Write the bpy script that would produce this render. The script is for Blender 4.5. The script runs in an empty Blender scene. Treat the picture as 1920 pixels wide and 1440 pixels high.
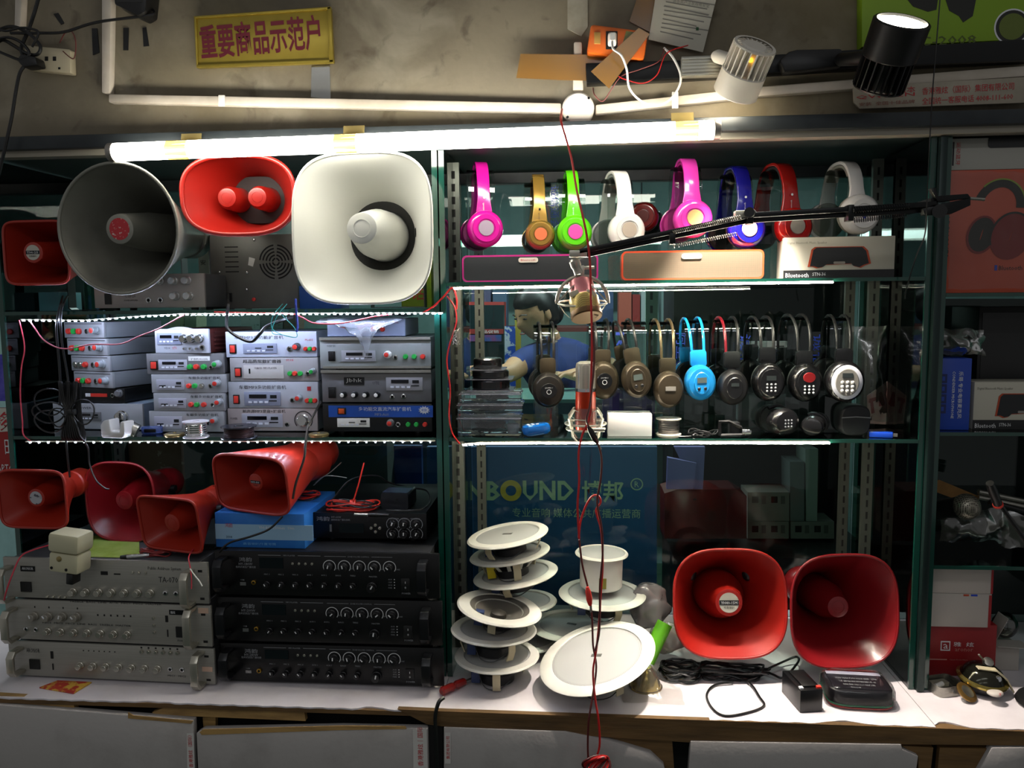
import bpy, bmesh, math, random
from mathutils import Vector as V, Matrix, noise as mnoise
random.seed(7)
S = bpy.context.scene
col = S.collection
PI = math.pi

# ------------------------------------------------------------------ camera
F = 1500.0                                   # focal length in pixels of a 1920 px wide frame
CAM = V((0.0, -1.6128, 0.7879))
_p, _y, _r = 0.1001, 0.08, -0.0095
FW = V((-math.sin(_y)*math.cos(_p), math.cos(_y)*math.cos(_p), -math.sin(_p)))
_rt = V((math.cos(_y), math.sin(_y), 0)); _up = _rt.cross(FW)
RT = _rt*math.cos(_r) + _up*math.sin(_r); UP = _up*math.cos(_r) - _rt*math.sin(_r)
cd = bpy.data.cameras.new('camera'); cd.sensor_width = 36; cd.sensor_fit = 'HORIZONTAL'
cd.lens = F/1920*36; cd.clip_start = 0.02; cd.clip_end = 50
co = bpy.data.objects.new('camera', cd); col.objects.link(co)
co.matrix_world = Matrix(((RT.x, UP.x, -FW.x, CAM.x), (RT.y, UP.y, -FW.y, CAM.y), (RT.z, UP.z, -FW.z, CAM.z), (0, 0, 0, 1)))
S.camera = co

# ------------------------------------------------------------------ light
w = bpy.data.worlds.new('world'); S.world = w; w.use_nodes = True
w.node_tree.nodes['Background'].inputs[0].default_value = (0.95, 0.95, 0.95, 1)
w.node_tree.nodes['Background'].inputs[1].default_value = 0.11
def area(name, loc, target, sx, sy, power, color):
    l = bpy.data.lights.new(name, 'AREA'); l.shape = 'RECTANGLE'; l.size = sx; l.size_y = sy; l.energy = power; l.color = color
    o = bpy.data.objects.new(name, l); col.objects.link(o); o.location = loc
    o.rotation_euler = (V(target)-V(loc)).to_track_quat('-Z', 'Y').to_euler()
    return o
# ceiling tubes of the shop on the customer's side
for i, (x, y) in enumerate(((-0.9, -1.9), (0.5, -1.9), (-0.9, -3.2), (0.5, -3.2))):
    area('shop_ceiling_tube', (x, y, 1.85), (x, y, 0), 1.2, 0.06, 2.2, (0.96, 0.98, 1.0))
# ceiling tubes of the shop behind the glass
for x in (-0.9, 0.6):
    area('rear_shop_ceiling_tube', (x, 1.5, 1.75), (x, 1.5, 0), 1.2, 0.06, 26, (0.93, 0.98, 1.0))
vs = S.view_settings
S.display_settings.display_device = 'sRGB'
vs.view_transform = 'Standard'; vs.look = 'None'; vs.gamma = 1; vs.use_curve_mapping = False
vs.exposure = 0.8
S.cycles.use_denoising = True
S.cycles.max_bounces = 8
S.cycles.transparent_max_bounces = 24
S.cycles.sample_clamp_indirect = 4

# ------------------------------------------------------------------ pixel <-> place
def ray(px, py): return FW + RT*((px-960)/F) + UP*((720-py)/F)
def at(px, py, Y):
    d = ray(px, py); return CAM + d*((Y-CAM.y)/d.y)
def onz(px, py, Z):
    d = ray(px, py); return CAM + d*((Z-CAM.z)/d.z)
def span(x0, x1, py, Y): return at(x1, py, Y).x - at(x0, py, Y).x
def mpp(px, py, Y): return span(px-.5, px+.5, py, Y)
Z1, Z2, ZR = 0.7805, 0.514, 0.8319           # heights of the glass shelves

# ------------------------------------------------------------------ materials
def lin(h):
    if not isinstance(h, str): return tuple(h)[:3]
    c = [int(h[i:i+2], 16)/255 for i in (0, 2, 4)]
    return tuple(x/12.92 if x <= .04045 else ((x+.055)/1.055)**2.4 for x in c)
MC = {}
def mat(name, c, rough=.5, metal=0, c2=None, ns=12, nd=4, lo=.4, hi=.65, bump=0, bs=60, emit=0, ec=None, coat=0, alpha=1, trans=0, stretch=None):
    if name in MC: return MC[name]
    m = bpy.data.materials.new(name); MC[name] = m; m.use_nodes = True
    nt = m.node_tree; b = nt.nodes['Principled BSDF']; L = nt.links.new
    b.inputs['Base Color'].default_value = (*lin(c), 1); b.inputs['Roughness'].default_value = rough
    b.inputs['Metallic'].default_value = metal; b.inputs['Coat Weight'].default_value = coat
    b.inputs['Coat Roughness'].default_value = .08
    if alpha < 1: b.inputs['Alpha'].default_value = alpha
    if trans: b.inputs['Transmission Weight'].default_value = trans
    if c2 or bump:
        tc = nt.nodes.new('ShaderNodeTexCoord'); co_ = tc.outputs['Object']
        if stretch:
            mp = nt.nodes.new('ShaderNodeMapping'); mp.inputs['Scale'].default_value = stretch; L(co_, mp.inputs[0]); co_ = mp.outputs[0]
    if c2:
        n = nt.nodes.new('ShaderNodeTexNoise'); n.inputs['Scale'].default_value = ns; n.inputs['Detail'].default_value = nd; n.inputs['Roughness'].default_value = .65
        r = nt.nodes.new('ShaderNodeValToRGB'); r.color_ramp.elements[0].position = lo; r.color_ramp.elements[1].position = hi
        r.color_ramp.elements[0].color = (*lin(c), 1); r.color_ramp.elements[1].color = (*lin(c2), 1)
        L(co_, n.inputs['Vector']); L(n.outputs['Fac'], r.inputs[0]); L(r.outputs[0], b.inputs['Base Color'])
    if bump:
        n2 = nt.nodes.new('ShaderNodeTexNoise'); n2.inputs['Scale'].default_value = bs; n2.inputs['Detail'].default_value = 3
        bp = nt.nodes.new('ShaderNodeBump'); bp.inputs['Strength'].default_value = bump; bp.inputs['Distance'].default_value = .004
        L(co_, n2.inputs['Vector']); L(n2.outputs['Fac'], bp.inputs['Height']); L(bp.outputs[0], b.inputs['Normal'])
    if emit:
        b.inputs['Emission Color'].default_value = (*lin(ec or c), 1); b.inputs['Emission Strength'].default_value = emit
    return m
def clear(name, tint, base=.04, rough=.03, fres=1.0, haze=None, hazef=0):
    """a clear sheet: tinted see-through with a glossy surface; optional milky haze of the plastic itself"""
    if name in MC: return MC[name]
    m = bpy.data.materials.new(name); MC[name] = m; m.use_nodes = True
    nt = m.node_tree; nt.nodes.clear(); L = nt.links.new; N = nt.nodes.new
    out = N('ShaderNodeOutputMaterial'); mx = N('ShaderNodeMixShader'); tr = N('ShaderNodeBsdfTransparent'); gl = N('ShaderNodeBsdfGlossy'); fr = N('ShaderNodeFresnel')
    tr.inputs[0].default_value = (*lin(tint), 1); gl.inputs['Roughness'].default_value = rough; fr.inputs[0].default_value = 1.45
    ma = N('ShaderNodeMath'); ma.operation = 'MULTIPLY_ADD'; ma.inputs[1].default_value = fres; ma.inputs[2].default_value = base; ma.use_clamp = True
    L(fr.outputs[0], ma.inputs[0]); L(ma.outputs[0], mx.inputs[0]); src = tr.outputs[0]
    if hazef:
        m2 = N('ShaderNodeMixShader'); df = N('ShaderNodeBsdfDiffuse'); df.inputs[0].default_value = (*lin(haze), 1); m2.inputs[0].default_value = hazef
        L(src, m2.inputs[1]); L(df.outputs[0], m2.inputs[2]); src = m2.outputs[0]
    L(src, mx.inputs[1]); L(gl.outputs[0], mx.inputs[2]); L(mx.outputs[0], out.inputs[0])
    return m
def dots(name, c, chole, scale, rough=.45, metal=0, thr=.28):
    """punched or woven grille: regular small holes"""
    if name in MC: return MC[name]
    m = mat(name, c, rough, metal); nt = m.node_tree; L = nt.links.new; b = nt.nodes['Principled BSDF']
    tc = nt.nodes.new('ShaderNodeTexCoord'); vo = nt.nodes.new('ShaderNodeTexVoronoi'); vo.inputs['Scale'].default_value = scale; vo.inputs['Randomness'].default_value = 0
    r = nt.nodes.new('ShaderNodeValToRGB'); r.color_ramp.interpolation = 'LINEAR'; r.color_ramp.elements[0].position = thr; r.color_ramp.elements[1].position = thr+.08
    r.color_ramp.elements[0].color = (*lin(chole), 1); r.color_ramp.elements[1].color = (*lin(c), 1)
    L(tc.outputs['Object'], vo.inputs['Vector']); L(vo.outputs['Distance'], r.inputs[0]); L(r.outputs[0], b.inputs['Base Color'])
    return m

# ------------------------------------------------------------------ mesh building
MEND = {}
class MB:
    def __init__(s): s.v = []; s.f = []
    def add(s, vs_, fs):
        o = len(s.v); s.v += [tuple(q) for q in vs_]; s.f += [tuple(i+o for i in q) for q in fs]; return s
    def box(s, a, b):
        (x0, y0, z0), (x1, y1, z1) = a, b
        return s.add([(x0, y0, z0), (x1, y0, z0), (x1, y1, z0), (x0, y1, z0), (x0, y0, z1), (x1, y0, z1), (x1, y1, z1), (x0, y1, z1)],
                     [(0, 3, 2, 1), (4, 5, 6, 7), (0, 1, 5, 4), (1, 2, 6, 5), (2, 3, 7, 6), (3, 0, 4, 7)])
    def prism(s, pts, y0, y1):                       # outline in x,z (counter-clockwise seen from -y), extruded along y
        n = len(pts)
        s.add([(x, y0, z) for x, z in pts] + [(x, y1, z) for x, z in pts],
              [tuple(range(n)), tuple(range(2*n-1, n-1, -1))] + [(i, i+n, (i+1) % n+n, (i+1) % n) for i in range(n)]); return s
    def slab(s, pts, z0, z1):                        # outline in x,y extruded along z
        n = len(pts)
        s.add([(x, y, z0) for x, y in pts] + [(x, y, z1) for x, y in pts],
              [tuple(range(n-1, -1, -1)), tuple(range(n, 2*n))] + [(i, (i+1) % n, (i+1) % n+n, i+n) for i in range(n)]); return s
    def loft(s, rings, cap0=True, cap1=True, closed=True):
        n = len(rings[0]); vs_ = [p for r in rings for p in r]; fs = []
        for k in range(len(rings)-1):
            for i in range(n if closed else n-1):
                j = (i+1) % n; fs.append((k*n+i, k*n+j, (k+1)*n+j, (k+1)*n+i))
        if cap0: fs.append(tuple(range(n-1, -1, -1)))
        if cap1: fs.append(tuple((len(rings)-1)*n+i for i in range(n)))
        return s.add(vs_, fs)
    def lathe(s, prof, o=(0, 0, 0), d=(0, 0, 1), n=24, cap0=True, cap1=True):   # prof: (radius, distance along d)
        o = V(o); d = V(d).normalized(); a = d.orthogonal().normalized(); b = d.cross(a)
        return s.loft([[o+d*t+(a*math.cos(2*PI*i/n)+b*math.sin(2*PI*i/n))*max(r, 1e-5) for i in range(n)] for r, t in prof], cap0, cap1)
    def cyl(s, p, q, r0, r1=None, n=16):
        p, q = V(p), V(q); return s.lathe([(r0, 0), (r0 if r1 is None else r1, (q-p).length)], p, q-p, n)
    def tube(s, pts, r, n=6, closed=False, caps=True):
        pts = [V(p) for p in pts]; m = len(pts); rings = []; prev = None
        for i, p in enumerate(pts):
            if closed: t = pts[(i+1) % m]-pts[i-1]
            else: t = pts[min(i+1, m-1)]-pts[max(i-1, 0)]
            t = t.normalized() if t.length > 1e-9 else V((0, 0, 1))
            a = t.orthogonal().normalized() if prev is None else (prev-t*prev.dot(t)).normalized()
            prev = a; b = t.cross(a); rr = r[i] if isinstance(r, (list, tuple)) else r
            rings.append([p+(a*math.cos(2*PI*k/n)+b*math.sin(2*PI*k/n))*rr for k in range(n)])
        if closed: rings.append(rings[0])
        return s.loft(rings, caps and not closed, caps and not closed)
    def strip(s, pts, wv, th):                       # flat bar along pts; wv = half-width vector(s); th = thickness vector(s)
        rings = []
        for i, p in enumerate(pts):
            p = V(p); a = V(wv[i] if isinstance(wv, list) else wv); b = V(th[i] if isinstance(th, list) else th)
            rings.append([p-a-b, p+a-b, p+a+b, p-a+b])
        return s.loft(rings)
    def ball(s, c, r, n=12, m=8):
        c = V(c); rx, ry, rz = r if isinstance(r, (tuple, list)) else (r, r, r)
        return s.loft([[c+V((rx*math.sin(PI*k/m)*math.cos(2*PI*i/n), ry*math.sin(PI*k/m)*math.sin(2*PI*i/n), -rz*math.cos(PI*k/m))) for i in range(n)] for k in range(m+1)], False, False)
    def mesh(s, name, m, bev=0, smooth=35, seg=2):
        me = bpy.data.meshes.new(name); me.from_pydata(s.v, [], s.f)
        bm = bmesh.new(); bm.from_mesh(me)
        bmesh.ops.remove_doubles(bm, verts=bm.verts, dist=1e-6)
        bmesh.ops.recalc_face_normals(bm, faces=bm.faces)
        if bev:
            ed = [e for e in bm.edges if len(e.link_faces) == 2 and e.calc_face_angle(0) > .5]
            bmesh.ops.bevel(bm, geom=ed, offset=bev, segments=seg, profile=.5, affect='EDGES', clamp_overlap=True)
        bm.to_mesh(me); bm.free(); me.materials.append(m)
        if smooth: me.shade_smooth(); me.set_sharp_from_angle(angle=math.radians(smooth))
        return me
    def build(s, name, m, parent=None, loc=(0, 0, 0), rot=(0, 0, 0), world=False, label=None, **kw):
        if world and parent is not None:
            inv = MW[parent.name].inverted(); s.v = [tuple(inv @ V(q)) for q in s.v]
        return put(name, s.mesh(name, m, **kw), parent, loc, rot, label)
MW = {}
def put(name, me, parent=None, loc=(0, 0, 0), rot=(0, 0, 0), label=None):
    o = bpy.data.objects.new(name, me); col.objects.link(o); o.location = loc; o.rotation_euler = rot
    if parent is not None: o.parent = parent
    if label: o['label'] = label
    MW[o.name] = Matrix.LocRotScale(V(loc), o.rotation_euler, None) if parent is None else MW[parent.name] @ Matrix.LocRotScale(V(loc), o.rotation_euler, None)
    return o
def thing(name, label, cat, loc=(0, 0, 0), rot=(0, 0, 0), group=None):
    o = put(name, None, None, loc, rot); o.empty_display_size = .05
    return tag(o, label, cat, group)
def tag(o, label, cat, group=None):
    o['label'] = label; o['category'] = cat
    if group: o['group'] = group
    return o
def struct(o): o['kind'] = 'structure'; return o
CACHE = {}
def cached(key, fn):
    if key not in CACHE: CACHE[key] = fn()
    return CACHE[key]
def rrect(w, h, r, n=4, cx=0, cz=0):
    pts = []
    for sx, sz, a0 in ((1, -1, -PI/2), (1, 1, 0), (-1, 1, PI/2), (-1, -1, PI)):
        for k in range(n+1):
            a = a0+PI/2*k/n; pts.append((cx+sx*(w/2-r)+r*math.cos(a), cz+sz*(h/2-r)+r*math.sin(a)))
    return pts
def supe(w, h, e, n=48):
    out = []
    for i in range(n):
        a = 2*PI*i/n; c, s_ = math.cos(a), math.sin(a)
        out.append((math.copysign(abs(c)**(2/e), c)*w/2, math.copysign(abs(s_)**(2/e), s_)*h/2))
    return out
def smooth_path(pts, k=6):
    pts = [V(p) for p in pts]; out = []
    for i in range(len(pts)-1):
        p0, p1, p2, p3 = pts[max(i-1, 0)], pts[i], pts[i+1], pts[min(i+2, len(pts)-1)]
        for j in range(k):
            t = j/k; out.append(.5*((2*p1)+(p2-p0)*t+(2*p0-5*p1+4*p2-p3)*t*t+(3*p1-p0-3*p2+p3)*t**3))
    return out+[pts[-1]]
def cable(pts, r=.002, n=6, k=6, mb=None):
    mb = mb or MB(); return mb.tube(smooth_path(pts, k), r, n)
def pxpath(lst): return [at(x, y, Y) for x, y, Y in lst]
TXT = {}
def text_mesh(s, m, res=2, bold=0):
    key = (s, m.name, bold)
    if key in TXT: return TXT[key]
    cu = bpy.data.curves.new('lettering', 'FONT'); cu.body = s; cu.resolution_u = res; cu.size = 1; cu.offset = bold; cu.align_x = 'CENTER'; cu.align_y = 'CENTER'
    ob = bpy.data.objects.new('lettering', cu); col.objects.link(ob)
    bpy.context.view_layer.update()
    me = bpy.data.meshes.new_from_object(ob.evaluated_get(bpy.context.evaluated_depsgraph_get()))
    bpy.data.objects.remove(ob); bpy.data.curves.remove(cu)
    me.name = 'lettering'; me.materials.clear(); me.materials.append(m)
    xs = [q.co.x for q in me.vertices]; ys = [q.co.y for q in me.vertices]
    if xs:                                            # centre and scale to unit height
        cx, cy, h = (min(xs)+max(xs))/2, (min(ys)+max(ys))/2, max(max(ys)-min(ys), 1e-6); wd = (max(xs)-min(xs))/h
        for q in me.vertices: q.co = ((q.co.x-cx)/h, (q.co.y-cy)/h, 0)
    else: wd = 1
    TXT[key] = (me, wd); return TXT[key]
def text(s, m, parent, loc, width=None, height=None, rot=(PI/2, 0, 0), name='lettering', res=1, label=None, bold=0):
    """flat print; width and height in metres"""
    me, wd = text_mesh(s, m, res, bold)
    o = put(name, me, parent, loc, rot, label)
    if height is None: height = width/wd
    if width is None: width = height*wd
    o.scale = (width/wd, height, 1)
    return o

# shared materials
WHITE = mat('white_plastic', 'e6e4de', .4); BLACK = mat('black_plastic', '0c0c0d', .4); DARK = mat('dark_metal', '17181a', .35, .6)
CHROME = mat('chrome', 'd8d8d8', .12, 1); STEEL = mat('brushed_steel', 'a8a59d', .32, .9, c2='8d8a82', ns=40, stretch=(1, 1, 30))
GREYM = mat('grey_enamel', '9b9b9d', .45, .15); INKK = mat('black_ink', '15151a', .6); INKW = mat('white_ink', 'd9dadb', .6); INKR = mat('red_ink', 'b3202a', .6)
INKB = mat('blue_ink', '1d3fb0', .5); HOLE = mat('dark_hole', '050505', .8)
REDC = mat('red_cap', 'd8382c', .4); GRNC = mat('green_cap', '23a845', .4); REDW = mat('red_wire', 'b01818', .4); BLKW = mat('black_wire', '0b0b0c', .4)
ACRY = clear('clear_acrylic', 'eef4f2', .025, .03, .9)
BAG = clear('clear_bag', 'e8ebe8', .10, .12, .8, 'c8c8c4', .10)
# ================================================================== the setting
def polypx(pts, Y): return [(at(x, y, Y).x, at(x, y, Y).z) for x, y in pts]
def ccw(p):
    a = sum(p[i][0]*p[(i+1) % len(p)][1]-p[(i+1) % len(p)][0]*p[i][1] for i in range(len(p)))
    return p if a > 0 else p[::-1]
PLAST = mat('grimy_plaster', '7d7462', .85, c2='625a4b', ns=3.2, nd=9, lo=.42, hi=.68, bump=.35, bs=28)
def plaster_nodes(m):                                  # scraped lighter patches and dark rubbed spots over the plaster
    nt = m.node_tree; L = nt.links.new; b = nt.nodes['Principled BSDF']; src = b.inputs['Base Color'].links[0].from_socket
    tc = nt.nodes.new('ShaderNodeTexCoord')
    for sc, lo, hi, c, fac in ((7, .54, .70, 'a39c8a', .45), (19, .61, .75, '463d30', .6), (2.1, .5, .7, '75683f', .4), (5, .60, .70, '5b5344', .4)):
        n = nt.nodes.new('ShaderNodeTexNoise'); n.inputs['Scale'].default_value = sc; n.inputs['Detail'].default_value = 6; n.inputs['Distortion'].default_value = .6
        r = nt.nodes.new('ShaderNodeMapRange'); r.inputs[1].default_value = lo; r.inputs[2].default_value = hi; r.inputs[4].default_value = fac
        mx = nt.nodes.new('ShaderNodeMix'); mx.data_type = 'RGBA'; mx.inputs[7].default_value = (*lin(c), 1)
        L(tc.outputs['Object'], n.inputs['Vector']); L(n.outputs['Fac'], r.inputs[0]); L(r.outputs[0], mx.inputs[0]); L(src, mx.inputs[6]); src = mx.outputs[2]
    L(src, b.inputs['Base Color'])
plaster_nodes(PLAST)
struct(MB().box((-2.0, .02, 1.135), (1.5, .16, 2.0)).build('wall_back', PLAST, smooth=0))
TEAL = mat('teal_wall', '6f8a88', .7, c2='5f7876', ns=3); RFLOOR = mat('green_floor', '2e4638', .5, c2='24392d', ns=4)
struct(MB().box((-3.0, 3.2, -.8), (2.6, 3.3, 2.0)).build('wall_rear', TEAL, smooth=0))
struct(MB().box((-3.0, .5, -.8), (-2.9, 3.2, 2.0)).build('wall_left', TEAL, smooth=0))
struct(MB().box((2.5, .5, -.8), (2.6, 3.2, 2.0)).build('wall_right', TEAL, smooth=0))
struct(MB().box((-3.0, .16, 1.9), (2.6, 3.2, 2.0)).build('ceiling', mat('grey_ceiling', '6f716e', .8), smooth=0))
struct(MB().box((-3.0, -4.5, -.85), (2.6, 3.2, -.8)).build('floor', RFLOOR, smooth=0))

# beam over the cabinets
BEAM = mat('dark_beam', '23282b', .4, .3, c2='33383a', ns=6); ALU = mat('aluminium', 'a9a79c', .38, .85)
t = struct(MB().box((-1.5, -.035, 1.108), (1.3, .02, 1.135)).build('trim_1', BEAM, bev=.003))
MB().box((-1.5, -.02, 1.096), (1.3, .01, 1.108)).build('beam_strip', mat('dull_cream_strip', '8f887a', .5), t)
t = struct(MB().box((-1.5, .34, 1.075), (1.3, .37, 1.9)).build('trim_2', BEAM, bev=.002))
t = struct(MB().box((-1.5, -.0, 1.1), (1.3, .36, 1.106)).build('trim_3', mat('cabinet_ceiling', '2b3434', .5), smooth=0))

# ------------------------------------------------------------------ cabinets
PANE = clear('green_tinted_pane', 'd2e0dc', .0, .01, .8); SHELFG = clear('shelf_glass', 'd2e2dc', .05, .01, 1.0); EDGE = mat('green_glass_edge', '0c3a30', .12, .0, coat=.6)
SIDEG = clear('side_glass', '8fb0a4', .05, .02, 1.0)
RAIL = mat('slotted_rail', '62665f', .4, .7)
def rail(par, x0, x1, y, z0, z1):
    r = MB().box((x0, y, z0), (x1, y+.012, z1)).build('slotted_rail', RAIL, par)
    mb = MB(); xm = (x0+x1)/2; z = z0+.02
    while z < z1-.02: mb.box((xm-.0022, y-.0006, z), (xm+.0022, y+.0005, z+.016)); z += .027
    mb.build('slots', HOLE, r, smooth=0)
def cabinet(label, xl, xr, shelves, frame=None):
    t = thing('display_cabinet', label, 'cabinet', ((xl+xr)/2, 0, 0)); ox = (xl+xr)/2
    for x in (xl, xr):
        p = MB().box((x-ox-.005, .004, .001), (x-ox+.005, .36, 1.095)).build('side_pane', SIDEG, t, smooth=0)
        MB().box((x-ox-.0055, 0, .001), (x-ox+.0055, .005, 1.095)).build('glass_edge', EDGE, p, smooth=0)
    MB().box((xl-ox+.006, .362, .004), (xr-ox-.006, .366, 1.075)).build('back_pane', PANE, t, smooth=0)
    for z in shelves:
        p = MB().box((xl-ox+.006, .004, z-.006), (xr-ox-.006, .358, z)).build('shelf', SHELFG, t, smooth=0)
        MB().box((xl-ox+.006, 0, z-.007), (xr-ox-.006, .005, z)).build('glass_edge', EDGE, p, smooth=0)
    for x in (xl-ox+.02, xr-ox-.042): rail(t, x, x+.022, .345, .01, 1.09)
    return t
XL, XM, XR, XE = -1.2143, -.2789, .6917, 1.25
cl = cabinet('green-edged glass display cabinet holding the mini amplifiers and left horn speakers', XL, XM-.002, (Z1, Z2))
cr = cabinet('green-edged glass display cabinet holding the two rows of headphones', XM+.012, XR-.014, (ZR, Z2))
_rx = at(857, 700, .125).x-(XM+.012+XR-.014)/2; rail(cr, _rx-.011, _rx+.011, .125, .01, 1.09)          # front rail beside the shared side pane
rail(cr, .433, .455, .20, .01, 1.09)
ce = cabinet('glass display cabinet at the right edge holding red headphone box', XR+.014, XE, (.80, Z2+.015, .26))
t = tag(MB().box((XR-.007, -.012, .002), (XR+.007, .01, 1.094)).build('cabinet_post', mat('dark_green_post', '1a2a28', .35, .4), bev=.002), 'dark upright post between the headphone cabinet and right cabinet', 'post')

# ------------------------------------------------------------------ counter
LAM = mat('white_laminate', 'd2ccd0', .45, c2='bdb5b8', ns=5, nd=8, lo=.45, hi=.75); WOOD = mat('stained_board_edge', '6b4f2b', .7, c2='4a3519', ns=9, nd=6, bump=.3, bs=50, stretch=(.4, 1, 3))
OLDW = mat('pale_board_edge', 'a8864f', .7, c2='7d6138', ns=14, stretch=(.5, 1, 2))
DOORW = mat('grey_white_door', 'a6a19e', .6, c2='8f8a86', ns=6, nd=8, lo=.5, hi=.8, bump=.1, bs=90)
ct = thing('display_counter', 'white topped wooden counter with worn brown edge under both cabinets', 'counter', (0, -.14, 0))
def front_edge(x0, x1, chips):
    pts = [(x1, .42), (x0, .42)]; x = x0; k = []
    n = int((x1-x0)/.012)
    for i in range(n+1):
        x = x0+(x1-x0)*i/n; y = -.1435+.0015*math.sin(i*1.7)
        for c, wd, d in chips:
            if abs(x-c) < wd: y += d*(1-((x-c)/wd)**2)
        k.append((x, y))
    return k+pts
xa, xb, xc_ = onz(822, 1330, 0).x, onz(1752, 1358, 0).x, 1.25
for x0, x1, chips in ((-1.45, xa-.001, ((-.85, .05, .004), (-.4, .03, .010))), (xa, xb-.0015, ((-.2, .05, .012), (-.13, .03, .008), (.02, .04, .006), (.5, .045, .012))), (xb, xc_, ((.69, .03, .02), (.95, .08, .01)))):
    MB().slab([(x, y+.14) for x, y in front_edge(x0, x1, chips)], -.003, 0).build('laminate_top', LAM, ct, smooth=0)
    MB().box((x0, -.0025, -.03 if x0 > -1 else -.012), (x1, .55, -.0031)).build('board', WOOD, ct, smooth=0)
DK = mat('black_gap', '0d0c0c', .9)
MB().box((-1.45, .05, -.7), (xc_, .55, -.032)).build('carcass', DK, ct, smooth=0)
def cpoly(name, pts, Y, th, m, par=ct, bev=.0):
    MB().prism(ccw(polypx(pts, Y)), Y, Y+th).build(name, m, par, world=True, smooth=0, bev=bev)
cpoly('rail_board', [(-60, 1300), (135, 1312), (142, 1334), (-60, 1325)], -.138, .012, OLDW)
cpoly('rail_board', [(285, 1336), (330, 1318), (570, 1330), (573, 1352), (290, 1340)], -.136, .012, OLDW)
cpoly('rail_board', [(745, 1330), (835, 1334), (1940, 1372), (1940, 1398), (1290, 1392), (830, 1362), (800, 1358)], -.1468, .012, WOOD)
def door(pts, label, Y=-.150, th=.016, print_=None):
    p = ccw(polypx(pts, Y)); d = MB().prism(p, Y, Y+th).build('cabinet_door', DOORW, ct, world=True, bev=.0015, label=label)
    return d
d1 = door([(-80, 1316), (140, 1333), (250, 1342), (362, 1351), (365, 1460), (-80, 1460)], 'grey-white door under the silver amplifiers')
d2 = door([(368, 1375), (380, 1368), (640, 1363), (802, 1366), (804, 1460), (372, 1460)], 'grey-white door under the black amplifiers')
d3 = door([(832, 1364), (1060, 1372), (1140, 1388), (1220, 1412), (1245, 1435), (1250, 1460), (832, 1460)], 'grey-white door below the ceiling speakers with broken corner')
d4 = door([(1295, 1390), (1690, 1396), (1692, 1405), (1722, 1418), (1716, 1460), (1290, 1460)], 'grey-white door below the large red horns')
d5 = door([(1860, 1402), (1960, 1402), (1960, 1460), (1826, 1460)], 'grey-white door at the right end')
cpoly('top_batten', [(240, 1336), (250, 1342), (362, 1352), (358, 1357), (240, 1347)], -.152, .002, OLDW, d1)
cpoly('top_batten', [(374, 1373), (380, 1368), (640, 1361), (760, 1362), (762, 1367), (640, 1369), (378, 1378)], -.152, .002, OLDW, d2)
def tape_text(par, pts, s, cx, cy, hp, Y, rz=PI/2):
    o = MB().prism(ccw(polypx(pts, Y)), Y, Y+.0006).build('printed_tape', mat('printed_tape', 'c2bfba', .6), par, world=True, smooth=0)
    c = at(cx, cy, Y-.0006); q = MW[o.name].inverted() @ c
    text(s, INKR, o, q, height=mpp(cx, cy, Y)*hp, rot=(PI/2, -rz, 0))
tape_text(d1, [(350, 1375), (363, 1375), (365, 1440), (351, 1440)], '香港雅炫（国际）', 357, 1409, 8, -.1512)
tape_text(d2, [(774, 1368), (800, 1368), (802, 1440), (775, 1440)], '香港雅炫｜国际', 788, 1400, 11, -.1512)
tape_text(d3, [(834, 1374), (845, 1374), (845, 1432), (834, 1432)], '集团有限公司', 840, 1402, 7, -.1512)
cpoly('leg_board', [(1690, 1398), (1750, 1402), (1742, 1470), (1722, 1470), (1722, 1418)], -.14, .012, WOOD)
cpoly('leg_board', [(1762, 1402), (1855, 1404), (1830, 1450), (1820, 1470), (1756, 1470)], -.14, .012, WOOD)
cpoly('leg_board', [(1060, 1373), (1260, 1384), (1266, 1470), (1240, 1470), (1240, 1430), (1140, 1386)], -.138, .010, WOOD)
cpoly('leg_board', [(380, 1345), (404, 1345), (404, 1372), (382, 1372)], -.12, .012, OLDW)
cpoly('post_board', [(802, 1358), (830, 1362), (830, 1470), (806, 1470)], -.142, .01, DK)

# ------------------------------------------------------------------ LED strips
LEDC = mat('cool_led', 'ffffff', .5, emit=190, ec=(.62, .72, 1.0)); LEDW = mat('warm_led', 'ffffff', .5, emit=170, ec=(1.0, .93, .74))
def led_strip(label, path, m, step=11.5, size=(.0045, .003, .002), Y=-.009):
    P = [at(x, y, Y) for x, y in path]; a = P[0]
    t = thing('led_strip', label, 'light strip', a)
    MB().strip([p-a+V((0, .0035, .002)) for p in P], (0, .004, 0), (0, 0, .0008)).build('strip_tape', mat('strip_tape', 'cfcab8', .5), t, smooth=0)
    me = cached(('led', m.name, size), lambda: MB().box((-size[0]/2, -size[1]/2, -size[2]/2), (size[0]/2, size[1]/2, size[2]/2)).mesh('led', m, smooth=0))
    for (x0, y0), (x1, y1) in zip(path, path[1:]):
        n = max(1, int((x1-x0)/step))
        for i in range(n):
            q = at(x0+(x1-x0)*(i+.5)/n, y0+(y1-y0)*(i+.5)/n, Y)-a; put('led', me, t, q)
led_strip('cool white LED strip hanging above the mini amplifiers', [(38, 601), (160, 602), (250, 595), (345, 590), (830, 588)], LEDC)
led_strip('dim LED strip under the glass shelf below the mini amplifiers', [(48, 830), (815, 829)], mat('dim_led', 'ffffff', .5, emit=260, ec=(.7, .78, 1.0)), step=17, size=(.0018, .003, .0012))
led_strip('warm LED strip under the upper headphone shelf', [(850, 541), (1110, 536), (1562, 529)], LEDW, step=9, size=(.0085, .003, .0035))
led_strip('warm LED strip under the lower headphone shelf', [(866, 835), (900, 832), (1000, 831), (1556, 831)], LEDW, step=9, size=(.0085, .003, .0025))

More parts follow.
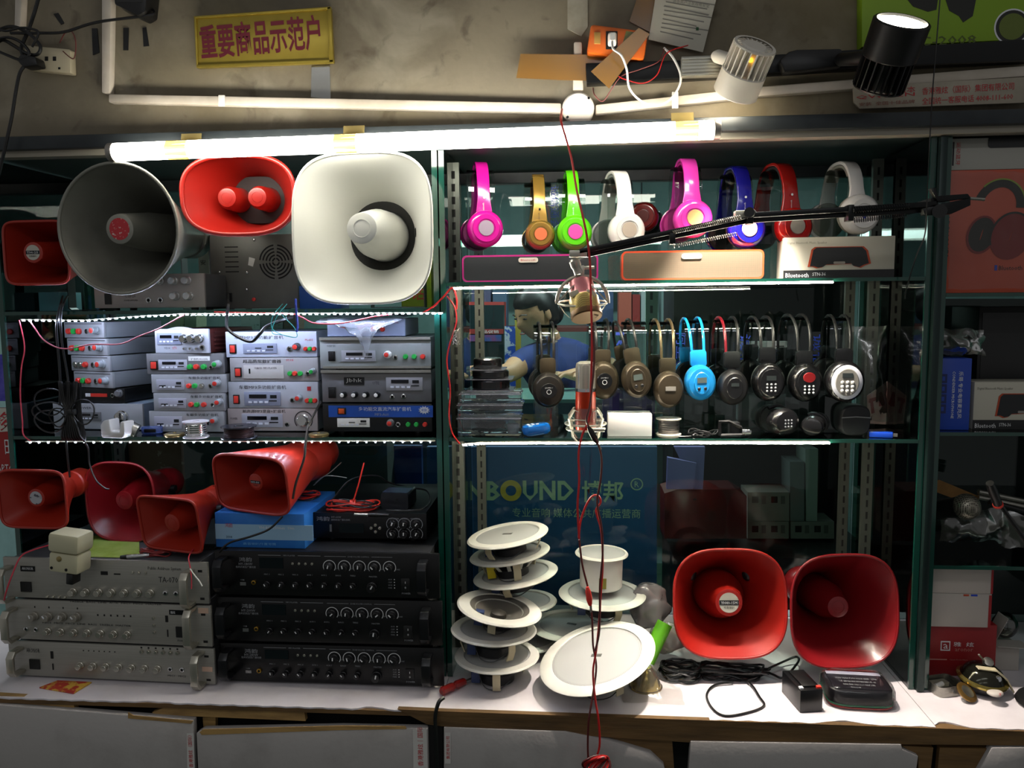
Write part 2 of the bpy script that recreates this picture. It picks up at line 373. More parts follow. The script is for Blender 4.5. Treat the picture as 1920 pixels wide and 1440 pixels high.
# ------------------------------------------------------------------ tube over the cabinets
A, B = at(205, 286, -.09), at(1350, 243, -.09); d = (B-A).normalized()
t = thing('tube_light', 'long glowing white tube lamp taped along the beam', 'lamp', A)
L_ = (B-A).length
MB().cyl(d*.012, d*(L_-.012), .017, n=20).build('tube', mat('tube_glow', 'ffffff', .4, emit=15, ec=(1.0, .96, .84)), t)
for s0, s1 in ((0, .012), (L_-.012, L_)): MB().cyl(d*s0, d*s1, .0178, n=20).build('end_cap', mat('tube_end_cap', '9a948c', .4, .5), t, bev=.0015)
for px in (343, 667, 1290):
    f = (px-205)/(1350-205); c = A+(B-A)*f
    pts = []
    for k in range(9):
        a = PI*(.1-.14*k); pts.append(c+V((0, -math.cos(a+PI*.35)*.0158, math.sin(a+PI*.35)*.0158)))
    pts = [V((c.x, -.034, c.z+.045)), V((c.x, -.038, c.z+.03))]+[c+V((0, .0184*math.cos(a), .0184*math.sin(a))) for a in (PI*.45, PI*.7, PI*.95, PI*1.2, PI*1.45)]
    MB().strip(pts, (.021, 0, 0), (0, .0003, .0003)).build('holding_tape', clear('yellow_tape', 'd8c890', .05, .2, .5, 'cdbb7c', .35), t, world=True)
# ================================================================== things on the wall above
def flat(name, label, cat, pts, Y, th, m, bev=0, group=None):
    P = [at(x, y, Y) for x, y in pts]; c = sum(P, V())/len(P); c.z = min(p.z for p in P)
    o = MB().prism(ccw([(p.x-c.x, p.z-c.z) for p in P]), 0, th).build(name, m, None, c, bev=bev, smooth=35 if bev else 0)
    return tag(o, label, cat, group)
def inpx(o, px, py, Y): return MW[o.name].inverted() @ at(px, py, Y)
def ptext(o, s, px, py, Y, wp=None, hp=None, m=INKK, b=0, name='lettering', res=1, bold=0):
    k = mpp(px, py, Y); return text(s, m, o, inpx(o, px, py, Y), wp and wp*k, hp and hp*k, rot=(PI/2, b, 0), name=name, res=res, bold=bold)
def pxbox(par, name, x0, y0, x1, y1, Y, th, m, bev=0, label=None):
    return MB().prism(ccw(polypx([(x0, y0), (x1, y0), (x1, y1), (x0, y1)], Y)), Y, Y+th).build(name, m, par, world=True, bev=bev, smooth=35 if bev else 0, label=label)
def pxpoly(par, name, pts, Y, th, m, bev=0, label=None):
    return MB().prism(ccw(polypx(pts, Y)), Y, Y+th).build(name, m, par, world=True, bev=bev, smooth=35 if bev else 0, label=label)
WALLY = .02
GOLD = mat('polished_brass', 'a8933c', .28, .6, c2='8f7c30', ns=5)
p = flat('wall_plaque', 'gold plaque with dark red Chinese lettering on the plaster wall', 'plaque', [(363, 30), (620, 12), (625, 117), (368, 127)], .008, .012, GOLD, .002)
pxpoly(p, 'frame_bar', [(363, 30), (620, 12), (620, 17), (363, 34)], .005, .004, GOLD, .001); pxpoly(p, 'frame_bar', [(368, 121), (625, 111), (625, 117), (368, 127)], .005, .004, GOLD, .001)
pxpoly(p, 'frame_bar', [(613, 13), (620, 12), (625, 117), (617, 117)], .005, .004, GOLD, .001); pxpoly(p, 'frame_bar', [(363, 30), (367, 30), (371, 126), (368, 127)], .005, .004, GOLD, .001)
ptext(p, '重要商品示范户', 487, 70, .0073, 226, 62, mat('maroon_ink', '5e0f22', .5), -.05, res=2, bold=.02)
PVC = mat('white_pvc', 'c9bfb2', .5, c2='b5aa9a', ns=8)
def conduit(label, pts, Y=0.0):
    return flat('cable_conduit', label, 'conduit', pts, Y, .02, PVC, .003)
conduit('white vertical cable conduit left of the gold plaque', [(190, -40), (209, -40), (205, 176), (190, 174)])
c2_ = conduit('white conduit running across wall from bend to round junction box', [(203, 176), (420, 180), (1052, 193), (1052, 212), (420, 197), (203, 192)])
for x, y in ((415, 188),): pxbox(c2_, 'pipe_clip', x-6, y-10, x+6, y+11, -.002, .004, WHITE, .001)
c3_ = conduit('white conduit rising right from the round junction box', [(1117, 196), (1427, 162), (1813, 131), (1940, 121), (1940, 142), (1813, 151), (1427, 180), (1117, 214)])
pxbox(c3_, 'pipe_clip', 1260, 172, 1272, 203, -.003, .004, WHITE, .001)
conduit('short white conduit above the wall socket', [(28, -40), (42, -40), (38, 56), (26, 54)])
conduit('white conduit stub standing above the round junction box', [(1076, 78), (1091, 78), (1094, 168), (1074, 168)])
c = at(1084, 203, -.003); r = mpp(1084, 203, 0)*30
j = thing('junction_box', 'round white junction box where the conduits meet', 'junction box', c)
MB().lathe([(r, .022), (r, .003), (r-.003, 0)], d=(0, 1, 0), n=40).build('cover', mat('white_junction', 'd6cfc4', .45), j)
for sx, sz in ((-.66, -.52), (.66, .6)): MB().cyl((sx*r, -.0012, sz*r), (sx*r, .001, sz*r), .0026, n=10).build('screw', DARK, j)
MB().box((-.010, .004, -r-.016), (.010, .02, -r+.004)).build('spout', WHITE, j, bev=.002)
# wall socket and its tangle
IV = mat('ivory_plastic', 'b9ae93', .5)
o = flat('wall_socket', 'ivory wall socket with black plug under a tangle of cables', 'socket', [(45, 84), (131, 92), (133, 138), (48, 130)], 0, .02, IV, .003)
for x, y in ((87, 110), (102, 110)): pxbox(o, 'socket_hole', x-3, y-4, x+3, y+4, -.0006, .001, HOLE)
pxbox(o, 'screw', 109, 126, 113, 130, -.0006, .001, DARK)
pxpoly(o, 'plug', [(38, 100), (66, 106), (70, 122), (42, 126), (30, 112)], -.03, .03, BLACK, .004)
def wire(name, label, cat, lst, r, m, group=None, k=6):
    P = pxpath(lst); a = P[-1]; o = cable([q-a for q in P], r, k=k).build(name, m, None, a); return tag(o, label, cat, group)
wire('power_cable', 'black cable sagging from the socket tangle to the black speaker', 'cable', [(20, 62, -.01), (70, 62, -.02), (120, 60, -.02), (180, 42, -.02), (270, 30, -.02), (290, 24, -.01), (280, 14, 0), (268, 10, .01)], .0028, BLKW)
wire('power_cable', 'black cable dropping from the socket plug past the beam end', 'cable', [(52, 118, -.02), (38, 135, -.03), (30, 170, -.04), (22, 220, -.045), (12, 265, -.05), (2, 310, -.05), (-6, 340, -.05)], .0032, BLKW)
wire('power_cable', 'black cable hanging from above into the socket tangle', 'cable', [(74, -10, 0), (64, 25, -.01), (52, 60, -.01), (40, 90, -.02), (45, 110, -.02)], .0035, BLKW)
for n_, lb, pts in ((0, 'thick loop of black cable at the left of the socket', [(-10, 60), (20, 50), (50, 60), (75, 85), (70, 102), (50, 100), (25, 85), (5, 75), (-10, 85)]),
                (1, 'black cable lying lowest in the socket tangle', [(-12, 92), (15, 104), (40, 112), (55, 100), (40, 80), (15, 70), (-12, 76)]),
                (2, 'thin black cable arching over the socket face', [(60, 88), (72, 64), (66, 56), (40, 52), (10, 58), (-12, 50)])):
    wire('power_cable', lb, 'cable', [(x, y, -.02-.008*n_) for x, y in pts], .0035-.0006*n_, BLKW)
wire('thin_wire', 'thin red wire arching beside the wall socket', 'wire', [(118, 96, 0), (138, 110, -.01), (142, 80, -.01), (135, 60, -.01), (122, 62, 0), (112, 80, .01)], .0011, mat('dull_red_wire', '6b2a28', .5))
flat('black_tape', 'short black tape strip tilted above the socket', 'tape', [(100, 26), (109, 24), (120, 43), (114, 46)], .018, .0018, BLACK)
flat('black_tape', 'black tape strip right of the vertical conduit', 'tape', [(231, 52), (241, 52), (240, 94), (231, 94)], .018, .0018, BLACK)
flat('black_tape', 'black tape strip nearest the gold plaque', 'tape', [(267, 52), (274, 51), (279, 86), (269, 87)], .018, .0018, BLACK)
flat('black_tape', 'black tape strip half behind the vertical conduit', 'tape', [(172, 53), (182, 53), (186, 98), (174, 103)], .018, .0018, BLACK)
o = flat('wall_speaker', 'black speaker box cut by the top edge of the photo', 'speaker', [(208, -60), (280, -60), (272, 22), (258, 30), (214, 8)], -.03, .05, BLACK, .004)
pxbox(o, 'grille', 218, -50, 266, 4, -.0315, .002, dots('black_grille', '1a1a1a', '050505', 400))
# transparent sticky tape remains
flat('clear_tape', 'shiny clear tape scrap below the gold plaque', 'tape', [(584, 124), (618, 122), (620, 186), (583, 182)], .0185, .0012, clear('shiny_tape', 'e8e8e0', .10, .18, 1.0, 'b0aca0', .12))
# orange socket
OR = mat('orange_plastic', 'd8651c', .4, coat=.2)
o = flat('extension_socket', 'bright orange extension socket with white plug in it', 'socket', [(1108, 44), (1216, 58), (1208, 112), (1100, 98)], -.025, .045, OR, .006)
pxbox(o, 'switch', 1114, 60, 1126, 82, -.027, .003, mat('tan_switch', 'b48a44', .5), .001)
pxpoly(o, 'cover', [(1174, 58), (1199, 62), (1192, 96), (1164, 93)], -.0262, .0015, mat('green_brown_cover', '5d5a1e', .3))
pl = pxbox(o, 'outlet', 1136, 58, 1158, 92, -.027, .003, BLACK, .001)
q = at(1148, 72, -.04)
p = thing('white_plug', 'white plug and looping white cord of the orange socket', 'plug', q)
MB().loft([[V((x*sx, y, z*sx)) for x, z in rrect(.016, .022, .004)] for y, sx in ((-.012, .6), (0, 1), (.012, 1))]).build('plug_body', WHITE, p)
P = pxpath([(1148, 78, -.05), (1150, 92, -.06), (1165, 104, -.06), (1175, 130, -.05), (1180, 165, -.04), (1200, 188, -.035), (1225, 198, -.03), (1252, 190, -.03), (1272, 165, -.03), (1276, 140, -.03), (1262, 108, -.02), (1245, 90, -.005)])
cable([x-q for x in P], .0022).build('cord', WHITE, p)
for lb, pts in (('thin dark red wire looping behind the white cord', [(1245, 92, -.01), (1235, 115, -.024), (1200, 130, -.024), (1165, 143, -.024), (1145, 170, -.015), (1130, 190, -.01), (1115, 178, -.01), (1112, 165, 0)]),
                ('thin red wire sagging under the orange socket', [(1290, 85, -.01), (1250, 100, -.025), (1232, 140, -.026), (1205, 156, -.026), (1170, 148, -.026), (1160, 143, -.026)])):
    wire('thin_wire', lb, 'wire', pts, .0011, REDW if 'sag' in lb else mat('dull_red_wire', '6b2a28', .5))
TAPE = clear('brown_packing_tape', 'c99a3c', .05, .2, .6, 'a5762a', .55)
flat('packing_tape', 'wide brown packing tape across the junction stub', 'tape', [(976, 101), (1150, 103), (1140, 152), (1050, 150), (968, 146)], -.0015, .001, TAPE)
flat('packing_tape', 'brown packing tape slanting over the orange socket', 'tape', [(1198, 52), (1218, 64), (1142, 166), (1108, 134)], -.0285, .001, TAPE)
flat('packing_tape', 'brown packing tape hanging behind the paper notice', 'tape', [(1200, -20), (1240, -20), (1218, 60), (1180, 40)], .016, .001, TAPE)
flat('plaster_patch', 'pale vertical filler patch above the conduit stub', 'plaster patch', [(1064, -30), (1102, -30), (1102, 50), (1090, 68), (1064, 54)], .0175, .002, mat('pale_filler', '9c9686', .8, c2='8a8474', ns=20))
# notice
o = flat('paper_notice', 'white printed paper notice hanging tilted above the track', 'paper', [(1233, -30), (1350, -30), (1318, 98), (1216, 74)], .006, .001, mat('paper', 'b9b5a6', .7))
for k in range(9): pxpoly(o, 'printed_line', [(1250-k*1.5, -6+k*8), (1340-k*2-(k % 3)*12, 8+k*8), (1340-k*2-(k % 3)*12, 10+k*8), (1250-k*1.5, -4+k*8)], .0055, .0006, mat('faint_print', '77746c', .7))
pxpoly(o, 'printed_frame', [(1246, 10), (1330, 27), (1328, 29), (1244, 12)], .0054, .0006, mat('faint_print', '77746c', .7))
ptext(o, '请各商户注意用电安全', 1296, 6, .0053, 70, 7, mat('faint_print', '77746c', .7), .18)
pxbox(o, 'green_mark', 1305, 51, 1310, 57, .0053, .0005, mat('green_mark', '1f4a26', .7))
# lamp track
TRK = mat('black_track', '101112', .35, .4)
o = flat('lamp_track', 'long black lamp track above the right cabinet', 'track', [(1098, 118), (1290, 112), (1940, 72), (1940, 112), (1600, 127), (1290, 146), (1100, 156)], -.02, .03, TRK, .002)
o2 = flat('ribbed_block', 'grey ribbed metal block on the black track beside white spotlight', 'metal block', [(1278, 106), (1372, 102), (1372, 140), (1278, 143)], -.04, .019, ALU, .001)
for k in range(6): pxpoly(o2, 'rib', [(1279, 109+k*6), (1371, 105+k*6), (1371, 107.5+k*6), (1279, 111.5+k*6)], -.0418, .002, ALU)
flat('track_adapter', 'black bulging adapter on the track between the two spotlights', 'adapter', [(1462, 112), (1480, 96), (1495, 92), (1580, 90), (1580, 124), (1470, 136)], -.045, .024, BLACK, .005)
# white spotlight
def ring_fins(par, mtl, ax, r0, r1, t0, t1, n):
    me = MB().box((r0, -.0012, t0), (r1, .0012, t1)).mesh('fin', mtl, smooth=0)
    q = V((0, 0, 1)).rotation_difference(ax)
    for i in range(n):
        o = put('fin', me, par); o.rotation_mode = 'QUATERNION'; o.rotation_quaternion = q @ Matrix.Rotation(2*PI*i/n, 3, 'Z').to_quaternion()
def spot(label, top, bot, Yt, Yb, r, m, lens_at_bot, sleeve, neck):
    a, b = at(*top, Yt), at(*bot, Yb); ax = (b-a).normalized(); Ln = (b-a).length
    t = thing('spotlight', label, 'spotlight', a)
    s0, s1 = (sleeve*Ln, Ln)
    MB().lathe([(r*.96, s0), (r, s0+.002), (r*1.02, Ln-.002), (r*.97, Ln), (r*.9, Ln), (r*.86, Ln-.012)], d=ax, n=36).build('shade', m, t)
    MB().lathe([(r*.5, 0), (r*.62, .004), (r*.66, s0)], d=ax, n=28).build('heat_sink', m, t)
    ring_fins(t, m, ax, r*.5, r*.97, .002, s0+.002, 22)
    MB().lathe([(r*.80, 0), (r*.94, 0), (r*.96, .003), (r*.82, .003)], d=ax, n=32, cap0=False, cap1=False).build('back_ring', m, t)
    n0, n1 = [at(*q)-a for q in neck]
    MB().lathe([(.010, 0), (.012, .004), (.012, (n1-n0).length-.01), (.008, (n1-n0).length)], n0, n1-n0, 18).build('swivel', m, t)
    return t, a, b, ax, Ln, r
WS = mat('white_lamp_metal', 'd2ccc0', .45)
t, a, b, ax, Ln, r = spot('white finned spotlight pointing down from the track', (1416, 84), (1378, 176), -.14, -.085, .040, WS, True, .52, ((1386, 118, -.115), (1340, 104, -.05)))
MB().lathe([(.001, Ln-.006), (r*.84, Ln-.006), (r*.84, Ln-.007)], d=ax, n=28).build('lens', mat('lamp_lens', 'fff4dd', .3, emit=22, ec=(1, .9, .72)), t)
MB().ball(V((0, -.034, 0))+ax*Ln*.42, .004).build('amber_glow', mat('amber_glow', 'd89a20', .4, emit=3), t)
l = bpy.data.lights.new('spotlight_beam', 'SPOT'); l.energy = 48; l.color = (1, .9, .8); l.spot_size = math.radians(58); l.spot_blend = .35; l.shadow_soft_size = .018
o = bpy.data.objects.new('spotlight_beam', l); col.objects.link(o); o.parent = t; o.location = ax*(Ln+.004)
o.rotation_euler = (V((at(1420, 1250, .0))-(b))).to_track_quat('-Z', 'Y').to_euler()
# black spotlight, lit and turned up towards the room
t, a, b, ax, Ln, r = spot('black finned spotlight turned upwards with glowing lens', (1646, 165), (1692, 38), -.10, -.165, .046, mat('black_lamp_metal', '0e0e10', .4, .3), True, .46, ((1632, 108, -.12), (1570, 112, -.04)))
MB().lathe([(.001, Ln-.004), (r*.88, Ln-.004), (r*.88, Ln-.006)], d=ax, n=32).build('lens', mat('bright_lens', 'fff6e0', .3, emit=14, ec=(1, .93, .74)), t)
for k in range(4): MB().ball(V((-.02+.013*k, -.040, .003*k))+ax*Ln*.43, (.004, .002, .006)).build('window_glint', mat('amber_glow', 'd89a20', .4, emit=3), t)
# green box and header sign
GBX = mat('green_carton', '7ea012', .5)
o = flat('green_carton', 'lime green product carton above the black track', 'carton', [(1616, -80), (1960, -80), (1960, 72), (1616, 88)], -.01, .028, GBX, .001)
ptext(o, 'TC-2008', 1765, 76, -.0108, 130, 17, mat('olive_ink', '4a5712', .5))
for pts in ([(1694, -10), (1760, -10), (1756, 18), (1740, 22), (1712, 12)], [(1770, -10), (1832, -10), (1824, 30), (1806, 42), (1798, 30), (1780, 20)]): pxpoly(o, 'printed_shape', pts, -.0106, .0005, mat('print_black', '17180f', .5))
c = inpx(o, 1898, 50, -.0105); k = mpp(1898, 50, -.01)
for rr, mm, dy in ((34, INKW, 0), (31, mat('print_black', '17180f', .5), -.0003), (25, mat('print_olive', '5c6a1c', .4), -.0006)): MB().lathe([(.001, 0), (rr*k, 0), (rr*k, .0004)], c+V((0, dy, 0)), (0, 1, 0), 36).build('printed_lens', mm, o)
o = flat('header_sign', 'grimy cream sign strip with red Chinese lettering over right cabinet', 'sign', [(1600, 163), (1940, 143), (1940, 192), (1612, 204), (1601, 192)], -.006, .0055, mat('cream_sign', 'a89f8e', .6, c2='8f8675', ns=8), .001)
ptext(o, '香港雅炫（国际）集团有限公司', 1815, 166, -.0068, 172, 14, INKR, -.03); ptext(o, '全国统一客服电话 4008-111-600', 1814, 185, -.0068, 170, 13, INKR, -.03)
ptext(o, '雅本', 1700, 168, -.0068, 32, 12, INKR, -.03); ptext(o, 'QWIBEN', 1660, 180, -.0068, 110, 8, INKR, -.03); ptext(o, '安装  全国十佳品牌', 1663, 193, -.0068, 104, 7, mat('faint_red', '8a4a40', .6), -.03)
# ================================================================== amplifiers and boxes seen from the front
INFO = {}
def unit(name, label, cat, rect, Y, zb, depth, face, body, rz=0, slope=0, group=None, feet=.004, ztop=None, lip=.002, foot_m=None, top_bar=None):
    """front-faced device: rect in pixels (x0, ytop, x1, ybottom); stands with its feet on zb; returns thing and the height of its top"""
    x0, y0, x1, y1 = rect; xc = (x0+x1)/2; ym = (y0+y1)/2
    wd = span(x0, x1, ym, Y)/math.cos(rz); c = at(xc, y1, Y)
    zt = ztop if ztop is not None else at(xc, y0+slope*(x1-x0)/2, Y).z
    h = zt-zb
    t = thing(name, label, cat, (at(xc, ym, Y).x, Y, zb), (0, 0, rz), group)
    INFO[t.name] = (x0, y0, x1, y1, wd, h, slope)
    e = lip
    MB().box((-wd/2+e, .004, feet), (wd/2-e, depth, h)).build('case', body, t, bev=.0012)
    MB().box((-wd/2, -.003, feet-.0005), (wd/2, .0039, h+.0005)).build('front_panel', face, t, bev=.001)
    if feet:
        fm = cached('foot', lambda: MB().cyl((0, 0, 0), (0, 0, .0042), .008, n=12).mesh('foot', BLACK))
        for sx in (-1, 1):
            for y in (.02, depth-.02):
                o = put('foot', fm, t, (sx*(wd/2-.034), y, 0)); o.scale = (1, 1, feet/.0042)
    return t, zt
def fp(t, px, py, out=0.0):
    x0, y0, x1, y1, wd, h, sl = INFO[t.name]
    return V(((px-x0)/(x1-x0)*wd-wd/2, -.003-out, (y1-py)/(y1-y0)*h))
def pk(t): x0, y0, x1, y1, wd, h, sl = INFO[t.name]; return wd/(x1-x0)
def tilt(t): return math.atan(INFO[t.name][6])*0
def ftext(t, s, px, py, wp=None, hp=None, m=INKK, out=.0006, res=1, b=0, par=None):
    k = pk(t); return text(s, m, par or t, fp(t, px, py, out), wp and wp*k, hp and hp*k, rot=(PI/2, b, 0), res=res)
def fbox(t, name, x0, y0, x1, y1, m, out=.001, par=None, bev=0, base=-.001):
    a, b = fp(t, x0, y1), fp(t, x1, y0)
    return MB().box((a.x, a.y-out, min(a.z, b.z)), (b.x, a.y-base, max(a.z, b.z))).build(name, m, par or t, bev=bev, smooth=35 if bev else 0)
def knob(t, px, py, rp, m=STEEL, cap=None, ln=.012, pointer=None, name='knob', skirt=None):
    k = pk(t); r = round(rp*k, 4)
    me = cached(('knob', r, ln, m.name), lambda: MB().lathe([(r, 0), (r, -ln*.3), (r*.86, -ln*.35), (r*.8, -ln*.95), (r*.72, -ln)], d=(0, 1, 0), n=18).mesh('knob', m))
    o = put(name, me, t, fp(t, px, py))
    if cap: put('knob_cap', cached(('cap', r, ln, cap.name), lambda: MB().lathe([(r*.62, 0), (r*.62, -.001), (r*.5, -.0016)], d=(0, 1, 0), n=14).mesh('knob_cap', cap)), o, (0, -ln+.0002, 0))
    if pointer: put('pointer', cached(('ptr', r, pointer.name), lambda: MB().box((-r*.12, -.0006, 0), (r*.12, .0002, r*.72)).mesh('pointer', pointer, smooth=0)), o, (0, -ln-.0001, 0), (0, random.uniform(-.9, .9), 0))
    if skirt: put('scale_ring', cached(('ring', r, skirt.name), lambda: arc_ring(r*1.35, r*1.5, skirt)), o, (0, -.0004, 0))
    return o
def arc_ring(r0, r1, m, a0=-.22*PI, a1=1.22*PI, n=20):
    pts = [(r1*math.cos(a0+(a1-a0)*i/n), r1*math.sin(a0+(a1-a0)*i/n)) for i in range(n+1)]+[(r0*math.cos(a1+(a0-a1)*i/n), r0*math.sin(a1+(a0-a1)*i/n)) for i in range(n+1)]
    mb = MB(); q = len(pts); mb.add([(x, -.0002, z) for x, z in pts], [(i, i+1, q-2-i, q-1-i) for i in range(n)]); return mb.mesh('scale_ring', m, smooth=0)
def button(t, px, py, rp, m, ln=.004, name='button'):
    r = round(rp*pk(t), 4); return put(name, cached(('btn', r, ln, m.name), lambda: MB().lathe([(r, 0), (r*.95, -ln*.8), (r*.75, -ln)], d=(0, 1, 0), n=14).mesh(name, m)), t, fp(t, px, py))
def jack(t, px, py, rp, m=CHROME):
    r = round(rp*pk(t), 4)
    o = put('jack_socket', cached(('jack', r, m.name), lambda: MB().lathe([(r, 0), (r, -.003), (r*.6, -.0035), (r*.55, -.001)], d=(0, 1, 0), n=16, cap0=False, cap1=False).mesh('jack_socket', m)), t, fp(t, px, py))
    put('hole', cached(('jh', r), lambda: MB().lathe([(.0001, -.0012), (r*.62, -.0012), (r*.62, -.0004)], d=(0, 1, 0), n=14).mesh('hole', HOLE)), o); return o
def rocker(t, x0, y0, x1, y1, m=REDC, bez=BLACK):
    o = fbox(t, 'power_switch', x0, y0, x1, y1, bez, .002, bev=.0006)
    a, b = fp(t, x0+(x1-x0)*.16, y1-(y1-y0)*.12), fp(t, x1-(x1-x0)*.16, y0+(y1-y0)*.12)
    MB().prism([(a.x, a.z), (b.x, a.z), (b.x, b.z), (a.x, b.z)], a.y-.0045, a.y-.0018).build('rocker', m, o, bev=.0006); return o
def media(t, x0, y0, x1, y1, m, dm=None, nb=4, disp=None, brand=None):
    """inset player panel with display, row of keys, USB slot"""
    o = fbox(t, 'player_panel', x0, y0, x1, y1, m, .0022, bev=.0005); wd, hh = x1-x0, y1-y0
    d = disp or (.14, .18, .62, .45); bk = mat('lcd_black', '0a0a12', .15)
    fbox(t, 'display_window', x0+wd*d[0], y0+hh*d[1], x0+wd*d[2], y0+hh*d[3], bk, .0028, o)
    for k in range(nb): fbox(t, 'key', x0+wd*(.12+k*.15), y0+hh*.66, x0+wd*(.12+k*.15+.09), y0+hh*.80, mat('white_key', 'dfe2ea', .4), .0034, o)
    fbox(t, 'usb_slot', x0+wd*.72, y0+hh*.22, x0+wd*.9, y0+hh*.46, HOLE, .0027, o); fbox(t, 'card_slot', x0+wd*.68, y0+hh*.6, x0+wd*.9, y0+hh*.68, HOLE, .0027, o)
    return o

# -------------------- silver rack amplifiers on the counter
SILV = mat('silver_rack_face', '8f8d85', .36, .3, c2='99978f', ns=25, nd=2, stretch=(.3, 1, 40)); GREYB = mat('grey_case', '55565a', .5, .3)
KN = mat('silver_knob', 'c6c2b6', .22, .9); KG = mat('grey_knob', '8a867c', .4, .3)
def handle(t, px, y0, y1, m, out=.032, wd=.016):
    a, b = fp(t, px, y1), fp(t, px, y0); z0, z1 = a.z, b.z; y = a.y
    pts = [V((a.x, y, z0)), V((a.x, y-out*.75, z0)), V((a.x, y-out, z0+.010)), V((a.x, y-out, z1-.010)), V((a.x, y-out*.75, z1)), V((a.x, y, z1))]
    mb = MB(); th = .0035
    mb.strip(pts, (wd/2, 0, 0), [V((0, 0, -th)), V((0, -th*.6, -th*.9)), V((0, -th, -th*.3)), V((0, -th, th*.3)), V((0, -th*.6, th*.9)), V((0, 0, th))])
    return mb.build('handle', m, t, bev=.001)
SY = -.062; SR = -.035; sl = .047
def silver(label, rect, zb, ctl, ztop=None):
    t, zt = unit('rack_amplifier', label, 'amplifier', rect, SY, zb, .34, SILV, GREYB, rz=SR, slope=sl, feet=.005, ztop=ztop, lip=.02, group='silver rack amplifiers')
    hm = mat('handle_alu', 'b9b5a8', .3, .85); x0, y0, x1, y1 = rect
    for px, py in ((x1-14, y0+14), (x1-12, y1-12)): fbox(t, 'rack_slot', px-4, py-2, px+4, py+2, HOLE, .0004)
    ctl(t); return t, zt
HMAT = mat('handle_alu', 'b9b5a8', .3, .85)
def s_bot(t):
    handle(t, 36, 1212, 1256, HMAT); handle(t, 381, 1205, 1264, HMAT)
    fbox(t, 'power_switch', 52, 1233, 72, 1252, BLACK, .002)
    ftext(t, 'ARONOR', 60, 1216, 26, 8); fbox(t, 'slot', 94, 1216, 99, 1230, HOLE, .001); fbox(t, 'slot', 96, 1240, 98, 1252, HOLE, .001)
    for k in range(7): fbox(t, 'indicator', 158+k*10-1, 1211, 158+k*10+1, 1213, HOLE, .0005)
    for k in range(6): fbox(t, 'indicator', 269+k*13.5-1.5, 1200, 269+k*13.5+1.5, 1203, HOLE, .0005); button(t, 270+k*13.5, 1208, 3.4, KN, .006)
    for k in range(7): knob(t, 152+k*24.5, 1240, 6.6, KN, ln=.014)
    for x in (322, 344): jack(t, x, 1240, 4.2)
    ftext(t, 'MIC1   MIC2', 333, 1253, 34, 3.5); fbox(t, 'price_sticker', 381, 1233, 400, 1242, mat('pinkish_sticker', 'c9a994', .6), .0006)
t, zs = silver('bottom silver rack amplifier with seven round knobs in one row', (12, 1199, 404, 1270), .0008, s_bot)
def s_mid(t):
    handle(t, 24, 1135, 1186, HMAT); handle(t, 367, 1122, 1183, HMAT)
    for k in range(4): knob(t, 63+k*27.5, 1147-k*.6, 8.5, KG, ln=.016, pointer=INKW); fbox(t, 'indicator', 64+k*27.5-1, 1130, 64+k*27.5+1, 1133, HOLE, .0005)
    for k in range(7): knob(t, 88+k*25.5, 1172, 6.6, KN, ln=.014)
    for x in (45, 64): jack(t, x, 1170, 4.2)
    for k in range(6): fbox(t, 'indicator', 185+k*12.5-1.3, 1140, 185+k*12.5+1.3, 1143, HOLE, .0005)
    for k in range(3): button(t, 291, 1143+k*12, 2.6, KN)
    fbox(t, 'slot', 313, 1138, 318, 1149, HOLE, .001); fbox(t, 'slot', 315, 1162, 317, 1174, HOLE, .001)
    fbox(t, 'power_switch', 332, 1156, 350, 1174, BLACK, .002); ftext(t, 'POWER', 342, 1180, 16, 4); fbox(t, 'name_plate', 321, 1128, 350, 1136, DARK, .001); ftext(t, '雅炫', 328, 1132, 9, 5, INKW, .0014)
    ftext(t, 'MIC1  MIC2  MIC3  LINE  BASS  TREBLE  MASTER', 162, 1158, 170, 3.2); fbox(t, 'price_sticker', 375, 1123, 394, 1132, mat('pinkish_sticker', 'c9a994', .6), .0006)
t, zs = silver('middle silver rack amplifier with four grey knobs over seven', (6, 1120, 398, 1192), zs+.0006, s_mid)
def s_top(t):
    handle(t, 15, 1056, 1110, HMAT); handle(t, 361, 1053, 1107, HMAT)
    fbox(t, 'name_plate', 36, 1054, 64, 1063, DARK, .001); ftext(t, 'ARONOR', 50, 1058, 22, 5, INKW, .0014)
    fbox(t, 'power_switch', 34, 1081, 55, 1098, BLACK, .002)
    for k in range(4): button(t, 85+k*11.5, 1105, 2.5, KN)
    for k in range(7): knob(t, 137+k*24.6, 1095-k*.4, 7, KN, ln=.014)
    for x in (312, 332): jack(t, x, 1092, 4.2)
    fbox(t, 'slot', 191, 1059, 204, 1065, HOLE, .001); fbox(t, 'slot', 216, 1062, 228, 1064, HOLE, .001)
    for k in range(3): button(t, 252+k*12, 1059, 2.6, KN)
    ftext(t, 'Public Address System', 312, 1052, 62, 7.5, INKK); ftext(t, 'TA-070', 318, 1070, 36, 10, INKK)
    ftext(t, 'TREBLE  BASS  LINE  AUX  MIC1  MIC2  MASTER', 215, 1112, 176, 3.2)
t, zs = silver('top silver rack amplifier marked TA-070 with white box hanging on it', (2, 1040, 392, 1112), zs+.0006, s_top)
ZSIL = zs
